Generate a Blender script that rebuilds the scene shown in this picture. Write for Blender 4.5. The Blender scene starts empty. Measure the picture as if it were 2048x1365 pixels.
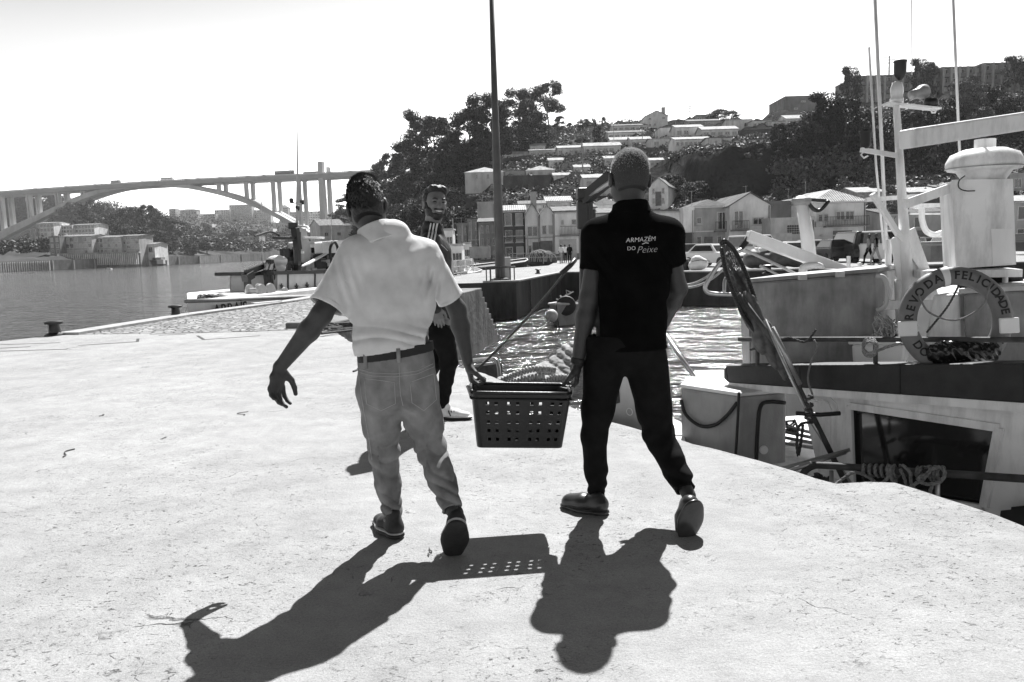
import bpy, bmesh, math, random
import numpy as np
from mathutils import Vector, Matrix
random.seed(7); rng = np.random.default_rng(11)
R = math.radians
C = bpy.context.scene.collection
sc = bpy.context.scene

# ---------------------------------------------------------------- camera
CAMZ = 1.32; F = 28/36*2048; PITCH = math.atan(187/F); ROLL = -R(1.74)
cam_d = bpy.data.cameras.new('camera'); cam_d.lens = 28; cam_d.sensor_width = 36
cam_d.clip_start = 0.05; cam_d.clip_end = 6000
cam = bpy.data.objects.new('camera', cam_d); C.objects.link(cam)
CM = Matrix.Rotation(math.pi/2-PITCH, 3, 'X') @ Matrix.Rotation(ROLL, 3, 'Z')
cam.location = (0, 0, CAMZ); cam.rotation_euler = CM.to_euler()
sc.camera = cam

# ---------------------------------------------------------------- sky and sun
SUN_EL = R(49.8); SUN_AZ = R(15.5)          # azimuth measured from +Y towards +X
w = bpy.data.worlds.new('World'); sc.world = w; w.use_nodes = True
nt = w.node_tree; bg = nt.nodes['Background']
sky = nt.nodes.new('ShaderNodeTexSky'); sky.sky_type = 'NISHITA'; sky.sun_disc = False
sky.sun_elevation = SUN_EL; sky.sun_rotation = SUN_AZ
sky.air_density = 1.0; sky.dust_density = 3.0; sky.ozone_density = 1.0
bw = nt.nodes.new('ShaderNodeRGBToBW')     # the photograph is black and white
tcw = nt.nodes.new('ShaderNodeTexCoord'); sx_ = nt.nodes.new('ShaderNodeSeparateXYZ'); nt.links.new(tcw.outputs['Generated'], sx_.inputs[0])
crw = nt.nodes.new('ShaderNodeValToRGB'); nt.links.new(sx_.outputs[2], crw.inputs[0]); crw.color_ramp.interpolation = 'EASE'   # added ramp: low sky raised to light walls, zenith dimmed to deepen shadows
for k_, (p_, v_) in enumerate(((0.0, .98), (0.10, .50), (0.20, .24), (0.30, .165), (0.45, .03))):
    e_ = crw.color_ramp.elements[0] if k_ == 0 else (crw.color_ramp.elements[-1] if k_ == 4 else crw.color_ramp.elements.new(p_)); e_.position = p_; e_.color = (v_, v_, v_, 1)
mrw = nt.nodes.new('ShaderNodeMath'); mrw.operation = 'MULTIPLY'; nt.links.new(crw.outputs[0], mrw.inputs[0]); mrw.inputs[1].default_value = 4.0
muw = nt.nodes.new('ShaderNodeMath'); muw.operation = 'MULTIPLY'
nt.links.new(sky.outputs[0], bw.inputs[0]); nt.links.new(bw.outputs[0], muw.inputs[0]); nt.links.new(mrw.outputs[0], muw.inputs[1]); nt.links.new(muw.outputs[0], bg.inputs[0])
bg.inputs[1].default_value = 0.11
sd = bpy.data.lights.new('sun', 'SUN'); sd.energy = 5.0; sd.angle = R(0.5); sd.color = (1, 1, 1)
sun = bpy.data.objects.new('sun', sd); C.objects.link(sun)
SD = Vector((math.sin(SUN_AZ)*math.cos(SUN_EL), math.cos(SUN_AZ)*math.cos(SUN_EL), math.sin(SUN_EL)))
sun.rotation_euler = SD.to_track_quat('Z', 'Y').to_euler(); sun.location = (0, 0, 60)
sc.view_settings.view_transform = 'Standard'; sc.view_settings.look = 'None'
sc.view_settings.exposure = 0.95; sc.view_settings.gamma = 1
sc.cycles.max_bounces = 6; sc.cycles.transparent_max_bounces = 8

# ---------------------------------------------------------------- where things stand
def ray(x, y): return CM @ Vector(((x-1024)/F, -(y-682.5)/F, -1.0))
def W(x, y, d):
    r = ray(x, y); t = d/r.y
    return Vector((r.x*t, d, CAMZ+r.z*t))
def G(x, y, z=0.0):
    r = ray(x, y); t = (z-CAMZ)/r.z
    return Vector((r.x*t, r.y*t, z))
def proj(p):
    v = CM.transposed() @ (Vector(p)-Vector((0, 0, CAMZ)))
    return (1024+F*v.x/-v.z, 682.5-F*v.y/-v.z)
def ppm(d): return F/d                      # photo pixels per metre at depth d

# ---------------------------------------------------------------- materials
MATS = {}
def mat(name, g, rough=0.75, var=0.25, scale=3.0, bump=0.0, bscale=None, metal=0.0, spec=0.5, detail=6, stain=0.0, sscale=1.0, coord='Object', sx=(1,1,1)):
    if name in MATS: return MATS[name]
    m = bpy.data.materials.new(name); m.use_nodes = True; MATS[name] = m
    nt = m.node_tree; N = nt.nodes; L = nt.links; b = N['Principled BSDF']
    b.inputs['Roughness'].default_value = rough; b.inputs['Metallic'].default_value = metal
    b.inputs['Specular IOR Level'].default_value = spec
    tc = N.new('ShaderNodeTexCoord'); mp = N.new('ShaderNodeMapping'); L.new(tc.outputs[coord], mp.inputs[0]); mp.inputs['Scale'].default_value = sx
    no = N.new('ShaderNodeTexNoise'); no.inputs['Scale'].default_value = scale; no.inputs['Detail'].default_value = detail
    L.new(mp.outputs[0], no.inputs['Vector'])
    r = N.new('ShaderNodeMapRange'); L.new(no.outputs[0], r.inputs[0])
    r.inputs[1].default_value = 0.3; r.inputs[2].default_value = 0.7
    r.inputs[3].default_value = g*(1-var); r.inputs[4].default_value = min(g*(1+var), 0.95)
    out = r.outputs[0]
    if stain > 0:
        n2 = N.new('ShaderNodeTexNoise'); n2.inputs['Scale'].default_value = sscale; n2.inputs['Detail'].default_value = 8
        n2.inputs['Roughness'].default_value = 0.65
        mp2 = N.new('ShaderNodeMapping'); mp2.inputs['Scale'].default_value = (1, 1, 0.25); mp2.inputs['Location'].default_value = (5, 3, 1)
        L.new(tc.outputs[coord], mp2.inputs[0]); L.new(mp2.outputs[0], n2.inputs['Vector'])
        r2 = N.new('ShaderNodeMapRange'); L.new(n2.outputs[0], r2.inputs[0]); r2.inputs[1].default_value = 0.45; r2.inputs[2].default_value = 0.7
        r2.inputs[3].default_value = 1.0; r2.inputs[4].default_value = 1-stain
        mu = N.new('ShaderNodeMath'); mu.operation = 'MULTIPLY'; L.new(out, mu.inputs[0]); L.new(r2.outputs[0], mu.inputs[1]); out = mu.outputs[0]
    L.new(out, b.inputs['Base Color'])
    if bump > 0:
        n3 = N.new('ShaderNodeTexNoise'); n3.inputs['Scale'].default_value = bscale or scale*4; n3.inputs['Detail'].default_value = 5
        L.new(mp.outputs[0], n3.inputs['Vector'])
        bp = N.new('ShaderNodeBump'); bp.inputs['Strength'].default_value = 1.0; bp.inputs['Distance'].default_value = bump
        L.new(n3.outputs[0], bp.inputs['Height']); L.new(bp.outputs[0], b.inputs['Normal'])
    return m
WHITE = mat('white_paint', 0.84, 0.45, 0.05, 2.0, stain=0.18, sscale=1.5)
BWHITE = mat('boat_white_paint', 0.86, 0.4, 0.05, 6.0, bump=0.0015, bscale=90, stain=0.35, sscale=5)
GREYP = mat('grey_paint', 0.3, 0.5, 0.12, 4.0, stain=0.3, sscale=2)
LGREY = mat('light_grey_paint', 0.5, 0.5, 0.1, 4.0, stain=0.2, sscale=2)
DARK = mat('dark_paint', 0.03, 0.5, 0.3, 6.0)
BLACK = mat('black_metal', 0.012, 0.4, 0.3, 8.0, bump=0.002, bscale=30)
RUST = mat('rusty_steel', 0.06, 0.7, 0.5, 9.0, bump=0.002, bscale=60)
STEEL = mat('galvanised_steel', 0.45, 0.35, 0.2, 8.0, metal=0.7)
RUBBER = mat('rubber', 0.02, 0.7, 0.3, 12.0)
GLASS = mat('window_glass', 0.02, 0.08, 0.2, 1.0, spec=0.9)
CONC = mat('concrete_wall', 0.19, 0.9, 0.25, 1.2, bump=0.02, bscale=6, stain=0.55, sscale=1.4)
ROPE = mat('rope_fibre', 0.42, 0.9, 0.3, 30, bump=0.003, bscale=120)
ROPED = mat('dark_rope', 0.07, 0.9, 0.4, 30, bump=0.003, bscale=120)

# ---------------------------------------------------------------- mesh building
class MB:
    US = 1.0                                 # size unit of the dimensions given to the builders below
    def __init__(s): s.v = []; s.f = []; s.m = []; s.mi = 0
    def add(s, vs, fs):
        n = len(s.v); s.v += [tuple(a) for a in vs]; s.f += [tuple(i+n for i in f) for f in fs]; s.m += [s.mi]*len(fs); return s
    def hexa(s, b, t):                       # four bottom, four top corners, both counter-clockwise from above
        return s.add(list(b)+list(t), [(3, 2, 1, 0), (4, 5, 6, 7), (0, 1, 5, 4), (1, 2, 6, 5), (2, 3, 7, 6), (3, 0, 4, 7)])
    def box(s, c, d, rz=0.0, M=None, sc_=None):
        c = Vector(c); k_ = s.US if sc_ is None else sc_; hx, hy, hz = d[0]*k_/2, d[1]*k_/2, d[2]*k_/2
        Rm = M if M is not None else Matrix.Rotation(rz, 3, 'Z')
        P = [c+Rm @ Vector(q) for q in ((-hx, -hy, -hz), (hx, -hy, -hz), (hx, hy, -hz), (-hx, hy, -hz), (-hx, -hy, hz), (hx, -hy, hz), (hx, hy, hz), (-hx, hy, hz))]
        return s.hexa(P[:4], P[4:])
    def bar(s, a, b, w, h=None, up=(0, 0, 1)):
        a = Vector(a); b = Vector(b); h = (h or w)*s.US; w = w*s.US; z = (b-a); L = z.length; z = z/L
        x = z.cross(Vector(up)); x = x.normalized() if x.length > 1e-4 else z.orthogonal().normalized(); y = x.cross(z)
        return s.box((a+b)/2, (w, L, h), M=Matrix((x, z, y)).transposed(), sc_=1.0)
    def tube(s, pts, r, n=8, cap=True):
        pts = [Vector(p) for p in pts]; k = len(pts)
        rs = [q*s.US for q in r] if isinstance(r, (list, tuple)) else [r*s.US]*k
        vs = []; fs = []; X = None
        for i, p in enumerate(pts):
            t = (pts[min(i+1, k-1)]-pts[max(i-1, 0)]); t = t.normalized() if t.length > 1e-9 else Vector((0, 0, 1))
            X = t.orthogonal().normalized() if X is None else (X-t*X.dot(t))
            X = X.normalized() if X.length > 1e-6 else t.orthogonal().normalized()
            Y = t.cross(X)
            for j in range(n):
                a = 2*math.pi*j/n; vs.append(p+(X*math.cos(a)+Y*math.sin(a))*rs[i])
        for i in range(k-1):
            for j in range(n):
                j2 = (j+1) % n; fs.append((i*n+j, i*n+j2, (i+1)*n+j2, (i+1)*n+j))
        if cap: fs.append(tuple(range(n-1, -1, -1))); fs.append(tuple((k-1)*n+j for j in range(n)))
        return s.add(vs, fs)
    def lathe(s, c, prof, n=20, M=None):     # prof: (radius, height) list
        c = Vector(c); vs = []; fs = []; k = len(prof); Mm = M or Matrix.Identity(3)
        for (r_, h) in prof:
            for j in range(n):
                a = 2*math.pi*j/n; vs.append(c+Mm @ Vector((r_*math.cos(a), r_*math.sin(a), h))*s.US)
        for i in range(k-1):
            for j in range(n):
                j2 = (j+1) % n; fs.append((i*n+j, i*n+j2, (i+1)*n+j2, (i+1)*n+j))
        if prof[0][0] > 1e-5: fs.append(tuple(range(n-1, -1, -1)))
        if prof[-1][0] > 1e-5: fs.append(tuple((k-1)*n+j for j in range(n)))
        return s.add(vs, fs)
    def prism(s, poly, ext):                 # planar polygon (3-D points) extruded by a vector
        n = len(poly); e = Vector(ext); P = [Vector(p) for p in poly]
        return s.add(P+[p+e for p in P], [tuple(range(n))[::-1], tuple(range(n, 2*n))]+[(i, (i+1) % n, n+(i+1) % n, n+i) for i in range(n)])
    def ball(s, c, r, n=10, sc_=(1, 1, 1)):
        pr = [(max(math.sin(math.pi*i/n), 1e-4), -math.cos(math.pi*i/n)) for i in range(n+1)]
        c = Vector(c); return s.lathe(c, [(a*r*sc_[0], b*r*sc_[2]) for a, b in pr], n*2)
    def build(s, name, mats, parent=None, smooth=False, bevel=0.0, loc=None, autos=None):
        me = bpy.data.meshes.new(name); me.from_pydata(s.v, [], s.f)
        mats = mats if isinstance(mats, (list, tuple)) else [mats]
        for m in mats: me.materials.append(m)
        if len(mats) > 1: me.polygons.foreach_set('material_index', s.m)
        if smooth:
            me.polygons.foreach_set('use_smooth', [True]*len(s.f))
            if autos:
                try: me.set_sharp_from_angle(angle=R(autos))
                except Exception: pass
        o = bpy.data.objects.new(name, me); C.objects.link(o)
        if bevel > 0:
            bv = o.modifiers.new('bevel', 'BEVEL'); bv.width = bevel; bv.segments = 2; bv.limit_method = 'ANGLE'; bv.angle_limit = R(40)
        if parent: o.parent = parent
        if loc is not None:                  # geometry is in world coordinates: move the origin to the base
            me.transform(Matrix.Translation(-Vector(loc))); o.location = loc
        return o
def fastmesh(name, V, Fq, mats, parent=None, smooth=False, attr=None):
    """V (n,3), Fq (m,k) arrays -> one mesh object"""
    V = np.asarray(V, np.float32); Fq = np.asarray(Fq, np.int32); m, k = Fq.shape
    me = bpy.data.meshes.new(name); me.vertices.add(len(V)); me.vertices.foreach_set('co', V.ravel())
    me.loops.add(m*k); me.loops.foreach_set('vertex_index', Fq.ravel())
    me.polygons.add(m); me.polygons.foreach_set('loop_start', np.arange(0, m*k, k, dtype=np.int32))
    me.polygons.foreach_set('loop_total', np.full(m, k, np.int32))
    if smooth: me.polygons.foreach_set('use_smooth', np.ones(m, bool))
    for q in (mats if isinstance(mats, (list, tuple)) else [mats]): me.materials.append(q)
    me.update(calc_edges=True)
    o = bpy.data.objects.new(name, me); C.objects.link(o)
    if parent: o.parent = parent
    return o
def tag(o, label=None, cat=None, group=None, kind=None):
    if label: o['label'] = label
    if cat: o['category'] = cat
    if group: o['group'] = group
    if kind: o['kind'] = kind
    return o
def thing(name, label, cat, loc=(0, 0, 0), rz=0.0, group=None):
    o = bpy.data.objects.new(name, None); C.objects.link(o); o.location = loc; o.rotation_euler = (0, 0, rz)
    o.empty_display_size = 0.3
    return tag(o, label, cat, group)
class TH:
    """a thing whose parts are modelled in world coordinates; its Empty stands at `base`"""
    def __init__(s, name, label, cat, base, group=None):
        s.base = Vector(base); s.o = thing(name, label, cat, s.base, 0, group)
    def part(s, name, mb, mats, parent=None, **k):
        o = mb.build(name, mats, None, **k)
        o.data.transform(Matrix.Translation(-s.base)); o.parent = parent or s.o
        return o
def struct(o): o['kind'] = 'structure'; return o
def copy_tree(o, parent=None):
    c = o.copy(); C.objects.link(c)
    if parent: c.parent = parent
    for ch in [q for q in o.children]: copy_tree(ch, c)
    return c
def lerp(a, b, t): return a+(b-a)*t
def catenary(a, b, sag, n=14):
    a = Vector(a); b = Vector(b)
    return [a.lerp(b, t)-Vector((0, 0, sag*4*t*(1-t))) for t in [i/n for i in range(n+1)]]
def spline(pts, n=8):
    P = [Vector(p) for p in pts]; P = [P[0]*2-P[1]]+P+[P[-1]*2-P[-2]]; out = []
    for i in range(1, len(P)-2):
        for k in range(n):
            t = k/n; a, b, c, d = P[i-1:i+3]
            out.append(0.5*((2*b)+(c-a)*t+(2*a-5*b+4*c-d)*t*t+(3*b-a-3*c+d)*t**3))
    return out+[P[-2]]
def text(s, size, m, name='lettering', ext=0.002, bold=0.0, shear=0.0):
    cu = bpy.data.curves.new(name, 'FONT'); cu.body = s; cu.size = size; cu.extrude = ext; cu.offset = bold; cu.shear = shear
    cu.align_x = 'CENTER'; cu.align_y = 'CENTER'; cu.resolution_u = 3
    o = bpy.data.objects.new(name, cu); C.objects.link(o); dg = bpy.context.evaluated_depsgraph_get()
    me = bpy.data.meshes.new_from_object(o.evaluated_get(dg)); bpy.data.objects.remove(o); bpy.data.curves.remove(cu)
    me.materials.clear(); me.materials.append(m)
    o = bpy.data.objects.new(name, me); C.objects.link(o); return o
# ================================================================ water, quays, terrain
WZ = -1.95; FZ = -0.25
def water_mat():
    m = bpy.data.materials.new('river_water'); m.use_nodes = True; nt = m.node_tree; N = nt.nodes; L = nt.links; b = N['Principled BSDF']
    b.inputs['Base Color'].default_value = (0.02, 0.02, 0.02, 1); b.inputs['Roughness'].default_value = 0.10
    b.inputs['Specular IOR Level'].default_value = 0.42
    tc = N.new('ShaderNodeTexCoord'); bumps = None
    for sc_, sx, dist in ((0.16, (1, 2.2, 1), 0.45), (0.55, (1, 2.0, 1), 0.42), (2.6, (1, 1.7, 1), 0.085), (9.0, (1, 1.5, 1), 0.012)):
        mp = N.new('ShaderNodeMapping'); mp.inputs['Scale'].default_value = sx; mp.inputs['Rotation'].default_value = (0, 0, R(12)); L.new(tc.outputs['Object'], mp.inputs[0])
        n = N.new('ShaderNodeTexNoise'); n.inputs['Scale'].default_value = sc_; n.inputs['Detail'].default_value = 4; n.inputs['Distortion'].default_value = 0.6
        L.new(mp.outputs[0], n.inputs['Vector'])
        bp = N.new('ShaderNodeBump'); bp.inputs['Distance'].default_value = dist; bp.inputs['Strength'].default_value = 1.0
        L.new(n.outputs[0], bp.inputs['Height'])
        if bumps: L.new(bumps, bp.inputs['Normal'])
        bumps = bp.outputs[0]
    L.new(bumps, b.inputs['Normal']); return m
mb = MB(); S = 2400
mb.add([(-S, -60, WZ), (S, -60, WZ), (S, 3300, WZ), (-S, 3300, WZ)], [(0, 1, 2, 3)])
struct(mb.build('river_water', water_mat()))

def quay_mat(name, base, near=True):
    m = bpy.data.materials.new(name); m.use_nodes = True; nt = m.node_tree; N = nt.nodes; L = nt.links; b = N['Principled BSDF']
    b.inputs['Roughness'].default_value = 0.88; b.inputs['Specular IOR Level'].default_value = 0.3
    tc = N.new('ShaderNodeTexCoord')
    def noise(s, d=6, ro=0.6, dist=0.0, sx=(1, 1, 1)):
        mp = N.new('ShaderNodeMapping'); mp.inputs['Scale'].default_value = sx; L.new(tc.outputs['Object'], mp.inputs[0])
        n = N.new('ShaderNodeTexNoise'); n.inputs['Scale'].default_value = s; n.inputs['Detail'].default_value = d
        n.inputs['Roughness'].default_value = ro; n.inputs['Distortion'].default_value = dist; L.new(mp.outputs[0], n.inputs['Vector']); return n.outputs[0]
    def rg(i, a, b_, c, d):
        r = N.new('ShaderNodeMapRange'); L.new(i, r.inputs[0])
        for k, v in zip((1, 2, 3, 4), (a, b_, c, d)): r.inputs[k].default_value = v
        return r.outputs[0]
    def op(o, a, b_):
        x = N.new('ShaderNodeMath'); x.operation = o
        for k, v in enumerate((a, b_)):
            if isinstance(v, (int, float)): x.inputs[k].default_value = v
            else: L.new(v, x.inputs[k])
        return x.outputs[0]
    big = rg(noise(0.45, 5, 0.6), 0.3, 0.7, base*0.80, base*1.06)
    mid = rg(noise(3.5, 8, 0.75), 0.35, 0.7, 1.08, 0.76)
    fine = rg(noise(120, 8, 1.0), 0.34, 0.66, 0.4, 1.48)
    col = op('MULTIPLY', op('MULTIPLY', big, mid), fine)
    # worn pits and short cracks, gathered in patches
    patch = rg(noise(0.8, 3, 0.5), 0.43, 0.62, 0.0, 1.0)
    pit = rg(noise(26, 8, 0.8, 1.4, (1, 1.5, 1)), 0.59, 0.62, 0.0, 1.0)
    few = rg(noise(20, 8, 0.8, 1.2, (1, 1.8, 1)), 0.655, 0.67, 0.0, 1.0)
    v = N.new('ShaderNodeTexVoronoi'); v.feature = 'DISTANCE_TO_EDGE'; v.inputs['Scale'].default_value = 0.5
    dn = N.new('ShaderNodeTexNoise'); dn.inputs['Scale'].default_value = 2.3; dn.inputs['Detail'].default_value = 8; L.new(tc.outputs['Object'], dn.inputs['Vector'])
    vm = N.new('ShaderNodeVectorMath'); vm.operation = 'MULTIPLY_ADD'; L.new(dn.outputs['Color'], vm.inputs[0]); vm.inputs[1].default_value = (0.9, 0.9, 0); L.new(tc.outputs['Object'], vm.inputs[2])
    L.new(vm.outputs[0], v.inputs['Vector'])
    crack = op('MULTIPLY', rg(v.outputs[0], 0.0, 0.003, 1.0, 0.0), rg(noise(1.3, 5, 0.7), 0.55, 0.62, 0.0, 0.8))
    hole = op('MAXIMUM', op('MULTIPLY', patch, pit), op('MAXIMUM', few, crack))
    spk = rg(noise(70, 6, 0.8, 1.0), 0.66, 0.68, 0.0, 1.0)
    dark = rg(op('MAXIMUM', hole, spk), 0, 1, 1.0, 0.12)
    L.new(op('MULTIPLY', col, dark), b.inputs['Base Color'])
    hgt = op('ADD', op('MULTIPLY', noise(90, 4, 0.7), 0.35), op('ADD', op('MULTIPLY', hole, -1.0), noise(14, 6, 0.7)))
    bp = N.new('ShaderNodeBump'); bp.inputs['Distance'].default_value = 0.009 if near else 0.03; bp.inputs['Strength'].default_value = 1.0
    L.new(hgt, bp.inputs['Height']); L.new(bp.outputs[0], b.inputs['Normal'])
    return m
QM = quay_mat('worn_concrete', 0.385)
def cobble_mat():
    m = bpy.data.materials.new('granite_setts'); m.use_nodes = True; nt = m.node_tree; N = nt.nodes; L = nt.links; b = N['Principled BSDF']
    b.inputs['Roughness'].default_value = 0.8
    tc = N.new('ShaderNodeTexCoord'); v = N.new('ShaderNodeTexVoronoi'); v.inputs['Scale'].default_value = 6.5; v.feature = 'DISTANCE_TO_EDGE'
    v2 = N.new('ShaderNodeTexVoronoi'); v2.inputs['Scale'].default_value = 6.5
    for q in (v, v2): L.new(tc.outputs['Object'], q.inputs['Vector'])
    r = N.new('ShaderNodeMapRange'); L.new(v.outputs[0], r.inputs[0]); r.inputs[2].default_value = 0.12; r.inputs[3].default_value = 0.25; r.inputs[4].default_value = 1.0
    r2 = N.new('ShaderNodeMapRange'); L.new(v2.outputs['Color'], r2.inputs[0]); r2.inputs[3].default_value = 0.14; r2.inputs[4].default_value = 0.42
    mu = N.new('ShaderNodeMath'); mu.operation = 'MULTIPLY'; L.new(r.outputs[0], mu.inputs[0]); L.new(r2.outputs[0], mu.inputs[1]); L.new(mu.outputs[0], b.inputs['Base Color'])
    bp = N.new('ShaderNodeBump'); bp.inputs['Distance'].default_value = 0.05; L.new(r.outputs[0], bp.inputs['Height']); L.new(bp.outputs[0], b.inputs['Normal'])
    return m

def slab(name, poly, z, zb, m, wallm=None, sub=None):
    """top sheet + side walls of a quay; poly counter-clockwise (x, y)"""
    n = len(poly); mb = MB()
    mb.add([(x, y, z) for x, y in poly], [tuple(range(n))])
    mb.mi = 1
    mb.add([(x, y, z) for x, y in poly]+[(x, y, zb) for x, y in poly], [(i, i+n, (i+1) % n+n, (i+1) % n) for i in range(n)])
    return struct(mb.build(name, [m, wallm or CONC]))
def gx(x, y, z=0.0): p = G(x, y, z); return (p.x, p.y)
# the edge of the near quay along the basin, from the right foreground to the steps
E = [gx(2300, 1150), gx(2048, 1053), gx(1930, 1010), gx(1790, 966), gx(1735, 964), gx(1672, 968), gx(1480, 912), gx(1210, 842), gx(970, 748), gx(700, 684), gx(660, 657)]
# ragged broken concrete edge
def rough_edge(P, step=0.12, amp=0.012):
    out = []; r_ = random.Random(3)
    for a, b in zip(P[:-1], P[1:]):
        L_ = math.dist(a, b); k = max(1, int(L_/step))
        for i in range(k):
            t = i/k; j = 0 if i == 0 else amp
            out.append((lerp(a[0], b[0], t)+r_.uniform(-j, j), lerp(a[1], b[1], t)+r_.uniform(-j, j)))
    return out+[P[-1]]
RE = rough_edge(E)
S1 = gx(962, 580)                                     # head of the steps
rivE = [gx(1, 683), gx(112, 671), gx(352, 633), gx(560, 605), gx(640, 592)]
poly = [(3.2, -6)]+RE+[(rivE[-1][0]+1.2, S1[1]-7.0)]  # left of the basin: setts start beyond
near = [(4.0, -6), (4.0, 1.2)]+RE+[gx(500, 664), gx(270, 668), rivE[1], rivE[0], (-11.5, 8.5), (-19, -6)]
mbq = slab('quay_ground', near, 0.0, -4, QM)
mb = MB()
for pts in ([(0, 690), (120, 686)], [(0, 703), (135, 699)], [(165, 691), (275, 684)], [(275, 684), (276, 678)], [(0, 697), (60, 694)], [(318, 671), (372, 669)], [(395, 672), (408, 680)], [(408, 680), (520, 672)], [(300, 669), (640, 659)]):
    a, b = [G(*p) for p in pts]; mb.bar(a+Vector((0, 0, .001)), b+Vector((0, 0, .001)), .045, .004)
struct(mb.build('slab_joints', mat('joint_dirt', .05, .9, .4, 9)))
setts = [gx(500, 664), gx(660, 657), (S1[0]-0.0, S1[1]), (-3.6, S1[1]+0.2), (-3.6, 37), (-6.3, 37), rivE[4], rivE[3], rivE[2], rivE[1], gx(270, 668)]
slab('sett_paving', setts, -0.004, -4, cobble_mat())
# pale granite coping along the river edge, 6 mm proud
def strip(name, pts, w, z, h, m):
    mb = MB()
    for a, b in zip(pts[:-1], pts[1:]):
        a = Vector((a[0], a[1], z)); b = Vector((b[0], b[1], z)); mb.bar(a, b-(b-a).normalized()*0.004, w, h)
    return struct(mb.build(name, m))
COPE = mat('granite_coping', 0.36, 0.85, 0.25, 5, bump=0.01, bscale=30)
strip('coping_stones', [(x+0.22, y) for x, y in [rivE[1], rivE[2], rivE[3], rivE[4], (-6.2, 36.9)]], 0.42, 0.02, 0.05, COPE)
# low wall that borders the basin between the near quay and the steps
a = Vector((*gx(664, 656), 0)); b = Vector((S1[0], S1[1], 0)); dn = (b-a).normalized(); nn = Vector((dn.y, -dn.x, 0))
mb = MB(); mb.hexa([a-nn*0.9+Vector((0, 0, -4)), a+nn*0.03+Vector((0, 0, -4)), b+nn*0.03+Vector((0, 0, -4)), b-nn*0.9+Vector((0, 0, -4))],
                   [a-nn*0.9+Vector((0, 0, .10)), a+nn*0.03+Vector((0, 0, .10)), b+nn*0.03+Vector((0, 0, .06)), b-nn*0.9+Vector((0, 0, .06))])
th = TH('basin_wall', 'weathered concrete wall with a pale flat top along the basin behind the walking men', 'wall', a)
th.part('wall', mb, CONC, bevel=0.03)
mb = MB(); c = b-nn*0.05; k = 9
for i in range(k):                                    # steps going down to the water
    p = c+dn*(0.02+i*0.30); zt = -0.06-i*0.21
    mb.hexa([p-nn*.8+Vector((0, 0, -4)), p+nn*0.02+Vector((0, 0, -4)), p+nn*0.02+dn*.297+Vector((0, 0, -4)), p-nn*.8+dn*.297+Vector((0, 0, -4))],
            [p-nn*.8+Vector((0, 0, zt)), p+nn*0.02+Vector((0, 0, zt)), p+nn*0.02+dn*.297+Vector((0, 0, zt)), p-nn*.8+dn*.297+Vector((0, 0, zt))])
th.part('steps', mb, CONC)

# far quay: the pier with the lamp post, the car park and the village street
c1 = gx(1032, 564, FZ); c2 = gx(1122, 546, FZ)
c0 = gx(966, 566, FZ)
far = [(-6.2, 37.0), (c0[0], c0[1]), (c1[0], c1[1]), (c2[0], c2[1]), (gx(1440, 545, FZ)), gx(1900, 530, FZ), (60, 38), (220, 40), (220, 160), (10, 150), (5, 84), (3.2, 66), (-2.5, 57), (-4.6, 50)]
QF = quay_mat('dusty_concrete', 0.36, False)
WALLD = mat('shaded_quay_wall', 0.065, 0.85, 0.35, 1.2, bump=0.02, bscale=6, stain=0.6, sscale=1.6, sx=(1, 1, .3))  # darker copy of the concrete: the face's shade is put into its colour
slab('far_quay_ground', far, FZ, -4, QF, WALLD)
mb = MB(); pts = [c0, c1, c2, gx(1440, 545, FZ), gx(1900, 530, FZ), (60, 38)]
strip('quay_kerb', [(x, y+0.16) for x, y in pts], 0.34, FZ+0.03, 0.07, COPE)
# far quay face: shade painted into its dark wall colour
# ---------------------------------------------------------------- the hillside, built from distances
HT = {  # photo column: (row, distance) from the foot to the ridge
 600: [(514, 560), (508, 570), (500, 580), (494, 590), (488, 600), (482, 640)],
 650: [(511, 400), (500, 420), (485, 440), (470, 470), (455, 500), (448, 540)],
 700: [(508, 260), (490, 290), (470, 320), (450, 350), (432, 390), (418, 440)],
 760: [(505, 190), (480, 215), (452, 245), (425, 280), (402, 320), (385, 380)],
 820: [(503, 150), (470, 180), (440, 205), (405, 240), (370, 285), (340, 340)],
 900: [(502, 120), (455, 145), (410, 175), (370, 205), (325, 250), (292, 310)],
 1000: [(500, 112), (430, 135), (385, 160), (345, 195), (300, 240), (262, 300)],
 1100: [(497, 108), (425, 130), (390, 155), (335, 190), (290, 235), (256, 290)],
 1200: [(495, 105), (425, 125), (380, 150), (330, 185), (285, 225), (250, 285)],
 1300: [(492, 102), (430, 122), (375, 148), (315, 180), (275, 220), (243, 275)],
 1400: [(490, 100), (432, 118), (402, 126), (312, 129), (282, 185), (238, 262)],
 1500: [(486, 98), (425, 115), (398, 122), (310, 125), (280, 180), (237, 255)],
 1600: [(482, 96), (415, 113), (392, 121), (300, 125), (270, 175), (228, 240)],
 1700: [(478, 94), (400, 112), (385, 121), (300, 127), (242, 180), (214, 225)],
 1800: [(474, 92), (395, 110), (365, 124), (280, 142), (232, 170), (208, 212)],
 1900: [(470, 92), (390, 110), (350, 124), (260, 142), (226, 168), (198, 208)],
 2048: [(465, 92), (385, 108), (335, 124), (245, 142), (218, 165), (190, 203)],
 2300: [(455, 92), (375, 108), (320, 124), (230, 142), (205, 165), (180, 203)],
 2700: [(440, 92), (350, 108), (300, 124), (210, 142), (170, 165), (120, 205)]}
HC = sorted(HT)
def hcol(u):
    u = min(max(u, HC[0]), HC[-1]); i = max(k for k in range(len(HC)-1) if HC[k] <= u); t = (u-HC[i])/(HC[i+1]-HC[i])
    return [(lerp(a[0], b[0], t), lerp(a[1], b[1], t)) for a, b in zip(HT[HC[i]], HT[HC[i+1]])]
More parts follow.
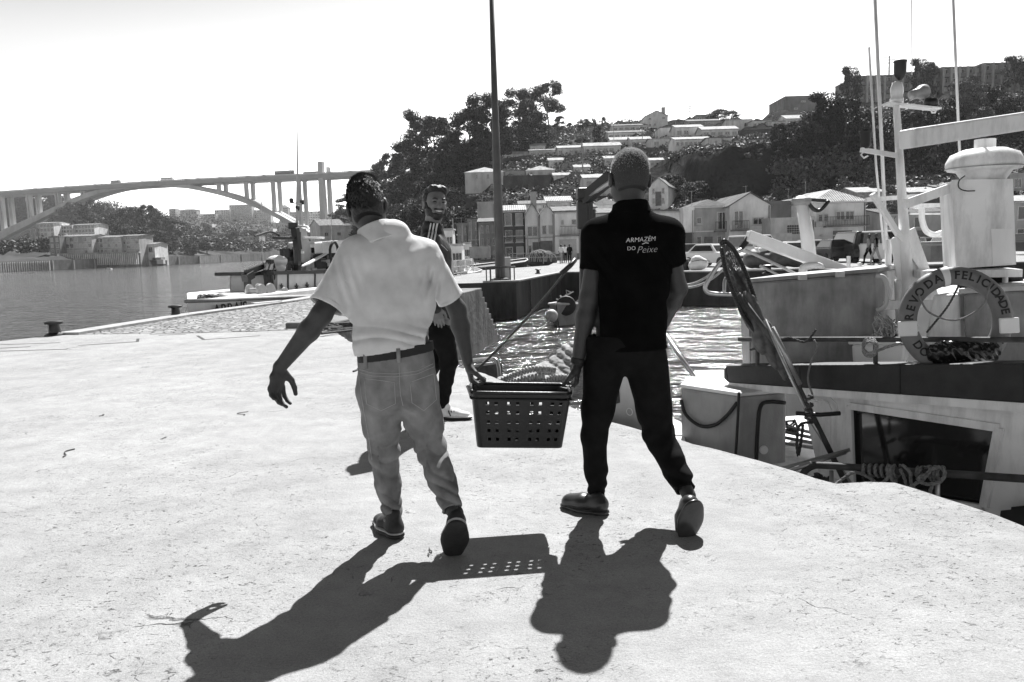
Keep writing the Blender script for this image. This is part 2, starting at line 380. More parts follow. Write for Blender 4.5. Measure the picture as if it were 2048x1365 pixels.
def hilld(u, y):
    c = hcol(u)
    if y >= c[0][0]: return c[0][1]
    for a, b in zip(c[:-1], c[1:]):
        if y >= b[0]: return lerp(a[1], b[1], (a[0]-y)/(a[0]-b[0]+1e-6))
    return c[-1][1]
def hill(u, y): return W(u, y, hilld(u, y))
def terrain(name, cols, colf, m, foot, nrow=6, sub=7, amp=1.2, back=(60, -14)):
    rows = []
    for u in cols:
        c = colf(u); P = [W(u, y, d) for y, d in c]
        P = [Vector((P[0].x, P[0].y-3, foot-1.5)), Vector((P[0].x, P[0].y-2, foot))]+P+[P[-1]+Vector((P[-1].x*0.15, back[0], back[1]*0.4)), P[-1]+Vector((P[-1].x*0.3, back[0]*2.5, back[1]*2))]
        fine = []
        for a, b in zip(P[:-1], P[1:]): fine += [a.lerp(b, k/sub) for k in range(sub)]
        rows.append(fine+[P[-1]])
    nr = len(rows[0]); V = np.array([[tuple(p) for p in r] for r in rows]); n0, n1 = V.shape[:2]
    ii, jj = np.meshgrid(np.arange(n0), np.arange(n1), indexing='ij')
    no = np.sin(V[..., 0]*.31+V[..., 1]*.17)*np.cos(V[..., 1]*.23-V[..., 0]*.11)+0.6*np.sin(V[..., 0]*.9+1.3)*np.sin(V[..., 1]*.8)+rng.normal(0, .25, V.shape[:2])
    mask = np.clip((jj-2*sub)/10., 0, 1); V[..., 2] += no*amp*mask
    idx = (ii*n1+jj); q = np.stack([idx[:-1, :-1], idx[1:, :-1], idx[1:, 1:], idx[:-1, 1:]], -1).reshape(-1, 4)
    return struct(fastmesh(name, V.reshape(-1, 3), q, m, smooth=True))
HILLM = mat('dry_hillside', 0.034, 0.95, 0.7, 0.12, bump=0.6, bscale=0.9, coord='Object', detail=10, spec=0.0)
terrain('hillside', list(range(600, 2701, 12)), hcol, HILLM, FZ-0.1)

# the far bank of the river (Porto side)
FT = {-700: [(563, 150), (540, 190), (500, 260), (450, 380), (420, 520), (400, 700)],
 -300: [(553, 200), (546, 250), (540, 400), (532, 800), (440, 900), (395, 1000)],
 0: [(527, 292), (512, 335), (509, 420), (506, 810), (450, 870), (400, 940)],
 100: [(523, 315), (508, 345), (490, 390), (476, 810), (436, 870), (406, 930)],
 200: [(520, 342), (507, 370), (480, 440), (455, 560), (425, 740), (412, 920)],
 300: [(517, 374), (500, 410), (480, 480), (462, 600), (445, 800), (436, 950)],
 400: [(513, 420), (495, 470), (482, 560), (465, 700), (452, 900), (440, 1100)],
 530: [(508, 520), (500, 560), (488, 640), (472, 800), (455, 1000), (445, 1200)],
 640: [(505, 640), (498, 680), (488, 740), (476, 860), (462, 1040), (452, 1250)],
 760: [(500, 800), (494, 840), (486, 900), (474, 1000), (462, 1100), (452, 1300)]}
FC = sorted(FT)
def fcol(u):
    u = min(max(u, FC[0]), FC[-1]); i = max(k for k in range(len(FC)-1) if FC[k] <= u); t = (u-FC[i])/(FC[i+1]-FC[i])
    return [(lerp(a[0], b[0], t), lerp(a[1], b[1], t)) for a, b in zip(FT[FC[i]], FT[FC[i+1]])]
def fard(u, y):
    c = fcol(u)
    if y >= c[0][0]: return c[0][1]
    for a, b in zip(c[:-1], c[1:]):
        if y >= b[0]: return lerp(a[1], b[1], (a[0]-y)/(a[0]-b[0]+1e-6))
    return c[-1][1]
def farp(u, y): return W(u, y, fard(u, y))
FARM = mat('far_bank_ground', 0.08, 0.95, 0.5, 0.04, detail=10, spec=0.0)
terrain('far_bank', list(range(-700, 761, 12)), fcol, FARM, WZ-0.5, amp=1.6, back=(120, -30))
# ================================================================ vegetation
def leafmat(name, g, tr=0.25):
    m = bpy.data.materials.new(name); m.use_nodes = True; nt = m.node_tree; N = nt.nodes; L = nt.links; b = N['Principled BSDF']
    b.inputs['Roughness'].default_value = 0.6; b.inputs['Specular IOR Level'].default_value = 0.25
    gi = N.new('ShaderNodeNewGeometry'); r = N.new('ShaderNodeMapRange'); L.new(gi.outputs['Random Per Island'], r.inputs[0])
    r.inputs[3].default_value = g*0.4; r.inputs[4].default_value = g*2.0; L.new(r.outputs[0], b.inputs['Base Color'])  # wide random leaf tones stand for lit and unlit leaves
    return m
LEAF = leafmat('eucalyptus_leaves', 0.027); LEAF2 = leafmat('dark_leaves', 0.02); LEAF3 = leafmat('pale_leaves', 0.10); LEAFG = leafmat('scrub_leaves', 0.105)
BARK = mat('tree_bark', 0.16, 0.9, 0.4, 8)
def leafquads(cen, rad, n, size, flat=0.75, droop=0.0, up=0.35, g=None):
    """leaf-clump faces spread through ellipsoids; cen (k,3), rad (k,)"""
    g = g or rng
    k = len(cen); tot = k*n
    d = g.normal(size=(tot, 3)); d /= np.linalg.norm(d, axis=1)[:, None]
    d[:, 2] = np.where(d[:, 2] < 0, d[:, 2]*0.6, d[:, 2]); rr = g.uniform(0.35, 1.0, tot)**0.5
    P = np.repeat(cen, n, 0)+d*(rr*np.repeat(rad, n))[:, None]*np.array([1, 1, flat])
    nrm = d*0.7+g.normal(size=(tot, 3))*0.8+np.array([0, 0, up]); nrm /= np.linalg.norm(nrm, axis=1)[:, None]
    a = np.cross(nrm, g.normal(size=(tot, 3))); a /= np.linalg.norm(a, axis=1)[:, None]; b = np.cross(nrm, a)
    s = (size*g.uniform(0.5, 1.3, tot))[:, None]
    V = np.stack([P-a*s, P-b*s*0.6+nrm*s*.2, P+a*s, P+b*s*0.6+nrm*s*.2], 1).reshape(-1, 3)
    return V, np.arange(tot*4).reshape(-1, 4)
def make_tree(seed, kind, leaf):
    """unit tree, height 1, base at the origin; returns an Empty with trunk and crown children"""
    g = np.random.default_rng(seed); rn = random.Random(seed)
    root = bpy.data.objects.new('tree', None); C.objects.link(root); mb = MB(); cen = []; rad = []
    if kind == 'euc':
        top = Vector((rn.uniform(-.05, .05), rn.uniform(-.05, .05), 0.86)); tr = [Vector((0, 0, -.03)), Vector((rn.uniform(-.02, .02), 0, .3)), top*0.7+Vector((rn.uniform(-.03, .03), 0, 0)), top]
        mb.tube(tr, [.022, .017, .011, .005], 6)
        for i in range(13):
            h = 0.34+0.58*(i+rn.random())/13; a = rn.uniform(0, 6.28); L = (0.26-0.16*abs(h-.62)/.4)*rn.uniform(.6, 1.15)
            p0 = Vector((top.x*h, top.y*h, h-.07)); p1 = p0+Vector((math.cos(a)*L, math.sin(a)*L, 0.09))
            mb.tube([p0, p0.lerp(p1, .5)+Vector((0, 0, -.01)), p1], [.007, .005, .003], 4)
            for q in range(5):
                cen.append(tuple(p1+Vector((rn.uniform(-.07, .07), rn.uniform(-.07, .07), rn.uniform(-.03, .05))))); rad.append(rn.uniform(.055, .10))
        cen += [tuple(top+Vector((rn.uniform(-.06, .06), rn.uniform(-.06, .06), rn.uniform(-.02, .08)))) for _ in range(8)]; rad += [rn.uniform(.04, .07) for _ in range(8)]
        n, sz, fl = 200, .0125, .8
    elif kind == 'round':
        mb.tube([(0, 0, -.05), (.01, 0, .25), (0, .01, .6)], [.04, .03, .012], 6)
        for i in range(6):
            a = rn.uniform(0, 6.28); mb.tube([(0, 0, .28), (math.cos(a)*.2, math.sin(a)*.2, .5+rn.random()*.2)], [.015, .005], 4)
        for i in range(46):
            a = rn.uniform(0, 6.28); h = rn.uniform(.2, .92); rr = .36*math.sqrt(max(0.05, 1-((h-.5)/.48)**2))*rn.uniform(.4, 1.05)
            cen.append((math.cos(a)*rr, math.sin(a)*rr, h)); rad.append(rn.uniform(.09, .15))
        n, sz, fl = 210, .018, .8
    elif kind == 'bush':
        mb.tube([(0, 0, -.1), (0, 0, .3)], [.05, .02], 5)
        for i in range(22):
            a = rn.uniform(0, 6.28); rr = rn.uniform(0, .6); h = rn.uniform(.12, .8)*(1-rr*.6)
            cen.append((math.cos(a)*rr, math.sin(a)*rr, h)); rad.append(rn.uniform(.14, .24))
        n, sz, fl = 170, .036, .8
    V, Fq = leafquads(np.array(cen), np.array(rad), n, sz, fl, g=g)
    mb.build('trunk', BARK, root, smooth=True); fastmesh('crown', V, Fq, leaf, root)
    return root
PROTO = {'euc': [make_tree(s, 'euc', LEAF) for s in (1, 2, 3, 4)], 'round': [make_tree(s, 'round', LEAF2) for s in (5, 6, 7)],
         'bush': [make_tree(s, 'bush', LEAFG) for s in (8, 9)], 'pale': [make_tree(s, 'round', LEAF3) for s in (12, 13)]}
USED = set(); TN = {'euc': 'eucalyptus_tree', 'round': 'evergreen_tree', 'bush': 'bush', 'pale': 'leafy_tree'}
SEEN = {}
def placed(label, u, y):
    return label
def plant(kind, p, h, wd=None, label=None, group=None, cat='tree', k=None):
    """stand one tree of height h at point p; wd: crown width"""
    k = random.randrange(len(PROTO[kind])) if k is None else k; pr = PROTO[kind][k]
    t = pr if (kind, k) not in USED else copy_tree(pr); USED.add((kind, k)); t.name = TN[kind]
    nat = {'euc': .62, 'round': .8, 'bush': 1.4, 'pale': .8}[kind]
    sx = (wd/nat) if wd else h
    t.location = p; t.scale = (sx, sx, h); t.rotation_euler = (0, 0, random.uniform(0, 6.28))
    tag(t, label, 'bush' if kind == 'bush' else cat, group); return t
def ht(u, yb, yt, wpx, kind, label, group, k=None):
    p = hill(u, yb); d = p.y
    return plant(kind, p-Vector((0, 0, .6)), (yb-yt)/F*d+.6, wpx/F*d, label, group, k=k)
BIG = [(840, 400, 232, 78, 'euc'), (872, 392, 236, 78, 'euc'), (906, 385, 264, 66, 'euc'), (812, 408, 290, 56, 'euc'), (945, 372, 214, 78, 'euc'), (975, 362, 194, 86, 'euc'), (1003, 350, 222, 62, 'euc'),
       (1042, 300, 183, 66, 'euc'), (1062, 302, 205, 52, 'euc'), (1098, 290, 167, 66, 'euc'), (788, 412, 308, 56, 'euc'), (766, 420, 328, 50, 'euc'), (742, 428, 346, 46, 'euc'), (720, 440, 368, 46, 'euc'),
       (700, 455, 394, 46, 'euc'), (681, 470, 418, 40, 'euc'), (925, 385, 290, 70, 'round'), (880, 405, 305, 70, 'round'), (848, 412, 312, 70, 'round'), (960, 372, 280, 70, 'round'), (1070, 302, 248, 60, 'round'), (1035, 312, 255, 60, 'round'), (800, 420, 345, 50, 'round'), (760, 440, 372, 46, 'round')]
for (u, yb, yt, wp, kd) in BIG:
    ht(u, yb, yt, wp*1.12, kd, {'euc': 'tall spreading eucalyptus with layered airy crown in the dark grove left of the hillside houses', 'round': 'lower dense dark tree under the tall eucalyptus grove'}[kd], 'trees of the dark grove on the hill')
ht(1118, 272, 234, 26, 'euc', 'small thin tree just right of the tall ridge pair', 'small trees on the bare ridge')
for (u, yb, yt, wp) in ((1139, 264, 246, 12), (1188, 258, 237, 12), (1207, 256, 235, 11)):
    ht(u, yb, yt, wp, 'round', 'small solitary bushy tree standing on the bare ridge line', 'small trees on the bare ridge')
ht(1168, 262, 238, 30, 'round', 'wide low dark tree among the small trees on the bare ridge', 'small trees on the bare ridge')
ht(1195, 290, 252, 22, 'round', 'dark pointed tree above the long row of terrace houses', 'trees among the hillside houses')
for (u, yb, yt, wp) in ((1435, 245, 220, 46), (1462, 246, 222, 40)):
    ht(u, yb, yt, wp, 'round', 'dark rounded tree behind the topmost houses on the ridge', 'trees behind the topmost houses')
for (u, yb, yt, wp, kd) in ((1700, 232, 134, 44, 'round'), (1652, 300, 184, 84, 'round'), (1690, 320, 200, 90, 'round'), (1628, 320, 232, 70, 'round'), (1590, 330, 243, 60, 'round'), (1562, 318, 248, 44, 'round'),
      (1720, 330, 225, 90, 'round'), (1765, 335, 235, 90, 'round'), (1815, 330, 225, 90, 'round'), (1870, 320, 215, 90, 'round'), (1620, 300, 225, 60, 'pale'),
      (1932, 262, 152, 66, 'pale'), (1985, 262, 172, 60, 'round'), (2036, 270, 190, 60, 'round'), (1895, 275, 196, 60, 'round'), (1958, 285, 215, 60, 'pale'), (2010, 290, 225, 60, 'round'), (2080, 250, 170, 70, 'round')):
    ht(u, yb, yt, wp, kd, 'pale-leaved tree on the steep slope under the long dark apartment block' if kd == 'pale' else 'dense dark tree on the steep slope under the long dark apartment block', 'trees on the steep right slope')
for (u, yb, yt, wp) in ((1838, 196, 118, 44), (1862, 192, 128, 30)):
    ht(u, yb+8, yt, wp, 'round', 'tree crown rising behind the roof of the long dark apartment block', 'trees behind the apartment block')
ht(2030, 182, 112, 50, 'round', 'tree at the right edge behind the apartment block roof', 'trees behind the apartment block')
for (u, yb, yt, wp) in ((1350, 408, 350, 56), (1388, 410, 362, 56), (1318, 400, 352, 40)):
    ht(u, yb, yt, wp, 'round', 'dark bushy tree growing at the foot of the shaded cliff', 'trees at the foot of the cliff')
for (u, yb, yt, wp) in ((962, 425, 384, 50), (996, 425, 386, 46), (1058, 428, 386, 54), (1020, 430, 398, 40)):
    ht(u, yb, yt, wp, 'pale', 'pale leafy tree behind the roofs of the waterfront houses', 'leafy trees behind the village roofs')
for (u, yb, yt, wp) in ((850, 500, 408, 60), (815, 500, 420, 60), (780, 505, 430, 50), (895, 490, 425, 50), (930, 470, 420, 40), (878, 450, 400, 44), (720, 505, 445, 44)):
    ht(u, yb, yt, wp, 'round', 'dark round tree low on the slope behind the smiling man', 'trees low on the slope by the river')
for (u, yb, yt, wp) in ((1560, 345, 318, 50), (1590, 350, 325, 46), (1640, 350, 322, 60), (1690, 352, 318, 60), (1735, 350, 318, 56), (1780, 345, 315, 50), (1500, 318, 300, 50), (1620, 400, 352, 70), (1690, 400, 345, 80), (1750, 402, 350, 70), (1560, 400, 362, 50)):
    ht(u, yb, yt, wp, 'bush', 'rounded sunlit bush on the dark cliff above the village roofs', 'bushes on and above the cliff')
ht(1788, 470, 400, 50, 'pale', 'leafy tree behind the mast beside the barred-balcony house', 'leafy trees behind the village roofs')

# scrub that covers the slopes (nobody could count it)
cen = []; rad = []
def scrub(n, u0, u1, fn, ylo, yhi, r0, r1):
    for _ in range(n):
        u = random.uniform(u0, u1); c = fn(u); t = random.uniform(ylo, yhi); i = min(int(t), len(c)-2); f_ = t-i
        y = lerp(c[i][0], c[i+1][0], f_); d = lerp(c[i][1], c[i+1][1], f_)
        p = W(u, y, d); r_ = random.uniform(r0, r1)*(0.5+d/400)
        cen.append((p.x, p.y, p.z+r_*.15)); rad.append(r_)
scrub(2600, 640, 1300, hcol, 0.35, 5, .7, 2.3)
scrub(900, 1300, 1550, hcol, 0.5, 1.7, .6, 1.8); scrub(700, 1300, 1750, hcol, 3.0, 4.3, .6, 1.7)
scrub(1500, 1550, 2150, hcol, 0.6, 5, .8, 2.4)
V, Fq = leafquads(np.array(cen), np.array(rad), 56, 0.30, .7)
tag(fastmesh('hillside_scrub', V, Fq, LEAFG), 'low scrub and brambles covering the hillside', 'scrub', kind='stuff')
cen = []; rad = []
scrub(900, -300, 330, fcol, 1.2, 5, 2.0, 5); scrub(500, 330, 760, fcol, .6, 5, 1.5, 4)
V, Fq = leafquads(np.array(cen), np.array(rad), 80, 0.95, .8)
tag(fastmesh('far_bank_wood', V, Fq, LEAF2), 'wooded slopes on the far bank under the bridge', 'wood', kind='stuff')
def ft(u, yb, yt, wpx, kind, label, group):
    p = farp(u, yb); d = p.y
    return plant(kind, p-Vector((0, 0, 2)), (yb-yt)/F*d+2, wpx/F*d, label, group)
rn = random.Random(5)
FTREES = [(30, 440, 384, 60), (90, 440, 378, 60), (62, 430, 392, 50), (-10, 440, 388, 60), (120, 430, 390, 50), (180, 465, 400, 50), (150, 460, 405, 50), (205, 450, 408, 24), (228, 470, 425, 40), (255, 480, 418, 40), (275, 475, 412, 44),
          (300, 478, 410, 50), (330, 485, 428, 50), (350, 490, 440, 44), (240, 495, 440, 44), (290, 500, 455, 50), (320, 505, 460, 50), (270, 462, 430, 40), (310, 455, 425, 40), (120, 470, 430, 50), (165, 478, 440, 40), (345, 508, 472, 40), (380, 510, 480, 34), (415, 508, 478, 34), (225, 450, 416, 36)]
for (u, yb, yt, wp) in FTREES:
    ft(u, yb, yt, wp, 'euc' if rn.random() < .35 else 'round', 'dark tree on the wooded far bank seen under the bridge arch', 'trees on the far bank')
for i in range(16):
    u = rn.uniform(380, 640); yb = rn.uniform(470, 500); ft(u, yb, yb-rn.uniform(12, 26), rn.uniform(16, 30), 'round', 'small hazy tree between the distant city buildings', 'trees among the distant city buildings')
# ================================================================ the great arch bridge
BA = Vector((-504, 785)); BB = Vector((-170, 706)); BD = (BB-BA).normalized(); BN = Vector((-BD.y, BD.x))   # BN points away from us
def bp(u, y, off=0.0):
    """photo pixel -> point on the bridge's near face (off metres behind it)"""
    r = ray(u, y); o = BA+BN*off; n = Vector((BN.x, BN.y)); t = o.dot(n)/(r.x*n.x+r.y*n.y)
    return Vector((r.x*t, r.y*t, CAMZ+r.z*t))
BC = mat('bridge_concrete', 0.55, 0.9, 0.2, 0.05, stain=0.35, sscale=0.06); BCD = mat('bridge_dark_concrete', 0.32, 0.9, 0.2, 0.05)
base = bp(300, 540); br = TH('arch_bridge', 'great concrete arch bridge with a thin deck on paired columns spanning the river', 'bridge', (base.x, base.y, WZ))
B3 = Vector((BN.x, BN.y, 0)); T3 = Vector((BD.x, BD.y, 0))
def dz(u): return 384.5-(u/640)*36.5+(-3.0*math.sin(math.pi*min(max(u, 0), 640)/640))       # top row of the deck parapet in the photo
mb = MB(); us = list(range(-420, 780, 10)); L1 = []
for u in us: L1.append(bp(u, dz(u)))
for off, h0, h1, wd in ((0, -3.6, 0, 25),):
    vs = []; fs = []
    for p in L1: vs += [p+B3*off+Vector((0, 0, h0)), p+B3*off+Vector((0, 0, h1)), p+B3*(off+wd)+Vector((0, 0, h1)), p+B3*(off+wd)+Vector((0, 0, h0))]
    for i in range(len(L1)-1):
        for j in range(4): fs.append((4*i+j, 4*i+(j+1) % 4, 4*i+4+(j+1) % 4, 4*i+4+j))
    mb.add(vs, fs)
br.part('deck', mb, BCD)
mb = MB()
for p, q in zip(L1[:-1], L1[1:]): mb.bar(p+Vector((0, 0, .5))-B3*.15, q+Vector((0, 0, .5))-B3*.15, .3, .9)
br.part('parapet', mb, BC)
top = [(-150, 560), (-100, 522), (-60, 494), (0, 461), (74, 428), (148, 394), (208, 375), (250, 368), (297, 364), (340, 366), (371, 369.5), (430, 381), (482, 396), (534, 418.5), (579, 442.6), (620, 468), (655, 494), (690, 522)]
bot = [(-150, 590), (-100, 545), (-60, 516), (0, 478), (74, 440), (148, 404), (208, 384), (250, 376.5), (297, 372), (340, 374), (371, 377), (430, 389), (482, 405), (534, 428), (579, 453), (620, 480), (655, 507), (690, 540)]
tp = spline([bp(*a) for a in top], 4); bo = spline([bp(*a) for a in bot], 4)
mb = MB()
for off, wd in ((2, 8), (12.5, 8)):
    vs = []; fs = []
    for a, b in zip(tp, bo): vs += [b+B3*off, a+B3*off, a+B3*(off+wd), b+B3*(off+wd)]
    for i in range(len(tp)-1):
        for j in range(4): fs.append((4*i+j, 4*i+(j+1) % 4, 4*i+4+(j+1) % 4, 4*i+4+j))
    mb.add(vs, fs)
for i in range(2, len(tp), 3): mb.bar(tp[i].lerp(bo[i], .5)+B3*10, tp[i].lerp(bo[i], .5)+B3*12.5, 2.0, 2.0)
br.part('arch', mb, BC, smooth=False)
def arch_top(u):
    for a, b in zip(top[:-1], top[1:]):
        if a[0] <= u <= b[0]: return lerp(a[1], b[1], (u-a[0])/(b[0]-a[0]))
    return 520
for u in (-66, -8, 48, 106, 158, 211, 375, 429, 484, 538, 590, 701, -130, -190):
    pt = bp(u, dz(u)); zt = pt.z-3.6
    if -150 < u < 690: pb = bp(u, arch_top(u)); zb = pb.z-.5
    else: zb = 5.0
    for off in (4.0, 15.0):
        mb = MB(); c = Vector((pt.x, pt.y, 0))+B3*(off+1.2)
        for dx in (-1.9, 1.0) if u < 300 else (0,):
            mb.box(c+T3*(dx+.4)+Vector((0, 0, (zt+zb)/2)), (1.7 if u < 300 else 2.6, 3.6, zt-zb), rz=math.atan2(BD.y, BD.x))
        mb.box(c+Vector((0, 0, zt-.5)), (5, 4.5, 1.0), rz=math.atan2(BD.y, BD.x))
        br.part('column', mb, BC)
for off, w_ in ((3.0, 5.0), (17.0, 2.6)):                     # the pylons of the right bank
    mb = MB(); c = bp(645, 440); zt = bp(643, 323 if off < 10 else 331).z; c = Vector((c.x, c.y, 0))+B3*off
    mb.hexa([c+T3*a*w_*.62+B3*b*3.2+Vector((0, 0, -3)) for a, b in ((-1, -1), (1, -1), (1, 1), (-1, 1))], [c+T3*a*w_*.42+B3*b*2.2+Vector((0, 0, zt)) for a, b in ((-1, -1), (1, -1), (1, 1), (-1, 1))])
    br.part('pylon', mb, BC)
for i, u in enumerate(range(-40, 740, 27)):                   # lamp standards along the deck
    p = bp(u, dz(u)); mb = MB(); q = p+B3*(0.4 if i % 2 else 24)
    mb.tube([q, q+Vector((0, 0, 9.5)), q+Vector((0, 0, 10.2))+B3*(1.6 if i % 2 else -1.6)], [.14, .10, .08], 5); br.part('lamp_standard', mb, GREYP)
def road_vehicle(u, L, h, kind, m, label, group='vehicles crossing the bridge'):
    p = bp(u, dz(u), 3.0); p = Vector((p.x, p.y, bp(u, dz(u)).z+.1)); t = TH(kind, label, 'bus' if kind == 'bus' else ('lorry' if kind == 'lorry' else 'car'), p, group); rz = math.atan2(BD.y, BD.x)
    mb = MB()
    if kind == 'car':
        mb.prism([p+T3*a+Vector((0, 0, b)) for a, b in ((-L/2, .35), (L/2, .35), (L/2, .9), (L*.32, 1.0), (L*.14, h), (-L*.3, h), (-L*.44, 1.0), (-L/2, .95))], B3*1.8)
    else: mb.box(p+B3*1.3+Vector((0, 0, h/2+.5)), (L, 2.5, h), rz=rz)
    t.part('body', mb, m)
    mb = MB()
    if kind == 'car': mb.box(p+B3*.9+Vector((0, 0, 1.2)), (L*.5, 1.84, .3), rz=rz)
    else: mb.box(p+B3*1.3+Vector((0, 0, h*.72+.5)), (L*.94, 2.56, h*.3), rz=rz)
    t.part('windows', mb, GLASS)
    for s in (-.32, .32):
        mb = MB(); mb.lathe(p+T3*L*s+B3*.0+Vector((0, 0, .5)), [(.45, -.15), (.45, .3)], 10, M=Matrix.Rotation(math.atan2(BN.y, BN.x), 3, 'Z') @ Matrix.Rotation(R(90), 3, 'Y')); t.part('wheel', mb, RUBBER)
road_vehicle(230, 9, 3.2, 'bus', GREYP, 'grey bus near the crown of the bridge arch')
road_vehicle(333, 12, 2.9, 'lorry', WHITE, 'long pale lorry just right of the bridge crown')
road_vehicle(568, 18, 3.8, 'lorry', DARK, 'long dark lorry near the bridge pylon')
road_vehicle(620, 13, 2.0, 'lorry', GREYP, 'low flat lorry just left of the bridge pylon')
for k, u in enumerate((90, 132, 190, 285, 372, 396, 440, 495, 528, 70, 660, 700)):
    road_vehicle(u, 4.3, 1.5, 'car', [WHITE, DARK, GREYP][k % 3], 'small car on the bridge deck', 'cars crossing the bridge')
# ================================================================ houses
def roofmat(name, g, sc_=14):
    m = mat(name, g, 0.8, 0.35, 1.2, stain=0.35, sscale=1.0); nt = m.node_tree; N = nt.nodes; L = nt.links
    tc = N.new('ShaderNodeTexCoord'); wv = N.new('ShaderNodeTexWave'); wv.bands_direction = 'X'; wv.inputs['Scale'].default_value = sc_/6.28; wv.inputs['Distortion'].default_value = 0.4
    L.new(tc.outputs['Object'], wv.inputs['Vector']); bp_ = N.new('ShaderNodeBump'); bp_.inputs['Distance'].default_value = 0.12; L.new(wv.outputs[0], bp_.inputs['Height']); L.new(bp_.outputs[0], N['Principled BSDF'].inputs['Normal'])
    return m
TILE = roofmat('clay_roof_tiles', 0.30); TILEL = roofmat('pale_roof_sheets', 0.55, 8); TILED = roofmat('dark_roof_tiles', 0.14)
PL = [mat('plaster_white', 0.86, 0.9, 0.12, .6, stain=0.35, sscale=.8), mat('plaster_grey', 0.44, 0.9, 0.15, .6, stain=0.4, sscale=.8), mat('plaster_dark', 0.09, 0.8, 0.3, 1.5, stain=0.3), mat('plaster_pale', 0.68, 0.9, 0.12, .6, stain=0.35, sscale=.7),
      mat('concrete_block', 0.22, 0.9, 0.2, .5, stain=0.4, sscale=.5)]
WF = mat('window_frame', 0.6, 0.6, 0.1, 3); DOOR = mat('door_paint', 0.12, 0.6, 0.3, 3); SHUT = mat('roller_shutter', 0.42, 0.7, 0.15, 3)
GRP_H = {'v': 'houses of the waterfront village', 't': 'terraced houses up the hillside', 'f': 'buildings on the far bank', 'a': None}
def win(mb, x, z, w_, h, y, kind='w'):
    """frame (material 0) and pane (material 1) standing 3-6 cm proud of a wall whose face is at y"""
    t = max(.06, min(.12, w_*.09)); mb.mi = 0
    for cx, cz, a, b in ((x, z+h/2-t/2, w_, t), (x, z-h/2+t/2, w_, t), (x-w_/2+t/2, z, t, h-2*t), (x+w_/2-t/2, z, t, h-2*t)):
        mb.box((cx, y-.03, cz), (a, .09, b))
    if w_ > .9: mb.box((x, y-.03, z), (t*.8, .08, h-2*t))
    mb.box((x, y-.07, z-h/2-.05), (w_+.2, .16, .08))
    mb.mi = 1; mb.box((x, y-.012, z), (w_-2*t+.01, .03, h-2*t+.01))
